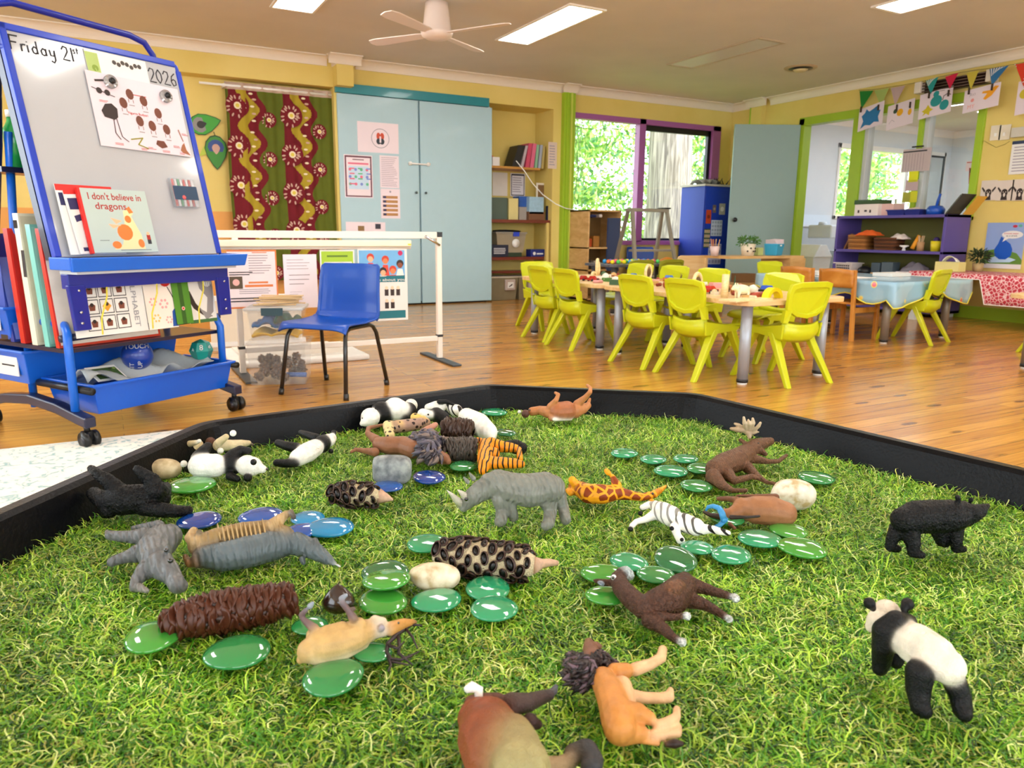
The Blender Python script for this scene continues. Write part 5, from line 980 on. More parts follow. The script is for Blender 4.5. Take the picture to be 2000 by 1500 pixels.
# rug
m = MB(); m.box((-3.1, 1.2, 0), (.42, 3.17, .008)); mt, nt, b = base('rug_weave', .9); tc = N(nt, 'TexCoord'); n1 = N(nt, 'TexNoise', i_Scale=18, i_Detail=6, i_Distortion=2); nt.links.new(tc.outputs['Object'], n1.inputs['Vector']); rp = ramp(nt, [(.45, 'ECE8DC'), (.56, 'E2E0D6'), (.62, '8FB4B4'), (.7, 'C2CCC8')]); nt.links.new(n1.outputs['Fac'], rp.inputs[0]); nt.links.new(rp.outputs[0], b.inputs['Base Color'])
tag(m.build('rug', mt), 'cream rug with faded teal pattern beneath the tray', 'rug')
# ---------------------------------------------------------------- blue stacking chair
bc = thing('plastic_chair', 'bright blue plastic chair with black tube legs in front of the display frame', 'chair', (.98, 3.70, 0), math.atan2(.74, -.67))
# local: +y is the way the chair faces (rz turns +y to (-.74,-.67))
bc.rotation_euler = (0, 0, math.atan2(.74, -.67))
BC = mat('0D4AAC', .36, coat=.1, var=.03); sw = .19
def shell(u, v):        # u across 0..1, v from seat front 0 to back top 1
    P = [(.19, .335), (.175, .352), (.10, .348), (.0, .340), (-.10, .342), (-.145, .352), (-.17, .385), (-.178, .43), (-.185, .50), (-.195, .57), (-.205, .615), (-.212, .635)]
    k = v * (len(P) - 1); i = min(int(k), len(P) - 2); t = k - i; y = P[i][0] * (1 - t) + P[i + 1][0] * t; z = P[i][1] * (1 - t) + P[i + 1][1] * t
    a = 2 * u - 1; wd = sw * (1 if v < .45 else 1 - .10 * (v - .45) / .55)
    if v > .93: wd *= 1 - .10 * ((v - .93) / .07) ** 2
    x = wd * a; cup = .022 * abs(a) ** 3
    if v < .45: z += cup * (v / .45) + (-.02 * abs(a) ** 6 if v < .1 else 0); 
    else: y += cup * 1.3; 
    return (x, y, z)
MB().grid(shell, 16, 44).build('seat_shell', BC, bc, solid=.008)
LB = mat('18191C', .3, coat=.4, var=.02)
for s_ in (-1, 1):
    MB().tube([(s_ * .185, .20, .012), (s_ * .165, .155, .29), (s_ * .158, .135, .322), (s_ * .155, .10, .333), (s_ * .155, -.09, .333), (s_ * .158, -.12, .322), (s_ * .165, -.14, .29), (s_ * .19, -.20, .012)], .0105, 12).build('leg_frame', LB, bc)
    for y_, z_ in ((.20, 0), (-.20, 0)): MB().cyl((s_ * .1865, y_ * 1.005, 0), (s_ * .1845, y_ * .98, .03), .0135, 12).build('foot_cap', LB, bc)
MB().box((-.155, -.06, .326), (.155, -.05, .336)).box((-.155, .06, .326), (.155, .07, .336)).build('seat_brace', LB, bc)
# ---------------------------------------------------------------- white display frame with posters
WF = mat('E9E2D8', .4, var=.03); GF = mat('3A4048', .4)
df = thing('display_frame', 'low white metal frame stand with a rolled screen and hanging posters', 'display stand', (1.2, 4.3, 0)); F0 = Matrix.Translation((-1.2, -4.3, 0))
m = MB(F0); m.box((.50, 4.285, .76), (1.80, 4.315, .80)); m.build('top_rail', WF, df, bevel=.003); m = MB(F0); m.box((1.80, 4.285, .77), (1.835, 4.32, .80)); m.build('corner_cap', M_BLACK, df)
for x in (1.815, .62):
    MB(F0).box((x - .016, 4.286, .015), (x + .016, 4.318, .77)).build('post', WF, df, bevel=.003); MB(F0).box((x - .03, 4.03, 0), (x + .03, 4.57, .012)).build('foot_plate', GF, df, bevel=.003); MB(F0).box((x - .018, 4.284, .15), (x + .018, 4.32, .165)).build('collar', M_BLACK, df)
MB(F0).box((.62, 4.29, .125), (1.80, 4.31, .155)).build('lower_rail', WF, df, bevel=.003)
MB(F0).cyl((1.72, 4.28, .775), (1.815, 4.28, .72), .008, 8).build('latch_arm', CHROME, df)
sr = thing('rolled_screen', 'cream roller screen housing clipped below the white top rail', 'screen', (1.05, 4.28, .72)); MB().box((-.53, -.03, -.008), (.57, .02, .03)).build('housing', mat('F0E8D0', .4), sr, bevel=.006); MB().cyl((-.53, -.005, -.014), (.57, -.005, -.014), .009, 10).build('bottom_bar', WF, sr); MB().box((.545, -.031, 0), (.565, -.03, .01)).build('clip', mat('D8D040', .4), sr)
def wcard(tlp, brp, Y, t=.0015, tilt=0):
    a, b_ = atY(*tlp, Y), atY(*brp, Y); return Card(a, (1, tilt, 0), (0, 0, -1), b_.x - a.x, a.z - b_.z, t)
c = wcard((442, 488), (545, 600), 4.262); 
for a in ((0, 0, 1, .03), (0, .97, 1, 1), (.97, 0, 1, 1)): c.rect(*a, 1)
c.lines(.42, .08, .9, .42, 8, 2, .5, .25); c.rect(.02, .45, .28, .66, 3); c.disc(.15, .55, .07, 4); c.lines(.02, .36, .5, .44, 2, 5, .2, .4); c.lines(.4, .53, .8, .57, 1, 1, 0, .8); c.lines(.32, .58, .9, .63, 1, 1, 0, .8); c.lines(.2, .66, .9, .76, 3, 2, .2, .3); c.lines(.02, .8, .85, .9, 2, 5, .2, .4); c.rect(.5, .04, .8, .055, 1)
tag(c.build('info_poster', [mat('F1DFE2', .6), mat('E08048', .6), mat('8A8088', .6), mat('5A4A38', .6), mat('E8B0A8', .6), INK]), 'pink-white poster with orange border hanging behind the easel', 'poster')
c = wcard((552, 497), (622, 600), 4.264); c.lines(.1, .08, .9, .3, 4, 1, .4, .15); c.lines(.15, .35, .85, .6, 3, 1, .5, .15); c.lines(.15, .68, .6, .85, 4, 1, .5, .1)
tag(c.build('letter_sheet', [mat('EEE2EA', .6), mat('8A8088', .6)]), 'white typed sheet with curled corners left of the green notice', 'notice')
c = wcard((624, 488), (694, 560), 4.266); c.rect(.04, .04, .96, 1, 1); c.lines(.2, .12, .8, .2, 1, 3, 0, .6); c.rect(.12, .32, .92, .95, 0)
for i in range(4): c.rect(.18 + .18 * i, .38, .24 + .18 * i, .5, 2)
tag(c.build('green_notice', [WHITEP, mat('A4C832', .5), INK, mat('5A7A20', .5)]), 'lime green notice above the back of the blue chair', 'notice')
c = wcard((698, 486), (797, 624), 4.262); c.rect(.02, .02, .95, .37, 1); c.rect(.02, .37, .95, .46, 2); c.text('We care about you', .03, .445, .022, 0, width=.28, bold=.0005); c.rect(.02, .86, .95, .97, 2)
for (u, v, s_, h_) in [(.25, .13, 3, 5), (.55, .16, 6, 5), (.12, .3, 4, 6), (.5, .32, 3, 7), (.7, .3, 6, 5), (.85, .22, 8, 7), (.3, .33, 5, 3)]: c.disc(u, v - .015, .075, h_); c.disc(u, v + .01, .055, s_ if s_ != h_ else 4); c.poly([(u - .08, .37), (u - .05, v + .06), (u + .05, v + .06), (u + .08, .37)], 9 if h_ == 5 else 0)
c.disc(.86, .06, .05, 10)
for k in range(2):
    c.rect(.48, .49 + .19 * k, .93, .67 + .19 * k, 0); c.rect(.04, .49 + .19 * k, .45, .67 + .19 * k, 0)
    for j in range(3 - k): c.rect(.52 + .12 * j, .56 + .18 * k, .60 + .12 * j, .65 + .18 * k, 7); c.disc(.56 + .12 * j, .54 + .18 * k, .035, 4)
tag(c.build('care_poster', [WHITEP, mat('6FAEE0', .5), mat('14707E', .5), mat('F0B088', .5), mat('F4D0B4', .5), mat('C8402C', .5), mat('D88050', .5), mat('30201E', .5), mat('8A4A34', .5), mat('E04838', .5), mat('C02060', .5)]), 'blue and teal poster of cartoon faces reading We care about you', 'poster')
# clear tubs
CLR = bpy.data.materials.new('clear_plastic'); CLR.use_nodes = True; _b = CLR.node_tree.nodes['Principled BSDF']; _b.inputs['Base Color'].default_value = (.8, .8, .78, 1); _b.inputs['Roughness'].default_value = .15; _b.inputs['Alpha'].default_value = .12
t = thing('clear_tub', 'clear plastic tub of pine cones standing on the floor behind the blue chair', 'tub', (.78, 4.05, 0), -.35)
bin_(MB(), -.15, -.13, .002, .15, .15, .225, ins=.012, t=.003).build('tub', CLR, t); 
r_ = random.Random(5)
for i in range(46):
    p = Vector((r_.uniform(-.105, .105), r_.uniform(-.085, .1), .03 + r_.random() ** 1.3 * .1)); pq = Matrix.Translation((.78, 4.05, 0)) @ Matrix.Rotation(-.35, 4, 'Z') @ p
    if i < 2: cone = None
    m = MB(); s_ = r_.uniform(.015, .023); m.ell((0, 0, 0), (s_, s_, s_ * 1.2), 9, 6); 
    for k in range(16): a = k * 2.4; z = s_ * (1 - 2 * (k + .5) / 16); rr_ = math.sqrt(max(s_ * s_ - z * z, 0)); m.ell((rr_ * math.cos(a), rr_ * math.sin(a), z * 1.2), (s_ * .3, s_ * .3, s_ * .16), 5, 3, mi=1)
    o = m.build('pine_cone', [mat('3A2418', .6), mat('7A5A44' if i % 3 else '4C4650', .6)]); o.location = pq; o.rotation_euler = (r_.random() * 3, r_.random() * 3, 0); tag(o, 'small brown pine cone inside the clear floor tub', 'pine cone', 'pine cones in the clear tub')
o = MB(Matrix.Translation((.84, 3.99, .04)) @ Matrix.Rotation(-.5, 4, 'Z')).cyl((-.06, 0, 0), (.06, 0, 0), .013, 10).build('blue_tube', mat('3070C8', .3)); tag(o, 'short blue tube at the bottom of the clear tub', 'tube')
t2 = thing('craft_box', 'clear lidded box of yellow and blue craft cloth stacked on the floor tub', 'box', (.78, 4.08, .23), -.35)
bin_(MB(), -.135, -.11, 0, .135, .13, .16, ins=.015, t=.003).build('box', CLR, t2); MB().box((-.15, -.125, .16), (.15, .145, .175)).build('lid', mat('D8DAD8', .25, alpha=.7), t2, bevel=.004); MB().box((-.06, -.13, .135), (.05, -.123, .175)).build('latch', mat('34505A', .4), t2)
def lump(x0, y0, z0, x1, y1, z1, sd): 
    q = random.Random(sd); m = MB(); m.grid(lambda u, v: (x0 + (x1 - x0) * u, y0 + (y1 - y0) * v, z0 + (z1 - z0) * (.35 + .65 * abs(math.sin(u * 5 + sd) * math.cos(v * 4 + sd))) * (math.sin(PI * min(max(u, .03), .97)) ** .3)), 14, 12); return m
for k_, (a, h_) in enumerate([((-.12, -.095, .004, .115, .11, .07), 'E8B828'), ((-.115, -.10, .05, .02, .09, .13), '2A6AA8'), ((-.02, -.08, .05, .115, .1, .145), '1F6A50')]):
    m = lump(*a, k_ + 1); o = m.build('folded_cloth', mat(h_, .8, var=.15), solid=.012); o.location = t2.location; o.rotation_euler = (0, 0, -.35); tag(o, ('yellow', 'blue', 'green')[k_] + ' cloth bundled inside the craft box', 'cloth')
for i in range(9):
    m = MB(Matrix.Translation((.80 + r_.uniform(-.03, .03), 4.08 + r_.uniform(-.03, .03), .408 + .006 * i)) @ Matrix.Rotation(r_.uniform(-.5, .2), 4, 'Z')); m.box((-.11, -.012, 0), (.11, .012, .005)); o = m.build('wooden_stick', mat('D9B888', .6)); tag(o, 'flat wooden stick in the pile on the craft box lid', 'stick', 'wooden sticks on the craft box')
# low white tables behind the frame
t = thing('low_table', 'low white folded table base lying behind the clear tubs', 'table', (1.0, 4.8, 0)); MB().box((-.4, -.3, .0), (.42, .35, .035)).build('base', mat('EDEBE6', .35), t, bevel=.012); MB().box((-.33, -.22, .035), (.3, .28, .05)).build('inset_top', mat('E0D8CC', .4), t)
t = thing('white_board_panel', 'pale board leaning upright behind the clear tubs', 'board', (.92, 5.25, 0)); MB().box((-.35, 0, .0), (.25, .03, .36)).build('panel', mat('E6D8C4', .45), t, bevel=.004); MB().box((-.37, -.01, .34), (.27, .04, .37)).build('top_edge', M_WHITE, t)
MB().box((-.37, -.01, .03), (.27, .04, .06)).build('bottom_edge', M_WHITE, t)
# ================================================================ TABLES AND CHAIRS
LG = mat('C4CC14', .38, coat=.15, var=.04); BIRCH = wood_mat('birch', 'D4AC74', 'E2C490', (2, 14, 14), .45); PINE = wood_mat('pine', 'B87428', 'D89848', (2, 14, 3), .35); SILV = mat('A4ACB8', .35, metal=.35, var=.03); TANW = wood_mat('tan_ply', 'C79A5C', 'DDB57C', (3, 3, 9), .45)
def lime_chair(name, label, m=LG):
    t = thing(name, label, 'chair', group='lime green plastic children chairs')
    MB().grid(lambda u, v: ((2 * u - 1) * (.155 - .02 * (abs(2 * v - 1) ** 4)), -.13 + .31 * v, .292 - .012 * math.sin(PI * v) * (1 - (2 * u - 1) ** 2) + .012 * abs(2 * u - 1) ** 4 - .02 * max(0, v - .85) / .15), 10, 10).build('seat', m, t, solid=.014)
    def low(u, v):
        a = 2 * u - 1; w_ = .150 - .012 * v; z = .25 + .075 * v + (.018 * abs(a) ** 2 * (v)); y = -.120 - .035 * v + .035 * abs(a) ** 3 - (.02 * math.sin(PI * min(1, v * 1.2))); return (a * w_, y, z - .02 * (1 - v) * (1 - abs(a) ** 2))
    MB().grid(low, 12, 6).build('lower_back', m, t, solid=.012)
    for s in (-1, 1):
        m_ = MB(); m_.hexa([(s * .125, -.135, .34), (s * .15, -.115, .34), (s * .15, -.135, .34), (s * .13, -.15, .34)], [(s * .115, -.15, .41), (s * .155, -.13, .41), (s * .155, -.15, .41), (s * .12, -.165, .41)]); m_.build('back_strut', m, t)
        m_ = MB(); m_.hexa([(s * .145, .10, .27), (s * .156, .10, .27), (s * .15, -.13, .25), (s * .14, -.13, .25)], [(s * .145, .12, .29), (s * .158, .12, .29), (s * .156, -.14, .33), (s * .143, -.14, .33)]); m_.build('side_skirt', m, t, bevel=.003)
    out = [(-.150, .41), (-.162, .50), (-.155, .545), (-.10, .558), (.10, .558), (.155, .545), (.162, .50), (.150, .41), (.08, .372), (0, .36), (-.08, .372)]
    inn = [(-.128, .425), (-.135, .50), (-.13, .52), (-.09, .527), (.09, .527), (.13, .52), (.135, .50), (.128, .425), (.07, .392), (0, .382), (-.07, .392)]
    fy = lambda x, z, d=0: (x, -.150 - (z - .38) * .22 + .35 * x * x * 4 * .5 + d, z)
    n_ = len(out); mm = MB(); vs = [fy(x, z, -.016) for x, z in out] + [fy(x, z, -.016) for x, z in inn] + [fy(x, z, -.006) for x, z in inn] + [fy(x, z, .004) for x, z in out]
    fs = [(i, (i + 1) % n_, n_ + (i + 1) % n_, n_ + i) for i in range(n_)] + [(n_ + i, n_ + (i + 1) % n_, 2 * n_ + (i + 1) % n_, 2 * n_ + i) for i in range(n_)] + [tuple(range(2 * n_, 3 * n_)), tuple(range(4 * n_ - 1, 3 * n_ - 1, -1))] + [((i + 1) % n_, i, 3 * n_ + i, 3 * n_ + (i + 1) % n_) for i in range(n_)]
    mm.add(vs, fs); mm.build('backrest', m, t, bevel=.003)
    for sx in (-1, 1):
        for y0, y1, tx in ((.07, .20, .005), (-.05, -.215, .02)):
            mm = MB(); w0, w1 = .026, .016; d0, d1 = .02, .013; x0, x1 = sx * .128, sx * (.145 + tx)
            mm.hexa([(x1 - w1, y1 - d1, 0), (x1 + w1, y1 - d1, 0), (x1 + w1, y1 + d1, 0), (x1 - w1, y1 + d1, 0)], [(x0 - w0, y0 - d0, .285), (x0 + w0, y0 - d0, .285), (x0 + w0, y0 + d0, .285), (x0 - w0, y0 + d0, .285)]); mm.build('leg', m, t, bevel=.005)
    return t
ch0 = lime_chair('school_chair', 'lime green chair at the near end of the long table, back to the camera'); ch0.location = (3.29, 2.885, 0)
H_ = PI / 2
for x, y, r, lb in [(3.0, 3.19, -H_, 'lime green chair on the near side of the long table, first from the near corner'), (2.98, 3.61, -H_, 'lime green chair on the near side of the long table, second from the near corner'),
    (2.98, 4.40, -H_, 'lime green chair on the near side of the long table, third from the near corner'), (3.03, 4.84, -H_, 'lime green chair on the near side of the long table, farthest from the near corner'),
    (3.74, 3.45, H_, 'lime green chair behind the yellow toy arch on the far side of the table'), (3.74, 4.1, H_, 'lime green chair on the far side of the table behind the white pig'), (3.76, 4.55, H_, 'lime green chair on the far side of the long table near the toy deer'),
    (3.76, 4.98, H_, 'lime green chair on the far side of the long table near its left end'), (3.28, 5.42, PI, 'lime green chair at the far left end of the long table'), (5.46, 3.53, .2, 'lime green chair at the table with the blue cloth'),
    (5.5, 4.86, PI, 'lime green chair behind the wooden chairs at the blue cloth table'), (5.8, 2.62, PI, 'lime green chair cut by the right edge of the photo')]:
    dup(ch0, (x, y, 0), r, lb)
def table(x0, y0, x1, y1, z, name, label, topm, legm=SILV, r=.03, ins=.10, foot=True, t_=.026, sq=False):
    cx, cy = (x0 + x1) / 2, (y0 + y1) / 2; t = thing(name, label, 'table', (cx, cy, 0)); w, h = (x1 - x0) / 2, (y1 - y0) / 2; rr_ = .09 if not sq else .02; P = []
    for sx, sy, a0 in ((1, 1, 0), (-1, 1, 90), (-1, -1, 180), (1, -1, 270)):
        for k in range(5): a = math.radians(a0 + 22.5 * k); P.append((sx * (w - rr_) + rr_ * math.cos(a), sy * (h - rr_) + rr_ * math.sin(a)))
    MB().prism(P, (0, 0, z - t_), (1, 0, 0), (0, 1, 0), (0, 0, t_)).build('tabletop', topm, t, bevel=.003)
    for sx in (-1, 1):
        for sy in (-1, 1):
            lx, ly = sx * (w - ins), sy * (h - ins); m = MB()
            if sq: m.box((lx - r, ly - r, 0), (lx + r, ly + r, z - t_))
            else: m.cyl((lx, ly, .03), (lx, ly, z - t_), r, 20)
            lg = m.build('leg', legm, t)
            if foot: MB().cyl((lx, ly, 0), (lx, ly, .012), r * .85, 16, 1).cyl((lx, ly, .012), (lx, ly, .03), r * 1.05, 16).build('foot', [M_BLACK, M_WHITE], lg)
    return t
table(2.89, 2.765, 3.69, 4.10, .46, 'kids_table', 'nearer birch topped half of the long play table with silver legs', BIRCH)
table(2.89, 4.11, 3.69, 5.22, .46, 'kids_table', 'farther birch topped half of the long play table with silver legs', BIRCH)
table(5.02, 3.42, 5.98, 4.72, .46, 'kids_table', 'table under the blue patterned cloth', BIRCH, mat('8E8880', .4, metal=.4), ins=.11)
table(4.84, 1.3, 5.9, 2.56, .46, 'kids_table', 'birch table cut by the right edge of the photo', BIRCH, mat('8E8880', .4, metal=.4), ins=.12)
table(6.86, 2.75, 7.54, 4.52, .46, 'white_table', 'white wooden table by the right wall under the red cloth', M_WHITE, mat('DDE8EC', .4), sq=True, ins=.05, foot=False)
table(4.35, 5.95, 5.38, 6.5, .50, 'kids_table', 'dark topped table with coloured balls near the window', mat('5A5A60', .3), mat('6A6A70', .4), ins=.1)
LG_SHADED = mat('8C9020', .5, var=.05)  # lime plastic of the shaded chairs, the shade put into the colour
for x, y, lb in ((4.47, 5.84, 'lime green chair with shade painted into its colour, left of the pair at the ball table'), (4.84, 5.84, 'lime green chair with shade painted into its colour, right of the pair at the ball table')):
    d = lime_chair('school_chair', lb, LG_SHADED); d.location = (x, y, 0); d.rotation_euler = (0, 0, .1)
# wooden chairs
def wood_chair(loc, rz, label):
    t = thing('wooden_chair', label, 'chair', loc, rz, 'honey pine children chairs')
    for s in (-1, 1):
        MB().hexa([(s * .15 - .014, -.15, 0), (s * .15 + .014, -.15, 0), (s * .15 + .014, -.12, 0), (s * .15 - .014, -.12, 0)], [(s * .15 - .014, -.185, .545), (s * .15 + .014, -.185, .545), (s * .15 + .014, -.16, .545), (s * .15 - .014, -.16, .545)]).build('rear_leg', PINE, t, bevel=.003)
        MB().box((s * .15 - .014, .12, 0), (s * .15 + .014, .15, .28)).build('front_leg', PINE, t, bevel=.003); MB().box((s * .15 - .008, -.13, .22), (s * .15 + .008, .13, .26)).build('side_rail', PINE, t)
    MB().box((-.16, -.13, .28), (.16, .165, .296)).build('seat', PINE, t, bevel=.003)
    MB().grid(lambda u, v: (-.15 + .3 * u, -.172 - .012 * math.sin(PI * u) - .01 * v, .41 + .13 * v + .012 * math.sin(PI * u) * v), 10, 4).build('backrest', PINE, t, solid=.014)
    return t
wood_chair((4.99 + .13, 3.85, 0), -H_, 'pine chair at the blue cloth table, nearer of the two wooden ones'); wood_chair((4.99 + .13, 4.235, 0), -H_, 'pine chair at the blue cloth table, farther of the two wooden ones')
# blue cloth with scalloped drop
m, nt, b = base('vinyl_cloth', .25, .3); tc = N(nt, 'TexCoord'); vo = N(nt, 'TexVoronoi', i_Scale=9); nt.links.new(tc.outputs['Object'], vo.inputs['Vector']); rp = ramp(nt, [(.16, 'E8788C'), (.2, 'F0E060'), (.26, '8FB8D0')]); nt.links.new(vo.outputs['Distance'], rp.inputs[0])
vo2 = N(nt, 'TexNoise', i_Scale=5); nt.links.new(tc.outputs['Object'], vo2.inputs['Vector']); mr = ramp(nt, [(.5, '000000'), (.56, 'FFFFFF')]); nt.links.new(vo2.outputs['Fac'], mr.inputs[0]); mx = N(nt, 'Mix', data_type='RGBA'); nt.links.new(mr.outputs[0], mx.inputs['Factor']); mx.inputs['A'].default_value = rgb('9CC0D4'); nt.links.new(rp.outputs[0], mx.inputs['B']); nt.links.new(mx.outputs['Result'], b.inputs['Base Color']); VIN = m
def cloth(x0, y0, x1, y1, z, drop, name, mats, label, trim=None, wav=4, flat=None):
    t = thing(name, label, 'tablecloth', ((x0 + x1) / 2, (y0 + y1) / 2, z)); M0 = Matrix.Translation((-(x0 + x1) / 2, -(y0 + y1) / 2, -z)); m = MB(M0); e = .006
    pts = []; n_ = 26
    for i in range(n_): pts.append((x0 - e + (x1 - x0 + 2 * e) * i / n_, y0 - e, 0, -1, i / n_, 0))
    for i in range(n_): pts.append((x1 + e, y0 - e + (y1 - y0 + 2 * e) * i / n_, 1, 0, i / n_, 1))
    for i in range(n_): pts.append((x1 + e - (x1 - x0 + 2 * e) * i / n_, y1 + e, 0, 1, i / n_, 2))
    for i in range(n_): pts.append((x0 - e, y1 + e - (y1 - y0 + 2 * e) * i / n_, -1, 0, i / n_, 3))
    K = len(pts); k_ = 6; vs = []; low = []
    for r_ in range(k_):
        for p in pts:
            d = drop(p[5], p[4]); q = r_ / (k_ - 1); out = .012 * math.sin(p[4] * wav * 6.28) * q * min(1, d / .08) + .01 * q; v = (p[0] + p[2] * out, p[1] + p[3] * out, z + .004 - d * q); vs.append(v)
            if r_ == k_ - 1: low.append(v)
    fs = [(r_ * K + i, r_ * K + (i + 1) % K, (r_ + 1) * K + (i + 1) % K, (r_ + 1) * K + i) for r_ in range(k_ - 1) for i in range(K)]
    m.add(vs, fs, 0, True); m.add(vs[:K], [tuple(range(K - 1, -1, -1))], 0); m.build('sheet', mats, t, solid=.002)
    if trim: MB(M0).tube(low, .0055, 6, closed=True).build('trim', trim, t)
    return t
YT = mat('E8DC50', .5)
cloth(5.02, 3.42, 5.98, 4.72, .465, lambda sd, u: (.07 + .12 * abs(math.cos(u * PI * 1.0)) ** 1.2) if sd == 0 else (.10 + .07 * math.sin(u * 9) ** 2), 'table_cloth', VIN, 'pale blue flowered vinyl cloth with yellow edging on the table', YT)
m, nt, b = base('red_print', .6); tc = N(nt, 'TexCoord'); vo = N(nt, 'TexVoronoi', i_Scale=34, feature='DISTANCE_TO_EDGE'); nt.links.new(tc.outputs['Object'], vo.inputs['Vector']); rp = ramp(nt, [(.03, 'F2D8D8'), (.1, 'D04858'), (.3, 'C03040')]); nt.links.new(vo.outputs['Distance'], rp.inputs[0]); nt.links.new(rp.outputs[0], b.inputs['Base Color']); REDC = m
cloth(6.86, 2.75, 7.54, 4.52, .465, lambda sd, u: .045 if sd in (1, 2) else ((.045 if u < .42 else .26) if sd == 3 else .2), 'table_cloth', REDC, 'red and white leaf printed cloth on the white table', mat('F2E8E4', .6), 3)
for i, (x, y, w, h, lb) in enumerate([(5.35, 4.35, .26, .2, 'white paper sheet at the rear of the blue cloth'), (5.75, 3.95, .24, .18, 'white paper sheet at the right of the blue cloth'), (5.25, 3.9, .22, .18, 'white paper sheet near the wooden chairs on the blue cloth')]):
    tag(MB().box((x - w / 2, y - h / 2, .472), (x + w / 2, y + h / 2, .50 if i < 2 else .475)).build('paper_stack', WHITEP), lb, 'paper')
# ---------------------------------------------------------------- playthings on the long table
ZT = .46; PG = 'wooden toys on the long table'
def onT(px, py, z=ZT): p = atz(px, py, z); return (min(max(p.x, 2.96), 3.62), min(max(p.y, 2.85), 5.15), z)
def arch(px, py, R, r, w, mt, label, cat='wooden arch', rz=0, name='wooden_arch', squash=1.0, n=14):
    p = onT(px, py); m = MB(); O_ = []; I_ = []
    for i in range(n + 1): a = PI * i / n; O_.append((R * math.cos(a), R * squash * math.sin(a))); I_.append((r * math.cos(a), r * squash * math.sin(a)))
    for i in range(n):
        m.hexa([(O_[i][0], -w, O_[i][1]), (O_[i + 1][0], -w, O_[i + 1][1]), (I_[i + 1][0], -w, I_[i + 1][1]), (I_[i][0], -w, I_[i][1])], [(O_[i][0], w, O_[i][1]), (O_[i + 1][0], w, O_[i + 1][1]), (I_[i + 1][0], w, I_[i + 1][1]), (I_[i][0], w, I_[i][1])])
    o = m.build(name, mt); o.location = p; o.rotation_euler = (0, 0, rz); tag(o, label, cat, PG); return o
LWOOD = wood_mat('light_wood', 'E2C48A', 'EED8A8', (20, 20, 60), .5); BARK = mat('6A5230', .8, var=.3, vs=80)
def slice_ring(px, py, R, label, rz=.3):
    R *= 1.5; p = onT(px, py); t = thing('log_slice', label, 'wooden toy', p, rz, PG); m = MB(); 
    m.tube([(R * .8 * math.cos(a), 0, R + R * math.sin(a)) for a in [i * 2 * PI / 18 for i in range(18)]], R * .22, 8, closed=True); m.build('ring', LWOOD, t)
    m = MB(); m.cyl((0, -.006, R), (0, .006, R), R * .62, 16); m.build('bark_centre', BARK, t)
slice_ring(1138, 534, .042, 'tall upright log ring at the left end of the long table', .9); slice_ring(1204, 530, .034, 'slim upright log ring left of the yellow chair back', 1.1)
slice_ring(1284, 545, .035, 'log ring with mossy centre in front of the red car', .4); slice_ring(1361, 568, .035, 'cream ring with a green core near the deer', .3)
arch(1160, 538, .035, .02, .01, LWOOD, 'small wooden arch beside the tall log ring', rz=.4)
arch(1240, 552, .115, .085, .012, LWOOD, 'long low wooden bridge arch in the middle of the table', rz=.25, squash=.4)
arch(1508, 583, .075, .05, .02, mat('F2E010', .4), 'yellow plastic arch with printed dots behind the blue car', 'toy arch', rz=.2, name='toy_arch', squash=.8)
def peg(px, py, hgt, r, mt, label, name='wooden_peg', cat='wooden toy', r2=None):
    hgt *= 1.5; r *= 1.4; r2 = r * .15 if r2 else None; p = onT(px, py); o = MB().cyl((0, 0, 0), (0, 0, hgt), r, 10, r2=r2).build(name, mt); o.location = p; tag(o, label, cat, PG)
peg(1407, 582, .085, .014, LWOOD, 'tall cream wooden post on the table'); peg(1170, 530, .05, .008, LWOOD, 'thin twig post on the table left of the red cup'); peg(1434, 566, .06, .006, mat('1E4A2E', .6), 'slim dark green toy tree', 'toy_tree', r2=.001); peg(1421, 570, .05, .009, mat('1A3A28', .6), 'short dark green toy tree', 'toy_tree', r2=.002)
peg(1184, 530, .03, .012, mat('C8242A', .5), 'small red cup on the table', 'toy_cup', 'toy'); peg(1113, 541, .02, .016, mat('A8DCD0', .4), 'mint coloured small tub at the left end of the table', 'toy_tub', 'toy'); peg(1083, 538, .02, .012, mat('5A3A7A', .4), 'purple block at the left end of the table', 'toy_block', 'toy')
def car(px, py, L_, col, label, rz=.2, roof=None):
    L_ *= 1.7; p = onT(px, py); t = thing('toy_car', label, 'toy car', p, rz, PG); m = MB(); h = L_ * .22; w = L_ * .24
    m.hexa([(-L_ / 2, -w, h * .4), (L_ / 2, -w, h * .4), (L_ / 2, w, h * .4), (-L_ / 2, w, h * .4)], [(-L_ / 2, -w, h * 1.2), (L_ / 2, -w, h * 1.1), (L_ / 2, w, h * 1.1), (-L_ / 2, w, h * 1.2)])
    m.hexa([(-L_ * .3, -w, h * 1.2), (L_ * .25, -w, h * 1.2), (L_ * .25, w, h * 1.2), (-L_ * .3, w, h * 1.2)], [(-L_ * .2, -w * .8, h * 2), (L_ * .1, -w * .8, h * 2), (L_ * .1, w * .8, h * 2), (-L_ * .2, w * .8, h * 2)], 1 if roof else 0); m.build('body', [mat(col, .25, coat=.5), mat(roof or col, .25, coat=.5)], t, bevel=.002)
    for sx in (-1, 1):
        for sy in (-1, 1): MB().cyl((sx * L_ * .3, sy * w * .8, h * .5), (sx * L_ * .3, sy * w * 1.15, h * .5), h * .5, 10).build('wheel', M_BLACK, t)
car(1140, 548, .05, 'A81C20', 'dark red toy car, left of a pair at the table edge'); car(1158, 549, .05, 'B01C1C', 'dark red toy car, right of a pair at the table edge', .1); car(1318, 549, .06, 'D03020', 'red toy car behind the log ring', .3, '3A6AB0'); car(1312, 541, .05, '3A6AB0', 'blue toy car behind the red one', .3)
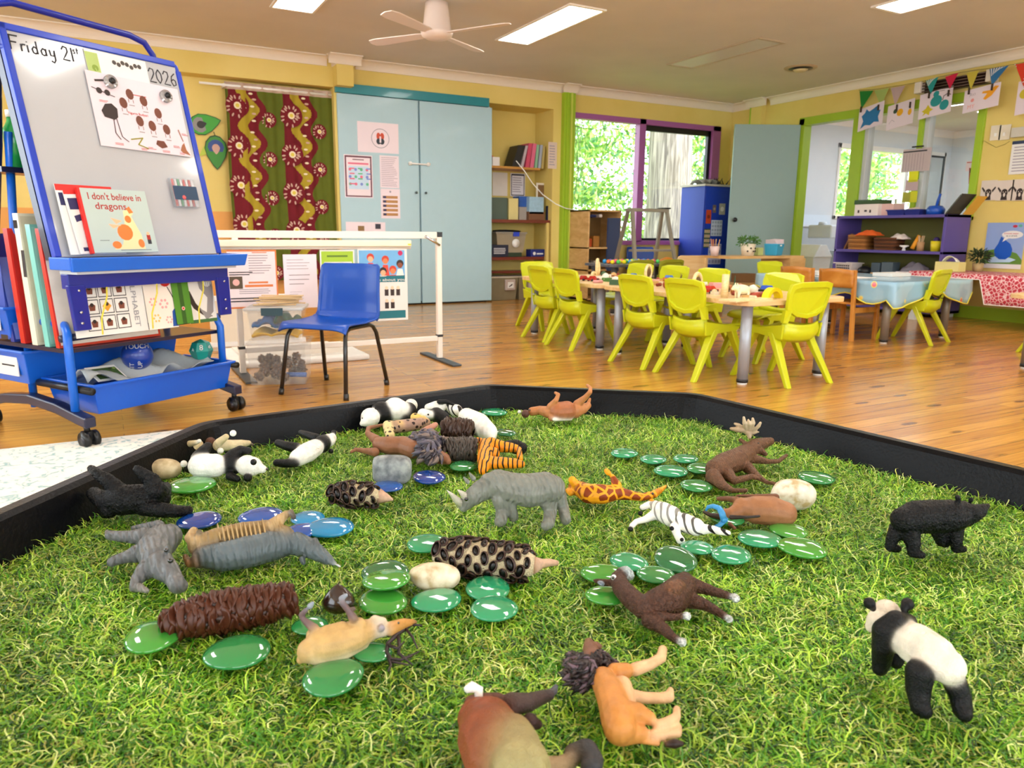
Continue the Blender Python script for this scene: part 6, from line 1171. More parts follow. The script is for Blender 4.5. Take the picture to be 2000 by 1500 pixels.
car(1387, 573, .06, 'C02820', 'red toy car in front of the tall wooden post', .2); car(1392, 561, .045, 'D07030', 'orange red toy car behind the tall post', .5); car(1498, 575, .07, '18202E', 'black toy car with a blue roof beside the yellow arch', .1, '1E50C0'); car(1242, 552, .05, '20222A', 'black toy truck in the middle of the table', .3, 'E8E8E8'); car(1092, 541, .045, '6A1A28', 'maroon toy at the left end of the table', .3); car(1221, 546, .05, 'E8B020', 'yellow toy digger on the table', .5)
for i, px in enumerate((1480, 1489)): car(px, 577, .03, 'C02828', ('left', 'right')[i] + ' tiny red and white wagon behind the white pig', .1, 'F0F0F0')
# small farm figures
def figure(px, py, s, col, label, name, rz=0, tail=False, horns=False):
    s *= 1.25; p = onT(px, py); t = thing(name, label, 'toy animal', p, rz, PG); m = MB(); q = mat(col, .5, var=.1)
    m.ell((0, 0, s * .62), (s * .6, s * .32, s * .34), 16, 10); m.ell((s * .55, 0, s * (.75 if not horns else 1.05)), (s * .26, s * .2, s * .22), 12, 8); m.tube([(s * .35, 0, s * .7), (s * .55, 0, s * (.75 if not horns else 1.0))], [s * .26, s * .16], 10); m.ell((s * .78, 0, s * (.68 if not horns else 1.0)), (s * .12, s * .11, s * .1), 8, 6)
    for sx in (-1, 1):
        for sy in (-1, 1): m.tube([(sx * s * .35, sy * s * .17, s * .5), (sx * s * .38, sy * s * .18, 0)], [s * .13, s * .08], 8)
    m.build('body', q, t)
    for sy in (-1, 1):
        if horns:
            MB().tube([(s * .5, sy * s * .1, s * 1.2), (s * .42, sy * s * .3, s * 1.5), (s * .5, sy * s * .35, s * 1.8)], [s * .05, s * .04, s * .015], 6).build('antler', mat('5A4030', .6), t)
        else: MB().ell((s * .5, sy * s * .15, s * .98), (s * .06, s * .05, s * .12), 8, 5).build('ear', q, t)
figure(1449, 583, .062, 'EADFB8', 'cream white pig figure on the table', 'toy_pig', 2.9); figure(1337, 565, .045, '5E4436', 'brown deer figure with antlers on the table', 'toy_deer', 2.6, horns=True)
r_ = random.Random(21)
for i in range(64):
    px = r_.choice([r_.uniform(1165, 1235), r_.uniform(1240, 1330), r_.uniform(1350, 1480)]); py = 542 + (px - 1160) * .105 + r_.uniform(-5, 10); h = r_.choice(['C8A060', '8A3020', '4A7A3A', 'D8C8A0', 'B06A30', 'E8E0D0', '3A5A3A', 'A04028', 'E0A0A0']); p = onT(px, py); s = r_.uniform(.015, .03); m = MB()
    if i % 3 == 0: m.ell((0, 0, s), (s, s, s), 8, 6)
    elif i % 3 == 1: m.box((-s * 1.3, -s, 0), (s * 1.3, s, s * 1.2))
    else: m.tube([(-s * 2, 0, s * .6), (s * 2, 0, s * .6)], s * .6, 7)
    o = m.build(('toy_ball', 'toy_block', 'twig')[i % 3], mat(h, .5)); o.location = p; o.rotation_euler = (0, 0, r_.random() * 3); tag(o, ('tiny round loose play piece', 'tiny loose play block', 'short loose twig piece')[i % 3] + ' scattered among the toys on the long table', 'play piece', 'loose play pieces on the long table, ' + ('balls', 'blocks', 'twigs')[i % 3])
tag(MB().box((-.16, -.055, 0), (.16, .055, .008)).build('wooden_board', LWOOD), 'flat wooden play board under the pig and post', 'board'); bpy.data.objects['wooden_board'].location = onT(1415, 590); bpy.data.objects['wooden_board'].rotation_euler = (0, 0, .15)
# coloured balls in dishes on the dark table
for i in range(26):
    px = 1152 + i * 5.6 + r_.uniform(-2, 2); p = atz(px, 503 - r_.uniform(0, 4), .48); s = .022
    o = MB().ell((0, 0, s), s, 10, 7).build('play_ball', mat(['F2E020', 'F07A30', '2A9ADF', '50C860', 'F05090', '8A50C0', 'F2E020'][i % 7], .3)); o.location = (4.42 + .62 * i / 26, 6.05 + .1 * (i % 3), .50); tag(o, 'small bright play ball in the row on the dark table', 'ball', 'coloured play balls on the dark table')
o = MB().grid(lambda u, v: (-.11 + .22 * u, -.06 + .12 * v, .05 * math.sin(PI * u) * math.sin(PI * v)), 10, 6).build('orange_cushion', mat('C87A1C', .6), solid=.02); o.location = (5.24, 6.2, .502); tag(o, 'orange-brown soft bag at the right end of the dark table', 'bag')
# ================================================================ FURNITURE BY THE WINDOW
def carcass(mb, x0, y0, z0, x1, y1, z1, t, shelves, back=True, open_='y'):      # open toward -y or -x
    mb.box((x0, y0, z1 - t), (x1, y1, z1)); mb.box((x0, y0, z0), (x1, y1, z0 + t))
    if open_ == 'y':
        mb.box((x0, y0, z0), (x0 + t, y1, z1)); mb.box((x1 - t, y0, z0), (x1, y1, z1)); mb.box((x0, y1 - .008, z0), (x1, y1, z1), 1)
    else:
        mb.box((x0, y0, z0), (x1, y0 + t, z1)); mb.box((x0, y1 - t, z0), (x1, y1, z1)); mb.box((x1 - .008, y0, z0), (x1, y1, z1), 1)
    for z in shelves: mb.box((x0, y0, z), (x1, y1, z + t))
    return mb
t = thing('shelf_unit', 'tan plywood open shelf unit left of the big window', 'shelf', (4.95, 7.3, 0)); F1 = Matrix.Translation((-4.95, -7.3, 0))
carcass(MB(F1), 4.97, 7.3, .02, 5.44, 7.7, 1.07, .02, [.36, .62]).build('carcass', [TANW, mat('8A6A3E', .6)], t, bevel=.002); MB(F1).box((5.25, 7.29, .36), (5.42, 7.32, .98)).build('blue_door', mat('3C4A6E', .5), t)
for i, (x, z, w, h, c_) in enumerate([(5.05, .66, .07, .1, 'C8501C'), (5.15, .66, .09, .13, 'A8702C'), (5.03, .40, .1, .12, '30302E'), (5.16, .40, .07, .1, 'B8B4A8'), (5.08, .985, .12, .05, '243064'), (5.2, .985, .05, .06, 'E8DCD8')]):
    o = MB().box((x - w / 2, 7.38, z - (.02 if z < .9 else 0) + (.0 if z < .9 else -.0)), (x + w / 2, 7.55, z + h - .02)).build('storage_basket' if i < 2 else 'craft_box', mat(c_, .6, var=.2), bevel=.01); tag(o, ['orange cloth bundle', 'brown basket', 'dark box', 'pale box', 'dark blue tray', 'small pale tin'][i] + ' in the tan shelf unit by the window', 'box')
# step ladder
t = thing('step_ladder', 'old aluminium step trestle standing before the window', 'ladder', (5.55, 6.95, 0)); AL = mat('A8A294', .45, metal=.5, var=.1)
MB().box((-.27, -.06, 1.05), (.27, .06, 1.085)).build('top_board', AL, t, bevel=.003)
for sx in (-1, 1):
    for sy in (-1, 1): MB().hexa([(sx * .33 - .02, sy * .3 - .014, 0), (sx * .33 + .02, sy * .3 - .014, 0), (sx * .33 + .02, sy * .3 + .014, 0), (sx * .33 - .02, sy * .3 + .014, 0)], [(sx * .25 - .02, sy * .04 - .014, 1.06), (sx * .25 + .02, sy * .04 - .014, 1.06), (sx * .25 + .02, sy * .04 + .014, 1.06), (sx * .25 - .02, sy * .04 + .014, 1.06)]).build('leg', AL, t)
for z in (.3, .6): MB().box((-.31, -.3 * (1 - z) - .03, z), (.31, -.3 * (1 - z) + .04, z + .025)).build('step', AL, t)
MB().box((.2, -.065, 1.085), (.29, .065, 1.1)).build('end_cap', M_BLACK, t)
d = dup(bc, (5.95, 7.49, 0), math.atan2(.5, .5) + PI * .62, 'blue plastic chair standing behind the step ladder by the window')
# blue cabinet with papers
t = thing('blue_cabinet', 'tall bright blue cabinet covered in papers in the far corner', 'cabinet', (6.96, 7.5, 0)); BC2 = mat('0E36A8', .5, coat=0, var=.04)
MB().box((-.23, -.2, 0), (.23, .24, 1.40)).build('body', BC2, t, bevel=.004); MB().box((-.25, -.22, 1.40), (.25, .25, 1.425)).build('top_panel', mat('B9B4A8', .5), t); MB().box((-.22, -.212, .02), (.22, -.2, 1.38)).build('door', BC2, t, bevel=.002)
for i, (x, z, w, h, cs, lb) in enumerate([(-.25, 1.02, .10, .17, ('B8401C', '7A2A18'), 'orange portrait print on the blue cabinet'), (-.12, 1.12, .07, .1, ('6A5A50', 'A09080'), 'small dark round photo on the blue cabinet'), (.02, 1.12, .12, .14, ('A8A8A0', 'E0E0DC'), 'grey animal photo on the blue cabinet'), (-.13, .88, .22, .2, ('C8D4E4', '9AA8C0'), 'timetable sheet on the blue cabinet'), (-.27, .75, .12, .24, ('34503A', 'C8B090'), 'tall green plant picture on the blue cabinet'), (-.16, .55, .26, .26, ('B8C0DC', '8A90B8'), 'pale sheet with photo grid low on the blue cabinet')]):
    c = Card((6.96 + x * .8, 7.286, z + h / 2), (1, 0, 0), (0, 0, -1), w * .85, h, .001); 
    if i > 2: 
        for a in range(4):
            for b_ in range(4): c.rect(.06 + .24 * a, .06 + .24 * b_, .24 + .24 * a, .22 + .24 * b_, 1)
    else: c.disc(.5, .5, .3, 1)
    tag(c.build('pinned_print', [mat(cs[0], .5), mat(cs[1], .5)]), lb, 'print')
o = MB(); 
for i in range(60): a = r_.uniform(0, 6.28); p = Vector((7.03 + r_.gauss(0, .07), 7.5 + r_.gauss(0, .05), 1.435)); o.tube([p, p + Vector((math.cos(a) * .06, math.sin(a) * .06, r_.uniform(.02, .09)))], [.008, .002], 5)
tag(o.build('dried_foliage', mat('2E2C22', .8)), 'dark dried foliage heap on top of the blue cabinet', 'foliage'); o = MB().grid(lambda u, v: (6.74 + .24 * u, 7.35 + .25 * v, 1.428 + .06 * abs(math.sin(u * 7 + v * 3))), 12, 8).build('wrapped_bundle', mat('8C8A84', .8), solid=.006); tag(o, 'grey crumpled bundle on top of the blue cabinet', 'bundle')
# birch divider bench with things on it
t = thing('divider_shelf', 'birch open divider shelf with rounded end panel behind the play table', 'shelf', (5.7, 5.7, 0)); F2 = Matrix.Translation((-5.7, -5.7, 0))
pn = [(0, 0), (.37, 0), (.37, .545), (.36, .575), (.33, .59), (.04, .59), (.01, .575), (0, .545)]
MB(F2).prism(pn, (5.02, 5.77, 0), (1, 0, 0), (0, 0, 1), (0, .02, 0)).build('end_panel', BIRCH, t, bevel=.002); MB(F2).box((5.36, 5.42, .565), (6.42, 5.80, .59)).build('top_shelf', TANW, t); MB(F2).box((6.2, 5.40, 0), (6.42, 5.80, .565)).build('right_panel', TANW, t); MB(F2).box((5.36, 5.42, .3), (6.2, 5.80, .32)).build('lower_shelf', TANW, t); MB(F2).box((5.36, 5.74, 0), (5.385, 5.80, .565)).build('inner_post', BIRCH, t)
def pot(loc, r, h, mt, name, label, cat, taper=.8, n=18): t = thing(name, label, cat, loc); MB().lathe([(.0001, 0), (r * taper, 0), (r, h), (r * .92, h), (r * taper * .92, h * .15), (.0001, h * .15)], n=n).build('pot', mt, t); return t
p = Vector((atY(1397, 470, 5.6).x, 5.6, .59)); t = pot((p.x, p.y, .59), .05, .095, mat('D8C0BC', .5), 'pencil_pot', 'ribbed pinkish pot of pencils on the divider shelf', 'pot', .7, 12)
for i in range(12): a = r_.uniform(0, 6.28); MB().tube([(.02 * math.cos(a), .02 * math.sin(a), .02), (.045 * math.cos(a), .045 * math.sin(a), .15 + r_.random() * .02)], [.004, .003], 6).build('pencil', mat(r_.choice(['C89A5A', 'A83828', 'E0B070', '6A4A30']), .5), t)
def foliage(mb, c, r, n, L_, seed, W=.008, up=.3):
    q = random.Random(seed)
    for i in range(n):
        d = Vector((q.gauss(0, 1), q.gauss(0, 1), q.gauss(0, 1) * .8 + up)).normalized(); p = Vector(c) + Vector((d.x * r[0], d.y * r[1], d.z * r[2])) * q.uniform(.3, 1); t_ = d.cross(Vector((q.gauss(0, 1), q.gauss(0, 1), q.gauss(0, 1)))).normalized(); e = (d + t_ * .6).normalized() * L_ * q.uniform(.6, 1.3); s_ = e.cross(t_).normalized() * W * q.uniform(.6, 1.3)
        mb.add([p, p + e * .5 + s_, p + e, p + e * .5 - s_], [(0, 1, 2, 3)], 0)
    return mb
def plant(loc, r, h, pr, ph, pm, n, label, col='4A7A34', potlabel=None): t = pot(loc, r, h, pm, 'potted_plant', label, 'plant', .8); foliage(MB(), (0, 0, h + ph * .4), (pr, pr, ph), n, .035, 3).build('leaves', mat(col, .5, var=.3, vs=50), t); return t
p = Vector((5.75, 5.6, .59)); p.x = atY(1462, 470, 5.6).x; t = plant((p.x, 5.6, .59), .075, .12, .12, .05, mat('E8DCC4', .5), 260, 'green plant in a cream spotted pot on the divider shelf')
for i in range(5): a = -2.4 + i * .45; MB().ell((.072 * math.cos(a), .072 * math.sin(a), .045 + .03 * (i % 2)), .009, 8, 5).build('spot', DKBR, t)
p = Vector((atY(1488, 470, 5.6).x, 5.6, .59)); tag(MB().box((-.035, -.03, 0), (.035, .03, .08)).build('green_packet', mat('B4C07A', .6), bevel=.006), 'small pale green packet beside the spotted plant pot', 'packet').location = (p.x, p.y + .03, .59)
p = Vector((atY(1513, 470, 5.6).x, 5.6, .59)); t = thing('blue_bin', 'light blue lidded caddy with white paper on top, on the divider shelf', 'bin', (p.x, p.y, .59), .3); MB().hexa([(-.07, -.06, 0), (.07, -.06, 0), (.07, .06, 0), (-.07, .06, 0)], [(-.085, -.075, .12), (.085, -.075, .12), (.085, .075, .12), (-.085, .075, .12)]).build('body', mat('3FA8D4', .4), t, bevel=.006); MB().hexa([(-.075, -.06, .12), (.09, -.06, .12), (.09, .06, .12), (-.075, .06, .12)], [(-.10, -.05, .155), (.11, -.05, .165), (.11, .05, .17), (-.10, .05, .16)]).build('paper_top', mat('EEDCE6', .6), t); MB().box((-.02, -.075, .095), (.02, -.07, .11)).build('clasp', M_WHITE, t)
o = MB().box((-.1, -.07, 0), (.1, .07, .09)).build('tool_tray', mat('7A5A3A', .6)); o.location = (5.75, 5.6, .32); tag(o, 'brown tray of odds on the lower shelf of the divider', 'tray')
# ================================================================ PURPLE SHELF UNIT ON THE RIGHT WALL
PU = mat('5A4C96', .4, var=.04, coat=.1); zs = atX(1740, 489, 7.15).z
t = thing('purple_shelf', 'purple painted open shelf unit against the right wall', 'shelf', (7.15, 4.4, 0)); carcass(MB(Matrix.Translation((-7.15, -4.4, 0))), 7.15, 4.40, .04, 7.545, 5.64, 1.01, .028, [zs - .028, .34], open_='x').build('carcass', [PU, mat('6A6830', .6)], t, bevel=.002)
def onS(px, z, dx=.1): p = atX(px, 470, 7.15 + dx); return Vector((7.15 + dx, p.y, z))
def wbasket(loc, w, d, h, c1, c2, label, name='wicker_basket'):
    t = thing(name, label, 'basket', loc); m = MB(); rows = 7
    for k in range(rows):
        z = h * (k + .5) / rows; s = .9 + .1 * k / rows; P = []
        for a in range(28):
            an = 2 * PI * a / 28; cx, cy = abs(math.cos(an)) ** .5 * math.copysign(1, math.cos(an)), abs(math.sin(an)) ** .5 * math.copysign(1, math.sin(an)); wv = 1 + .03 * (1 if (a + k) % 2 else -1); P.append((d / 2 * cx * s * wv, w / 2 * cy * s * wv, z))
        m.tube(P, h / rows * .6, 6, closed=True, mi=k % 2)
    m.box((-d / 2 * .85, -w / 2 * .85, 0), (d / 2 * .85, w / 2 * .85, .01)); m.build('weave', [mat(c1, .7, var=.2), mat(c2, .7, var=.2)], t); return t
wbasket(onS(1683, zs), .22, .22, .155, 'B0763A', '8A5826', 'light wicker basket on the middle purple shelf'); wbasket(onS(1737, zs), .26, .2, .13, '6A3E20', '4A2A16', 'dark wicker basket holding white odds on the purple shelf')
def clothlump(loc, sx, sy, sz, col, label, seed=1): m = MB(); m.grid(lambda u, v: (sx * (u - .5), sy * (v - .5), sz * (math.sin(PI * u) * math.sin(PI * v)) ** .5 * (.75 + .25 * math.sin(u * 11 + seed) * math.cos(v * 9))), 16, 12); o = m.build('cloth_bundle', mat(col, .8, var=.15), solid=.01); o.location = loc; tag(o, label, 'cloth')
clothlump(onS(1697, zs + .15, .02), .13, .26, .06, 'E0601C', 'bright orange cloth draped over the light wicker basket'); clothlump(onS(1757, zs + .115), .14, .16, .06, 'E8DCD4', 'white cloth heap in the dark wicker basket', 3)
o = MB().tube([onS(1783, zs + .02, .06), onS(1795, zs + .15, .12)], .02, 12).build('cardboard_tube', mat('E89A20', .6)); tag(o, 'orange-yellow tube leaning between baskets and pots', 'tube')
t = pot(onS(1799, zs), .035, .09, mat('C09468', .6), 'brush_pot', 'wooden pot of brushes on the purple shelf', 'pot', .95)
for i in range(6): a = i; MB().tube([(.01 * math.cos(a), .01 * math.sin(a), .03), (.028 * math.cos(a), .028 * math.sin(a), .15)], .004, 6).build('brush', mat('D8B890', .6), t)
t = pot(onS(1829, zs), .05, .10, mat('E4D020', .4), 'yellow_bucket', 'yellow bucket with dark tools on the purple shelf', 'bucket', .85); MB().ell((0, 0, .11), (.03, .03, .03), 10, 6).build('contents', mat('3A2A6A', .6), t)
o = MB().lathe([(.0001, 0), (.02, 0), (.012, .03), (.045, .045), (.04, .055), (.0001, .05)], n=18).build('white_stand', M_WHITE); o.location = onS(1767, zs, .03); tag(o, 'small white cake stand on the purple shelf', 'stand')
o = MB().box((-.02, -.008, 0), (.02, .008, .18)).build('leaning_picture', mat('A0704A', .5)); o.location = onS(1652, zs); o.rotation_euler = (.45, 0, 0); tag(o, 'brown frame leaning at the left end of the purple shelf', 'picture')
# lower row
t = thing('plastic_basket', 'white perforated plastic basket on the lower purple shelf', 'basket', onS(1662, .368)); bin_(MB(), -.09, -.11, 0, .09, .11, .14, ins=.02, t=.004).build('basket', mat('E6DCD8', .4), t)
m = MB()
for i in range(7):
    for j in range(3): m.box((-.0925 - .0 + .002 * j * -1, -.08 + i * .024, .05 + j * .025), (-.088 - .003 * j, -.066 + i * .024, .064 + j * .025))
m.build('slots', M_BLACK, t); t['label'] = 'white perforated plastic basket on the lower purple shelf'
o = MB().ell((0, 0, .055), (.07, .08, .055), 14, 9).build('black_pouch', M_BLACK); o.location = onS(1695, .368); tag(o, 'rounded black pouch beside the white perforated basket', 'bag')
for i, (px, w, h, c_, lb) in enumerate([(1722, .1, .15, '4A5A66', 'dark clear container, left of two on the lower purple shelf'), (1745, .13, .16, '55646E', 'dark clear container, right of two on the lower purple shelf'), (1730, .2, .05, 'D0A868', 'shallow birch box in front of the containers'), (1775, .14, .075, 'ECE4EA', 'white box on the lower purple shelf')]):
    o = MB().box((-.06, -w / 2, 0), (.06, w / 2, h)).build('storage_box', mat(c_, .35, var=.1), bevel=.004); o.location = onS(px, .368, .15 if i < 2 else .04); tag(o, lb, 'box')
pot(onS(1801, .368, .05), .035, .09, mat('B88858', .6), 'wooden_pot', 'tan wooden pot on the lower purple shelf', 'pot', .9); clothlump(onS(1825, .368), .12, .14, .08, 'C8A050', 'yellow-brown bundle at the right of the lower purple shelf', 5); clothlump(onS(1795, .43, .2), .12, .3, .12, '8A8490', 'crinkled clear bags at the back of the lower purple shelf', 8)
# on top
def topS(px, dx=.12): p = atX(px, 415, 7.15 + dx); return Vector((7.15 + dx, p.y, 1.01))
t = thing('lidded_box', 'white box with dark green lid on the left of the purple shelf top', 'box', topS(1703)); MB().box((-.1, -.14, 0), (.1, .14, .125)).build('box', mat('E8DCD6', .5), t); MB().box((-.108, -.148, .12), (.108, .148, .165)).build('lid', mat('33502A', .5), t, bevel=.004); MB().box((-.102, -.06, .03), (-.1, -.04, .06)).box((-.102, -.01, .04), (-.1, .02, .06)).box((-.102, .08, .03), (-.1, .1, .06)).build('print', DKBR, t)
t = thing('pink_box', 'pale pink folded carton behind the blue tray', 'box', topS(1735)); MB().box((-.04, -.08, 0), (.14, .08, .12)).build('carton', mat('E8C0B8', .6), t)
for px, w, lb in ((1757, .2, 'dark blue tray, left of two on the purple shelf'), (1789, .17, 'dark blue tray, right of two on the purple shelf')): t = thing('blue_tray', lb, 'tray', topS(px, .08)); bin_(MB(), -.07, -w / 2, 0, .07, w / 2, .055, ins=.01, t=.003, fl=.006).build('tray', mat('1C2A80', .4), t)
clothlump(topS(1785, .12) + Vector((0, 0, .03)), .12, .22, .05, 'D8C8C4', 'crumpled clear wrapping in the right blue tray', 6)
t = thing('dustpan', 'bright blue dustpan standing with its handle up on the purple shelf', 'dustpan', topS(1827, .1)); MB().lathe([(.0001, 0), (.08, 0), (.085, .05), (.06, .085), (.0001, .09)], n=20).build('pan', mat('1450B8', .35, coat=.3), t); MB().tube([(0, 0, .07), (.0, -.012, .13), (0, -.03, .2)], [.012, .014, .012], 10).build('handle', mat('1450B8', .35), t)
t = thing('tablet', 'black framed tablet leaning at the right end of the purple shelf', 'tablet', topS(1872, .1)); q = .62
MB().hexa([(-.1, .07, 0), (.12, .07, 0), (.12, .055, 0), (-.1, .055, 0)], [(-.1, -.07, .19), (.12, -.07, .19), (.12, -.085, .185), (-.1, -.085, .185)]).build('case', mat('2A2C2E', .4), t, bevel=.003); MB().hexa([(-.103, .07, .004), (-.1005, .07, .004), (-.1005, .056, .004), (-.103, .056, .004)], [(-.103, -.06, .18), (-.1005, -.06, .18), (-.1005, -.075, .18), (-.103, -.075, .18)]).build('edge', mat('555A50', .3), t)
o = MB().hexa([(-.06, .03, 0), (.1, .03, 0), (.1, .02, 0), (-.06, .02, 0)], [(-.06, -.09, .17), (.1, -.09, .17), (.1, -.1, .17), (-.06, -.1, .17)]).build('yellow_folder', mat('D8A83C', .5)); o.location = topS(1893, .25); tag(o, 'yellow folder leaning behind the tablet', 'folder')
# on the red cloth
p = atz(1877, 521, .475); t = thing('tissue_box', 'pale yellow tissue box with white tissue on the red cloth', 'tissue box', (7.1, 4.28, .472)); MB().box((-.06, -.115, 0), (.06, .115, .09)).build('carton', mat('DCD48C', .6, var=.05), t, bevel=.003); MB().grid(lambda u, v: (-.03 + .06 * v, -.07 + .14 * u, .088 + .06 * (math.sin(PI * u)) ** .7 * (1 - .3 * v)), 12, 4).build('tissue', WHITEP, t, solid=.003)
t = thing('small_plant', 'dark leafy plant in a pot behind the tissue box', 'plant', (7.38, 4.18, .472)); MB().lathe([(.0001, 0), (.04, 0), (.05, .08), (.0001, .08)], n=16).build('pot', mat('B8A070', .6), t); foliage(MB(), (0, 0, .14), (.09, .09, .06), 260, .045, 9).build('leaves', mat('2C3E1C', .5, var=.3, vs=50), t)
# ================================================================ FAR WALL: CURTAIN, CUPBOARD, ALCOVE
cu = thing('curtain', 'floral maroon, olive and mustard curtain hanging on the far wall', 'curtain', (1.63, 7.86, 0)); CM = [mat('6E1420', .9, var=.1), mat('5A6418', .9, var=.1), mat('A89428', .9, var=.1), mat('B8A090', .9, var=.15, vs=30), mat('E8D8B8', .8), mat('D8C850', .8), mat('C8A494', .8)]
x0c, x1c, z0c, z1c = 1.13 - 1.63, 2.16 - 1.63, .30, 2.19
def cf(u, v): return (x0c + (x1c - x0c) * u + .006 * math.sin(v * 9), .012 * math.sin(u * 31) * (1 - .5 * v) + .006 * math.sin(u * 71), z0c + (z1c - z0c) * v)
def cmf(u, v):
    if v > .965: return 3
    X = u * 2.05; q = X % 1.0; w_ = .13 * math.sin(v * 6 * 2 * PI); 
    if q < .30 + w_ * .8 and q > .0 - .0: return 0 if q > .06 else 1
    if q < .50 + w_ * .9: return 2
    if q < .66 + w_ * .6: return 0
    return 1
m = MB(); m.grid(cf, 150, 200, mf=cmf)
def fl(u, v, r, k=0):
    c_ = cf(u, v); y = c_[1] - .012 - k; X, Z = c_[0], c_[2]
    def disc(cx, cz, rx, rz_, mi, n=10, d=0, rot=0): m.add([(cx + rx * math.cos(a) * math.cos(rot) - rz_ * math.sin(a) * math.sin(rot), y - d, cz + rx * math.cos(a) * math.sin(rot) + rz_ * math.sin(a) * math.cos(rot)) for a in [-2 * PI * i / n for i in range(n)]], [tuple(range(n))], mi)
    disc(X, Z, r * .95, r * .98, 0, 18, d=-.0012); disc(X, Z, r * .30, r * .30, 4); disc(X, Z, r * .16, r * .16, 5, d=.001)
    for i in range(15): a = i * 2.399; rr_ = r * (.48 + .38 * ((i * 7) % 5) / 4); disc(X + rr_ * math.cos(a), Z + rr_ * math.sin(a), r * .17, r * .075, 6, 7, rot=a)
for k in range(5):
    for c_ in range(2): fl(.10 + .49 * c_, .10 + .197 * k - .03 * c_, .115); fl(.38 + .48 * c_, .02 + .197 * k + .02 - .04 * c_, .075)
    for c_ in range(2):
        for j in range(5): u, v = .24 + .49 * c_ + .03 * math.sin(j * 3), min(.95, .03 + .197 * k + .035 * j); p = cf(u, v); m.add([(p[0] + .022 * math.cos(-a) , p[1] - .011, p[2] + .011 * math.sin(-a)) for a in [i * 1.05 for i in range(6)]], [tuple(range(6))], 6 if j % 2 else 4)
m.build('fabric', CM, cu); MB().cyl((-.72, 0, 2.155), (.56, 0, 2.155), .011, 12).build('rod', M_WHITE, cu)
for x in (-.5, .5): MB().box((x - .01, 0, 2.14), (x + .01, .12, 2.17)).build('bracket', M_WHITE, cu)
# leaf decorations
def leaf(px, py, w_, h_, rot, mats, label, photo):
    c = atY(px, py, 7.975); t = thing('leaf_decoration', label, 'wall decoration', (c.x, 7.963, c.z)); R = Matrix.Rotation(rot, 4, 'Y'); m = MB(R)
    P = [(0, -h_), (-w_ * .35, -h_ * .75), (-w_ * .8, -h_ * .25), (-w_, .2 * h_), (-w_ * .85, .6 * h_), (-w_ * .45, .9 * h_), (0, h_ * .98), (w_ * .45, .9 * h_), (w_ * .85, .6 * h_), (w_, .2 * h_), (w_ * .8, -h_ * .25), (w_ * .35, -h_ * .75)]
    m.prism(P, (0, 0, 0), (1, 0, 0), (0, 0, 1), (0, -.003, 0), 0); m.prism([(a * .93, b_ * .93) for a, b_ in P], (0, -.0032, 0), (1, 0, 0), (0, 0, 1), (0, -.0008, 0), 1); m.tube([(0, -.004, h_ * .95), (-.01, -.004, h_ * 1.15)], .004, 6); m.build('leaf', mats[:2], t)
    m = MB(R); m.prism([(a * .72 + photo[0], b_ * .55 + photo[1]) for a, b_ in P[2:11]], (0, -.0042, 0), (1, 0, 0), (0, 0, 1), (0, -.0006, 0), 0); m.prism([(a * .35 + photo[0], b_ * .3 + photo[1]) for a, b_ in P], (0, -.005, 0), (1, 0, 0), (0, 0, 1), (0, -.0006, 0), 1); m.build('photo_print', mats[2:], t)
leaf(400, 242, .10, .155, -1.85, [mat('1A4A1E', .5), mat('3FA032', .5), mat('8A8A88', .5), mat('2A2A2A', .5)], 'green leaf cut-out with a grey animal photo, pointing right, by the easel', (0, .03))
leaf(422, 298, .105, .165, .0, [mat('123A18', .5), mat('3C8A30', .5), mat('2E4A8A', .5), mat('C8A090', .5)], 'green leaf cut-out with a cockatoo photo, pointing down, by the curtain', (0, .03))
tag(MB().prism([(0, 0), (.05, .1), (.09, .02)], (atY(388, 290, 7.97).x, 7.965, 1.5), (1, 0, 0), (0, 0, 1), (0, -.004, 0)).build('paper_triangle', mat('B8CC50', .6)), 'small yellow-green paper leaf between the two leaf cut-outs', 'wall decoration')
# cupboard
CB = mat('A9C9D4', .4, var=.03, coat=.1); t = thing('wall_cupboard', 'tall pale blue double door cupboard with teal top band', 'cupboard', (3.06, 7.8, 0)); F3 = Matrix.Translation((-3.06, -7.8, 0))
MB(F3).box((2.19, 7.79, .04), (3.93, 8.18, 2.18)).build('carcass', CB, t); MB(F3).box((2.25, 7.81, 0), (3.9, 8.1, .04)).build('plinth', mat('2A1A12', .5), t); MB(F3).box((2.17, 7.745, 2.17), (3.90, 7.80, 2.262)).build('top_band', mat('1E8490', .3, coat=.3), t, bevel=.003)
for x0, x1, hx_ in ((2.185, 3.055, 3.015), (3.075, 3.94, 3.125)):
    d = MB(F3).box((x0, 7.757, .02), (x1, 7.785, 2.165)).build('door', CB, t, bevel=.003); z = atY(806, 376, 7.75).z; MB(F3).ell((hx_, 7.735, z), (.014, .02, .014), 10, 7).build('knob', mat('5A6A6C', .3, metal=.7), d)
zl = atY(816, 320, 7.75).z; lk = thing('safety_latch', 'white plastic child latch joining the two cupboard doors', 'latch', (3.06, 7.75, zl)); MB().tube([(-.11, -.012, 0), (.10, -.012, -.004)], .009, 8).build('strap', M_WHITE, lk)
for x in (-.11, .10): MB().cyl((x, .006, 0), (x, -.02, 0), .02, 14).build('pad', M_WHITE, lk)
def pap(a, b_, mats, label, name='paper_notice', Y=7.755, fn=None, cat='notice'):
    c = wcard(a, b_, Y, .001); 
    if fn: fn(c)
    return tag(c.build(name, mats), label, cat)
LIL = mat('EBDDE6', .6, var=.02); GRT = mat('9890A0', .6)
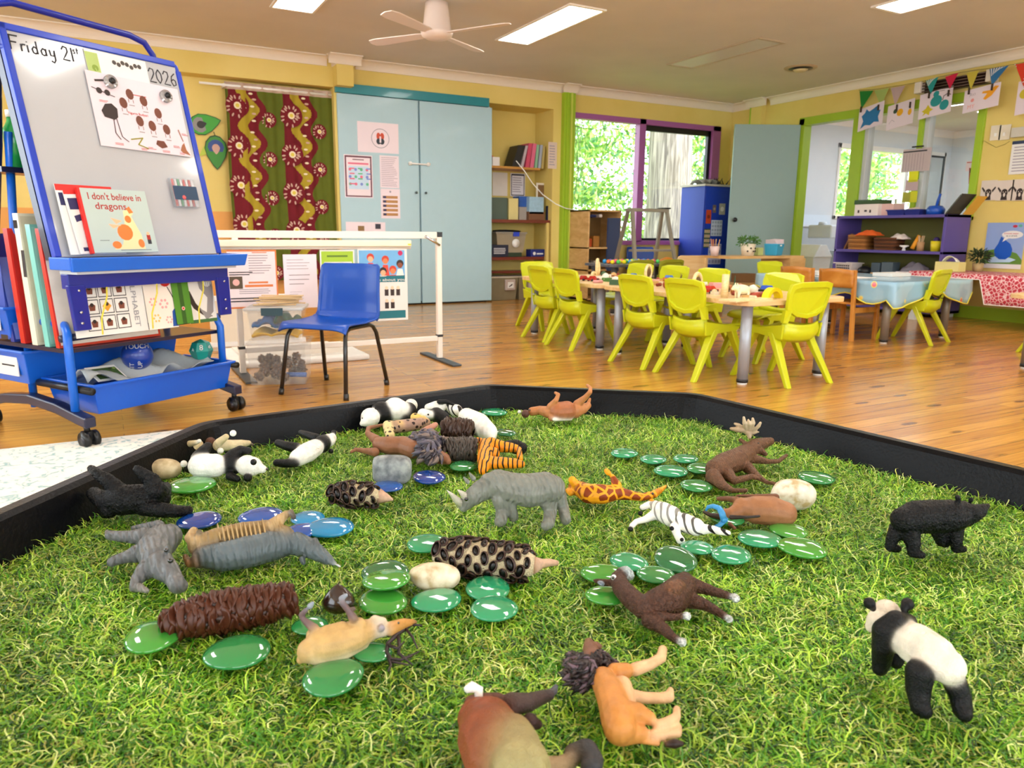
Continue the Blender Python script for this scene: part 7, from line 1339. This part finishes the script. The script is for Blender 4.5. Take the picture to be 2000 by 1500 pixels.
def f1(c):
    c.disc(.55, .52, .22, 1, n=32); c.disc(.55, .52, .205, 0, n=32); 
    for s in (-1, 1): c.disc(.55 + s * .05, .40, .028, 2); c.disc(.55 + s * .045, .45, .05, 3, rv=.12); c.disc(.55 + s * .04, .62, .06, 2, rv=.10)
    c.poly([(.53, .45), (.57, .45), (.57, .66), (.53, .66)], 0)
pap((697, 236), (779, 301), [LIL, GRT, mat('202838', .5), mat('C84828', .5)], 'white sheet with a round crest of two figures on the cupboard', fn=f1)
def f2(c): 
    c.rect(.03, .02, .97, .98, 1); c.rect(.08, .06, .92, .95, 0); c.rect(.14, .26, .86, .8, 2); c.rect(.14, .18, .86, .22, 3); c.lines(.3, .08, .7, .14, 1, 1, 0)
    for i in range(12): c.disc(.2 + .2 * (i % 4), .34 + .17 * (i // 4), .05, 3 + i % 3)
    for i in range(10): c.rect(.18 + .3 * (i % 3), .30 + .12 * (i // 3), .36 + .28 * (i % 3), .33 + .12 * (i // 3), 3 + (i * 2) % 3)
pap((671, 301), (729, 387), [LIL, mat('6A3A4A', .5), mat('C4DCF0', .6), mat('E07090', .6), mat('7A90D8', .6), mat('60B890', .6)], 'laminated sheet with coloured dots at the left of the cupboard', fn=f2)
def f3(c): c.lines(.08, .04, .92, .96, 16, 1, .3, .3)
pap((741, 303), (780, 368), [LIL, mat('B0A0B0', .6)], 'typed sheet above the flag strip sheet on the cupboard', fn=f3)
def f4(c): 
    c.disc(.5, .1, .05, 3)
    for i in range(5): c.rect(.1, .24 + .145 * i, .88, .33 + .145 * i, 1); c.rect(.12, .25 + .145 * i, .28, .32 + .145 * i, 2)
pap((743, 368), (782, 427), [LIL, mat('B88858', .6), mat('2A3060', .5), GRT], 'sheet with five brown and blue strips on the cupboard', fn=f4)
def f5(c): c.rect(.3, .35, .46, .8, 1); c.rect(.74, .15, .88, .6, 2)
pap((675, 433), (753, 456), [LIL, mat('8A6A40', .5), mat('303040', .5)], 'white strip with two tiny photos low on the cupboard', fn=f5)
# alcove shelves
AW = mat('C08A3C', .5, var=.1); RW = mat('6E2A1A', .4, var=.1, coat=.2)
def shelf(x0, x1, z, th, mt, label, y0=7.80): o = MB().box((x0, y0, z - th), (x1, 8.2, z)).build('alcove_shelf', mt); tag(o, label, 'shelf'); return o
shelf(3.94, 4.63, 1.555, .025, AW, 'upper honey timber shelf in the alcove', 7.85); shelf(3.94, 4.755, .95, .035, RW, 'middle red-brown shelf in the alcove'); shelf(3.94, 4.70, .515, .035, RW, 'lower red-brown shelf in the alcove', 7.84); shelf(3.94, 4.70, .345, .025, RW, 'narrow dark shelf just above the crates in the alcove', 7.95)
MB().box((4.70, 7.79, 0), (4.735, 7.83, .92)).build('shelf_post', mat('D8C070', .5)); tag(bpy.data.objects['shelf_post'], 'pale timber post under the middle alcove shelf', 'post')
def abox(px0, py0, px1, py1, Y, D, mt, name, label, cat='box', bev=.003, z0=None):
    a, b_ = atY(px0, py0, Y), atY(px1, py1, Y); o = MB().box((a.x, Y, z0 if z0 is not None else b_.z), (b_.x, Y + D, a.z)).build(name, mt, bevel=bev); return tag(o, label, cat)
for i, (px, w_, lean, h, c_, lb) in enumerate([(1005, 16, -.35, .25, '1C1C20', 'black lever folder leaning left on the upper alcove shelf'), (1018, 6, -.25, .25, 'B8A8B0', 'thin grey-lilac folder beside the black one'), (1028, 9, -.16, .28, 'C84868', 'dark pink folder, left of the two pink ones'), (1037, 9, -.14, .28, 'D86A8A', 'pink folder, right of the two pink ones'), (1045, 6, -.1, .27, '8AB898', 'pale green and grey folder on the upper alcove shelf'), (1052, 6, -.1, .27, 'A8B0C0', 'grey-blue folder on the upper alcove shelf'), (1058, 5, -.08, .26, 'C8B878', 'cream folder at the right end of the upper alcove shelf')]):
    p = atY(px, 322, 7.92); x = p.x; w2 = w_ * .0054 / 1.9 * 1.0 * 2 / 2; m = MB(); m.hexa([(x - w2, 7.90, 1.556), (x + w2, 7.90, 1.556), (x + w2, 8.12, 1.556), (x - w2, 8.12, 1.556)], [(x - w2 - lean * h, 7.90, 1.556 + h), (x + w2 - lean * h, 7.90, 1.556 + h), (x + w2 - lean * h, 8.12, 1.556 + h), (x - w2 - lean * h, 8.12, 1.556 + h)]); tag(m.build('folder', mat(c_, .4)), lb, 'folder')
t = thing('small_ornament', 'white and orange figurine standing at the left of the upper shelf', 'ornament', (4.05, 7.95, 1.555)); MB().lathe([(.0001, 0), (.03, 0), (.04, .05), (.02, .09), (.0001, .1)], n=14).build('body', mat('E8E0DC', .4), t); MB().ell((-.03, 0, .1), (.045, .03, .025), 10, 6).build('top', mat('E0703A', .5), t)
c = Card((4.06, 7.90, 1.78), (1, 0, 0), (0, 0, -1), .07, .1); c.disc(.5, .5, .3, 1); tag(c.build('photo_card', [WHITEP, mat('2A1A1A', .5)]), 'small dark portrait card behind the figurine', 'card'); bpy.data.objects['photo_card'].location.y = .25
abox(962, 306, 976, 321, 7.87, .05, mat('E8E4E4', .5), 'white_mug', 'white pattern mug at the front of the upper alcove shelf', 'mug', z0=1.556)
abox(962, 336, 991, 383, 8.185, .003, mat('E4DCD4', .6), 'wall_notice', 'typed notice on the alcove back wall, left of two', 'notice', 0); c = wcard((997, 338), (1025, 384), 8.19, .003); c.rect(.05, .03, .95, .97, 1); c.rect(.1, .1, .9, .93, 0); c.lines(.15, .15, .85, .85, 7, 2, .3); tag(c.build('wall_notice', [mat('E0DCE4', .6), mat('2A2A3A', .5), GRT]), 'dark bordered notice on the alcove back wall, right of two', 'notice')
abox(960, 385, 991, 429, 7.87, .2, mat('4E5E54', .5, var=.05), 'file_box', 'grey-green file box on the middle alcove shelf', z0=.951); abox(994, 387, 1012, 430, 7.86, .2, mat('D6C888', .5), 'card_box', 'pale yellow card box on the middle alcove shelf', z0=.951)
abox(1014, 383, 1040, 405, 7.95, .16, mat('2858A8', .5, var=.3, vs=30), 'patterned_box', 'blue patterned box at the back of the middle alcove shelf', z0=1.06); abox(1014, 404, 1030, 428, 7.94, .15, mat('A8A098', .5), 'grey_carton', 'grey carton beneath the blue patterned box', z0=.951); abox(1034, 384, 1062, 413, 7.88, .2, mat('9CC0D8', .4, var=.2, vs=40), 'tissue_pack', 'pale blue and green pack on the middle alcove shelf', z0=1.02); abox(1033, 413, 1064, 427, 7.88, .2, mat('7A5034', .5), 'brown_tray', 'brown tray under the pale blue pack', z0=.951)
c = wcard((1047, 357), (1070, 425), 7.98, .01); c.rect(.12, .06, .85, .94, 1); tag(c.build('picture_board', [mat('D8D0C0', .5), mat('7A5A34', .6, var=.3)]), 'cream edged brown picture leaning at the right of the middle shelf', 'picture'); abox(1070, 402, 1077, 426, 7.86, .05, mat('303048', .4), 'small_speaker', 'dark slim speaker at the right end of the middle alcove shelf', 'speaker', z0=.951)
t = thing('storage_tub', 'clear tub with blue clip and white label on the lower alcove shelf', 'tub', (4.25, 7.98, .517)); MB().hexa([(-.17, -.11, .05), (.17, -.11, .05), (.17, .15, .05), (-.17, .15, .05)], [(-.2, -.13, .27), (.2, -.13, .27), (.2, .16, .27), (-.2, .16, .27)]).build('tub', mat('A89C84', .3, trans=.2, var=.1), t); MB().box((-.21, -.14, .27), (.21, .17, .29)).build('lid', mat('8A8478', .4), t); MB().box((.02, -.145, .24), (.1, -.13, .29)).build('clip', mat('2040C0', .4), t); MB().cyl((.06, -.128, .16), (.06, -.138, .16), .05, 16).build('label', WHITEP, t); MB().box((-.16, -.1, .0), (.16, .13, .05)).build('base_box', mat('2A3A24', .5), t)
MB().ell((4.25, 7.98, .815), (.2, .1, .02), 14, 6).build('shallow_dish', M_BLACK); tag(bpy.data.objects['shallow_dish'], 'black shallow dish on top of the clear tub in the alcove', 'dish')
abox(960, 478, 993, 502, 7.86, .12, mat('181C34', .5), 'navy_basket', 'navy basket with white print at the left of the lower shelf', z0=.516); c = wcard((963, 483), (990, 497), 7.855, .001); c.lines(.05, .05, .95, .95, 4, 1, .1, .5); tag(c.build('printed_label', [mat('181C34', .5), mat('C8C8D0', .5)]), 'white lettered print on the navy basket', 'label')
abox(1037, 487, 1066, 501, 7.87, .12, mat('1C2A78', .4), 'blue_carton', 'dark blue carton with white print at the right of the lower shelf', z0=.516); c = wcard((1039, 491), (1062, 499), 7.868, .001); c.disc(.2, .5, .12, 1); c.lines(.4, .3, .95, .7, 1, 1, 0, .8); tag(c.build('printed_label', [mat('1C2A78', .4), WHITEP]), 'white print on the dark blue carton', 'label')
for px0, px1, lb in ((958, 1012, 'clear crate with a picture label on the alcove floor, left of two'), (1013, 1050, 'clear crate on the alcove floor, right of two')):
    a = atY(px0, 535, 7.86); b_ = atY(px1, 585, 7.86); t = thing('storage_crate', lb, 'crate', ((a.x + b_.x) / 2, 7.98, .0)); w2 = (b_.x - a.x) / 2; MB().hexa([(-w2 * .85, -.1, .003), (w2 * .85, -.1, .003), (w2 * .85, .13, .003), (-w2 * .85, .13, .003)], [(-w2, -.12, .27), (w2, -.12, .27), (w2, .15, .27), (-w2, .15, .27)]).build('crate', mat('8E8468', .35, trans=.2, var=.2), t); MB().box((-w2 - .005, -.125, .27), (w2 + .005, .155, .285)).build('lid', mat('C0B8A8', .4), t)
    MB().box((0, -.145, .12), (min(.14, w2 * .9), -.11, .25)).build('front_pocket', mat('B8A8A0', .4), t, bevel=.01)
    if px0 == 958: MB().box((.03, -.148, .15), (.11, -.145, .22)).hexa([(.045, -.1495, .17), (.05, -.1495, .16), (.095, -.1495, .185), (.09, -.1495, .2)], [(.045, -.149, .17), (.05, -.149, .16), (.095, -.149, .185), (.09, -.149, .2)], 1).build('picture_label', [WHITEP, DKBR], t)
c = wcard((1071, 277), (1087, 330), 7.775, .001); c.lines(.15, .1, .85, .9, 8, 1, .3); tag(c.build('paper_notice', [mat('D8C4B8', .6), GRT]), 'faded lilac typed note on the wall beside the green column', 'notice')
cb = MB(); P = [atY(1008, 314, 7.80), atY(1025, 335, 7.75), atY(1040, 358, 7.74), atY(1060, 380, 7.73), atY(1085, 398, 7.66), atY(1105, 407, 7.66), atY(1122, 410, 7.70)]; cb.tube(P, .006, 6); tag(cb.build('power_cable', M_WHITE), 'white cable running from the alcove shelf past the green column', 'cable')
o = MB().tube([atY(1116, 244, 7.74), atY(1140, 250, 7.74), atY(1165, 254, 7.74), atY(1190, 250, 7.74), atY(1215, 254, 7.74), atY(1243, 261, 7.74)], .004, 6).build('hanging_wire', M_BLACK); tag(o, 'thin black wire strung across the left window pane', 'wire')
# ================================================================ RIGHT WALL
RB = RX - .012
def bcd(a, b_, X=RB, t_=.0012, skew=0): A, B_ = atX(*a, X), atX(*b_, X); return Card(A, (0, -1, skew), (0, 0, -1), A.y - B_.y, A.z - B_.z, t_)
def btag(c, name, mats, label, cat='notice'): return tag(c.build(name, mats), label, cat)
FLAG = [((1679, 178), (1706, 177), (1682, 214), '1A7A2C'), ((1708, 177), (1736, 172), (1720, 208), '9CB060'), ((1740, 172), (1768, 167), (1748, 206), 'B8A0A0'), ((1808, 158), (1833, 150), (1818, 184), '1E8A88'), ((1846, 150), (1872, 142), (1855, 174), 'C01840'), ((1888, 143), (1912, 137), (1896, 176), 'C0B040'), ((1933, 135), (1970, 128), (1937, 168), '2A6A9C'), ((1983, 126), (2016, 120), (2000, 172), 'D03820')]
names = ['dark green pennant at the left end of the bunting', 'sage green pennant, second from the left in the bunting', 'dusty mauve pennant, third from the left in the bunting', 'teal striped pennant beside the heater left end', 'crimson pennant in front of the heater', 'mustard pennant in front of the heater', 'blue and white striped pennant at the heater right end', 'red pennant with white dots at the right edge']
for i, (a, b_, c_, h) in enumerate(FLAG):
    X = 7.42 if i > 2 else 7.50; A, B2, C2 = atX(*a, X), atX(*b_, X), atX(*c_, X); m = MB(); m.add([A, B2, C2], [(0, 1, 2)], 0); mats = [mat(h, .8, var=.08), WHITEP, mat('153A70', .8)]
    e1, e2 = (B2 - A), (C2 - A); nrm = Vector((-.003, 0, 0))
    if i in (3, 6):
        for k in range(6): u = .08 + .15 * k; m.add([A + e1 * u + nrm, A + e1 * (u + .05) + nrm, A + e1 * (u + .05) * (1 - .0) * .55 + e2 * .45 * 1.0 * (1 - u * .9) + nrm, A + e1 * u * .55 + e2 * .45 * (1 - u * .9) + nrm], [(0, 1, 2, 3)], 1)
    if i == 7:
        for k in range(28): u, v = (k * .618) % 1, (k * .377) % 1; u, v = (u, v) if u + v < .93 else (1 - u, 1 - v); p = A + e1 * u * .95 + e2 * v * .95 + nrm; s = .005; m.add([p + Vector((0, s, 0)), p + Vector((0, 0, s)), p + Vector((0, -s, 0)), p + Vector((0, 0, -s))], [(0, 1, 2, 3)], 1)
    tag(m.build('pennant', mats, solid=.002), names[i] , 'pennant')
P = [atX(*q, 7.5) for q in [(1678, 176), (1706, 175), (1738, 170), (1770, 165)]] + [atX(*q, 7.43) for q in [(1806, 158), (1836, 150), (1874, 142), (1912, 136), (1940, 133), (1972, 127), (2010, 120)]]
tag(MB().tube(P, .003, 5).build('bunting_string', mat('8A7A40', .8)), 'thin cord carrying the pennants along the right wall', 'string')
# wall heater
a, b_ = atX(1793, 178, 7.5), atX(1945, 138, 7.5); t = thing('wall_heater', 'long dark barred radiant heater high on the right wall', 'heater', (7.52, (a.y + b_.y) / 2, 2.28)); L2 = (a.y - b_.y) / 2
for sy in (1, -1): MB().box((-.09, sy * L2 - .07 if sy > 0 else sy * L2, -.05), (.05, sy * L2 if sy > 0 else sy * L2 + .05, .06)).build('end_cap', mat('D8D0C4', .4), t, bevel=.006)
MB().box((-.02, -L2 + .05, -.05), (.05, L2 - .07, .06)).build('reflector', mat('3A2420', .3, metal=.4), t)
for k in range(4): MB().cyl((-.06, -L2 + .05, -.04 + .028 * k), (-.06, L2 - .07, -.04 + .028 * k), .006, 8).build('bar', mat('6A5A54', .3, metal=.6), t)
# children's drawings clipped under the bunting
TEAL = mat('1E7A90', .6); 
def draw(a, b_, X, fn, mats, label, skew=0): c = bcd(a, b_, X, .0015, skew); fn(c); return btag(c, 'child_drawing', mats, label, 'drawing')
def g1(c): c.poly([(.12, .35), (.25, .25), (.3, .1), (.42, .25), (.6, .18), (.78, .08), (.75, .3), (.88, .35), (.8, .6), (.85, .85), (.65, .78), (.5, .88), (.3, .8), (.1, .9), (.2, .6)], 1)
draw((1679, 214), (1723, 252), 7.5, g1, [PAPER, mat('2070A8', .6)], 'drawing with a large blue star-edged shape, leftmost under the bunting', .18)
def g2(c): c.disc(.3, .3, .08, 2); c.disc(.48, .4, .12, 1); c.disc(.85, .5, .07, 1, rv=.13); c.line([(.1, .75), (.2, .62), (.3, .72)], .004, 3)
draw((1735, 208), (1782, 249), 7.5, g2, [PAPER, mat('E0A820', .6), mat('2E4A3A', .6), GRT], 'drawing with yellow fruit and a dark green dot under the bunting', .15)
def g3(c): c.disc(.52, .42, .18, 1, rv=.22); c.disc(.5, .14, .09, 1); c.disc(.78, .66, .14, 1, rv=.2); c.poly([(.1, .7), (.22, .62), (.28, .48), (.36, .64), (.46, .72), (.36, .78), (.34, .92), (.24, .82), (.12, .9), (.18, .78)], 2); c.line([(.72, .45), (.74, .3), (.85, .25), (.95, .32)], .007, 3); c.line([(.55, .05), (.75, .08)], .004, 3)
draw((1798, 186), (1856, 226), 7.46, g3, [PAPER, mat('1E8C90', .6), mat('C8B820', .6), DKBR], 'drawing with teal round shapes and a yellow star under the bunting', .12)
def g4(c): 
    c.poly([(.85, .1), (.96, .15), (.78, .5), (.62, .62), (.55, .55), (.65, .35), (.5, .3), (.52, .22), (.72, .24)], 1); c.line([(.1, .2), (.12, .12), (.2, .2)], .004, 3); c.text('JKIO', .15, .3, .03, 3); c.text('MY', .12, .85, .05, 2); c.disc(.25, .5, .05, 2)
draw((1885, 178), (1949, 213), 7.42, g4, [PAPER, mat('E8A020', .6), mat('E09090', .6), GRT], 'drawing with an orange figure and pencil letters under the bunting', .1)
draw((1990, 160), (2030, 220), 7.44, lambda c: c.disc(.3, .4, .2, 1), [PAPER, mat('C0B030', .6)], 'white drawing with a yellow mark cut by the right edge', .1)
for px, py, X in ((1682, 214, 7.49), (1716, 210, 7.49), (1752, 210, 7.49), (1778, 205, 7.49), (1815, 186, 7.45), (1853, 182, 7.45), (1893, 178, 7.41), (1938, 170, 7.41)): p = atX(px, py, X); tag(MB().box((p.x - .012, p.y - .006, p.z - .03), (p.x + .004, p.y + .006, p.z + .03)).build('clothes_peg', mat('3A2C20', .6)), 'small dark peg clipping a drawing to the bunting', 'peg', 'pegs holding the drawings under the bunting')
for a, b_, lb in (((1937, 246), (1953, 273), 'white light switch plate, left of two'), ((1954, 245), (1972, 272), 'white light switch plate, right of two')): 
    c = bcd(a, b_, RB, .006); t = thing('switch_plate', lb, 'switch', c.o); c.o = Vector((0, 0, 0)); c.mb = MB(); c.mb.hexa([c.p(0, 0, 0), c.p(1, 0, 0), c.p(1, 1, 0), c.p(0, 1, 0)], [c.p(0, 0), c.p(1, 0), c.p(1, 1), c.p(0, 1)]); c.build('plate', [mat('E4DCC8', .4)], t); MB().box((-.012, -.06, -.10), (-.006, -.04, -.07)).build('rocker', M_WHITE, t)
c = bcd((1978, 276), (2022, 338), RB); c.rect(0, .0, 1, .1, 1); c.lines(.1, .15, .95, .95, 9, 2, .2, .3); btag(c, 'paper_notice', [WHITEP, mat('2A3A5A', .5), GRT], 'white typed notice with navy heading cut by the right edge')
o = MB().box((RB - .05, atX(1988, 262, RB).y - .1, atX(1988, 262, RB).z - .03), (RB, atX(1980, 262, RB).y, atX(1988, 250, RB).z)).build('wall_bracket', mat('C8C4B8', .5)); tag(o, 'small white bracket fitting at the right edge of the wall', 'bracket')
for a, b_, k_, lb in (((1918, 353), (1944, 391), 0, 'black and white animal face card, left of three'), ((1949, 353), (1976, 391), 1, 'black and white animal face card, middle of three'), ((1979, 351), (2006, 391), 2, 'black and white animal face card cut by the right edge')):
    c = bcd(a, b_, RB); c.poly([(.3, .5), (.1, .32), (.05, .38), (.25, .62)], 1); c.poly([(.7, .5), (.9, .32), (.95, .38), (.75, .62)], 1); c.disc(.5, .62, .2, 1, rv=.2); c.poly([(.35, .7), (.65, .7), (.7, .98), (.3, .98)], 1); c.disc(.5, .72, .07, 0, rv=.1); c.disc(.42, .58, .03, 0); c.disc(.58, .58, .03, 0); btag(c, 'animal_card', [mat('D8CCC0', .6), DKBR], lb, 'card')
def water(c):
    c.rect(.0, .0, 1, .9, 1); c.poly([(0, .62), (.3, .58), (.6, .6), (.85, .66), (1, .8), (1, .9), (0, .9)], 2); c.poly([(.05, .82), (.3, .74), (.7, .76), (.85, .8), (.7, .86), (.2, .88)], 4)
    c.poly([(.40, .30), (.52, .38), (.66, .46), (.73, .58), (.71, .72), (.58, .80), (.42, .80), (.28, .72), (.26, .58), (.34, .46)], 3); c.disc(.68, .26, .27, 0, rv=.085, n=20); c.poly([(.50, .30), (.62, .33), (.44, .42)], 0); c.text('Choose water', .46, .25, .019, 5, width=.13, bold=.0005); c.text('as a drink', .52, .30, .019, 6, width=.10, bold=.0005); c.disc(.72, .08, .06, 5, rv=.03); c.disc(.85, .07, .05, 7, rv=.03)
c = bcd((1930, 435), (1993, 526), RB); water(c); btag(c, 'water_poster', [WHITEP, mat('8FA8D8', .5), mat('5E8A34', .5), mat('1458C0', .5), mat('B8D8F0', .5), mat('C03048', .5), mat('2A2A3A', .5), mat('60B0A0', .5)], 'poster of a blue water drop on green hills with a speech bubble', 'poster')
# things stuck on the internal window
XG = RX + .045
def gl(a, b_, mats, label, fn=None, X=XG, name='paper_notice', cat='notice'):
    c = bcd(a, b_, X, .001)
    if fn: fn(c)
    btag(c, name, mats, label, cat)
def cal(c): c.rect(0, .08, .85, .14, 1); [c.rect(.04 + .1 * i, .2, .055 + .1 * i, .95, 2) for i in range(8)]; c.rect(.85, 0, 1, .6, 0)
gl((1765, 293), (1815, 333), [mat('C0B0B0', .6), INK, mat('98888C', .6)], 'grey calendar sheet on the middle window post', cal, X=7.545, name='calendar', cat='calendar')
for a, b_, h, lb in (((1776, 335), (1792, 355), 'E0E020', 'bright yellow note below the calendar'), ((1770, 352), (1792, 372), 'C0A8A8', 'mauve grey note below the bright yellow one'), ((1764, 376), (1777, 395), 'A8A838', 'olive yellow note, lower left below the calendar'), ((1778, 374), (1790, 395), 'D0D028', 'yellow note, lower right below the calendar')): gl(a, b_, [mat(h, .6)], lb, None, 7.545, 'sticky_note', 'note')
o = MB().box((7.50, atX(1781, 288, 7.5).y, 1.755), (7.505, atX(1804, 286, 7.5).y, 1.77)).build('black_bar', M_BLACK); o.location.z = atX(1790, 287, 7.5).z - 1.76; tag(o, 'short black bar on the window post above the calendar', 'bar')
gl((1888, 315), (1908, 333), [mat('E0D0D4', .6), INKR], 'white sheet with red line at the right of the internal window', lambda c: c.rect(.05, .1, .95, .18, 1))
c = bcd((1893, 328), (1908, 366), XG); c.mb = MB(); c.poly([(0, 0), (1, 0), (.85, .8), (.15, .8)], 0); c.rect(.1, .05, .9, .25, 1); tag(c.mb.build('cup_picture', [mat('A84840', .6), mat('3A2A2A', .6)], solid=.001), 'red cup cut-out at the right of the internal window', 'picture')
P = [atX(1912, 280, 7.56), atX(1922, 275, 7.56), atX(1945, 288, 7.56), atX(1962, 282, 7.56), atX(1972, 276, 7.56)]; tag(MB().tube(P, .0025, 5).build('thin_wire', mat('9A8A40', .6)), 'thin wire looping below the switch plates', 'wire')
M_COOL = mat('DCE8F4', .4, var=.02)
# white side room fittings
t = thing('paper_dispenser', 'white wall dispenser seen through the doorway', 'dispenser', (8.62, 7.2, .8)); MB().box((-.02, -.34, -.04), (.1, .04, .14)).build('case', M_COOL, t, bevel=.02); MB().lathe([(.0001, .14), (.06, .14), (.05, .18), (.0001, .18)], c=(.04, -.15, 0), n=16).build('knob', M_COOL, t); MB().box((-.04, -.5, -.9 + .1), (.16, .14, -.2)).build('cabinet', mat('C4D0DC', .4), t)
t = thing('white_bin', 'white swing-top bin with a peaked lid in the side room', 'bin', (8.2, 6.80, 0)); MB().hexa([(-.14, -.14, 0), (.14, -.14, 0), (.14, .14, 0), (-.14, .14, 0)], [(-.17, -.17, .52), (.17, -.17, .52), (.17, .17, .52), (-.17, .17, .52)]).build('body', M_COOL, t, bevel=.01); MB().hexa([(-.18, -.18, .52), (.18, -.18, .52), (.18, .18, .52), (-.18, .18, .52)], [(-.06, -.17, .68), (.06, -.17, .68), (.06, .17, .68), (-.06, .17, .68)]).build('lid', mat('E6F0FA', .35), t, bevel=.006)
t = thing('wash_bench', 'white bench unit along the side room wall', 'bench', (8.7, 7.62, 0)); MB().box((-.9, -.15, 0), (1.0, .18, .92)).build('unit', mat('B4C2CE', .4), t, bevel=.004); MB().box((-.92, -.17, .92), (1.02, .18, .95)).build('worktop', M_COOL, t); MB().box((-.52, -.175, 1.0), (-.40, -.15, 1.04)).build('socket', M_BLACK, t); MB().box((-.9, .14, .95), (1.0, .19, 1.1)).build('upstand', M_COOL, t)
# ================================================================ OUTDOORS
tag(MB().box((-14, 8.5, -.3), (34, 40, -.2)).build('garden_ground', mat('6E8A3A', .9, var=.3, vs=2)), 'grassy garden ground outside the windows', 'ground')
LF = [mat(h, .5, var=.2) for h in ('A8CC60', '80B050', 'D0E080', '609868')]
def leaves(name, c, r, n, L_, W, seed, parent, up=0.2):
    q = np.random.default_rng(seed); d = q.normal(0, 1, (n, 3)); d /= np.linalg.norm(d, axis=1)[:, None]; p = np.array(c) + d * np.array(r) * (q.uniform(.15, 1, n) ** .5)[:, None] + .25 * np.sin(d * 9) ; e = q.normal(0, 1, (n, 3)); e[:, 2] -= up; e /= np.linalg.norm(e, axis=1)[:, None]; s = np.cross(e, q.normal(0, 1, (n, 3))); s /= np.linalg.norm(s, axis=1)[:, None]; l = q.uniform(.6, 1.4, n)[:, None] * L_
    co = np.stack([p, p + e * l * .5 + s * W, p + e * l, p + e * l * .5 - s * W], 1).reshape(-1, 3); f = np.arange(n * 4).reshape(-1, 4); me = bpy.data.meshes.new(name); me.vertices.add(n * 4); me.vertices.foreach_set('co', co.astype(np.float32).ravel()); me.loops.add(n * 4); me.loops.foreach_set('vertex_index', f.astype(np.int32).ravel()); me.polygons.add(n); me.polygons.foreach_set('loop_start', np.arange(0, n * 4, 4, dtype=np.int32)); me.polygons.foreach_set('loop_total', np.full(n, 4, np.int32))
    for m_ in LF: me.materials.append(m_)
    me.polygons.foreach_set('material_index', q.integers(0, 4, n).astype(np.int32)); me.update(calc_edges=True); o = bpy.data.objects.new(name, me); C.objects.link(o); o.parent = parent; return o
bt = atY(1303, 470, 11.5); TB = wood_mat('bark', '5E544E', 'A89C92', (14, 14, .9), .9)
t = thing('gum_tree', 'thick pale barked tree trunk outside the right window pane', 'tree', (bt.x, 11.5, -.25)); m = MB(); q_ = []; 
m.tube([(0, 0, 0), (.02, 0, .6), (0, 0, 1.5), (-.04, 0, 3), (-.1, 0, 5)], [.62, .50, .44, .40, .36], 24); m.build('trunk', TB, t)
leaves('foliage', (0, .5, 4.6), (2.2, 1.6, .9), 3500, .14, .03, 1, t)
def tree(x, y, h, r, n, seed, label, name='garden_tree', L_=.16, W=.035, rz=None): t = thing(name, label, 'tree', (x, y, -.25)); MB().tube([(0, 0, 0), (.1, 0, h * .5), (0, .1, h)], [.13, .1, .05], 8).build('trunk', mat('6A5A48', .9), t); leaves('foliage', (0, 0, h), (r, r * .8, rz or r), n, L_, W, seed, t); return t
tree(8.2, 14.5, 2.4, 2.1, 6000, 2, 'leafy tree behind the left window pane'); tree(11.6, 15, 2.6, 2.2, 6000, 3, 'yellow-green tree right of the big trunk'); tree(6.3, 16, 2.6, 2.2, 4500, 4, 'leafy tree at the far left beyond the window')
tree(15.5, 13, 2.2, 2.0, 6000, 5, 'bright bush behind the middle side room window'); tree(18.2, 12.5, 2.0, 2.0, 5000, 6, 'bright bush at the right of the side room windows'); tree(13.2, 12.6, 2.0, 1.6, 4500, 7, 'bright bush behind the left side room window')
t = thing('weeping_tree', 'weeping tree trailing long fronds outside the left window pane', 'tree', (7.1, 12, -.25)); MB().tube([(0, .6, 0), (.1, .5, 2), (0, .3, 3.6)], [.12, .1, .06], 8).build('trunk', mat('6A5A48', .9), t); m = MB(); q = random.Random(4)
for i in range(46):
    x = q.uniform(-1.3, 1.2); y = q.uniform(-.4, .5); z1 = 3.4 + q.uniform(-.2, .3); z0 = q.uniform(1.3, 2.3); P = [(x + .05 * math.sin(k * 1.3 + i), y, z1 + (z0 - z1) * k / 6) for k in range(7)]; m.tube(P, .006, 4)
    for k in range(18): zz = z0 + (z1 - z0) * k / 18; a = q.uniform(0, 6.28); p = Vector((x, y, zz)); e = Vector((math.cos(a) * .05, math.sin(a) * .05, -.09)); s_ = Vector((-math.sin(a), math.cos(a), 0)) * .012; m.add([p, p + e * .5 + s_, p + e, p + e * .5 - s_], [(0, 1, 2, 3)], 1)
m.build('fronds', [mat('4A5A2E', .8), LF[1]], t)
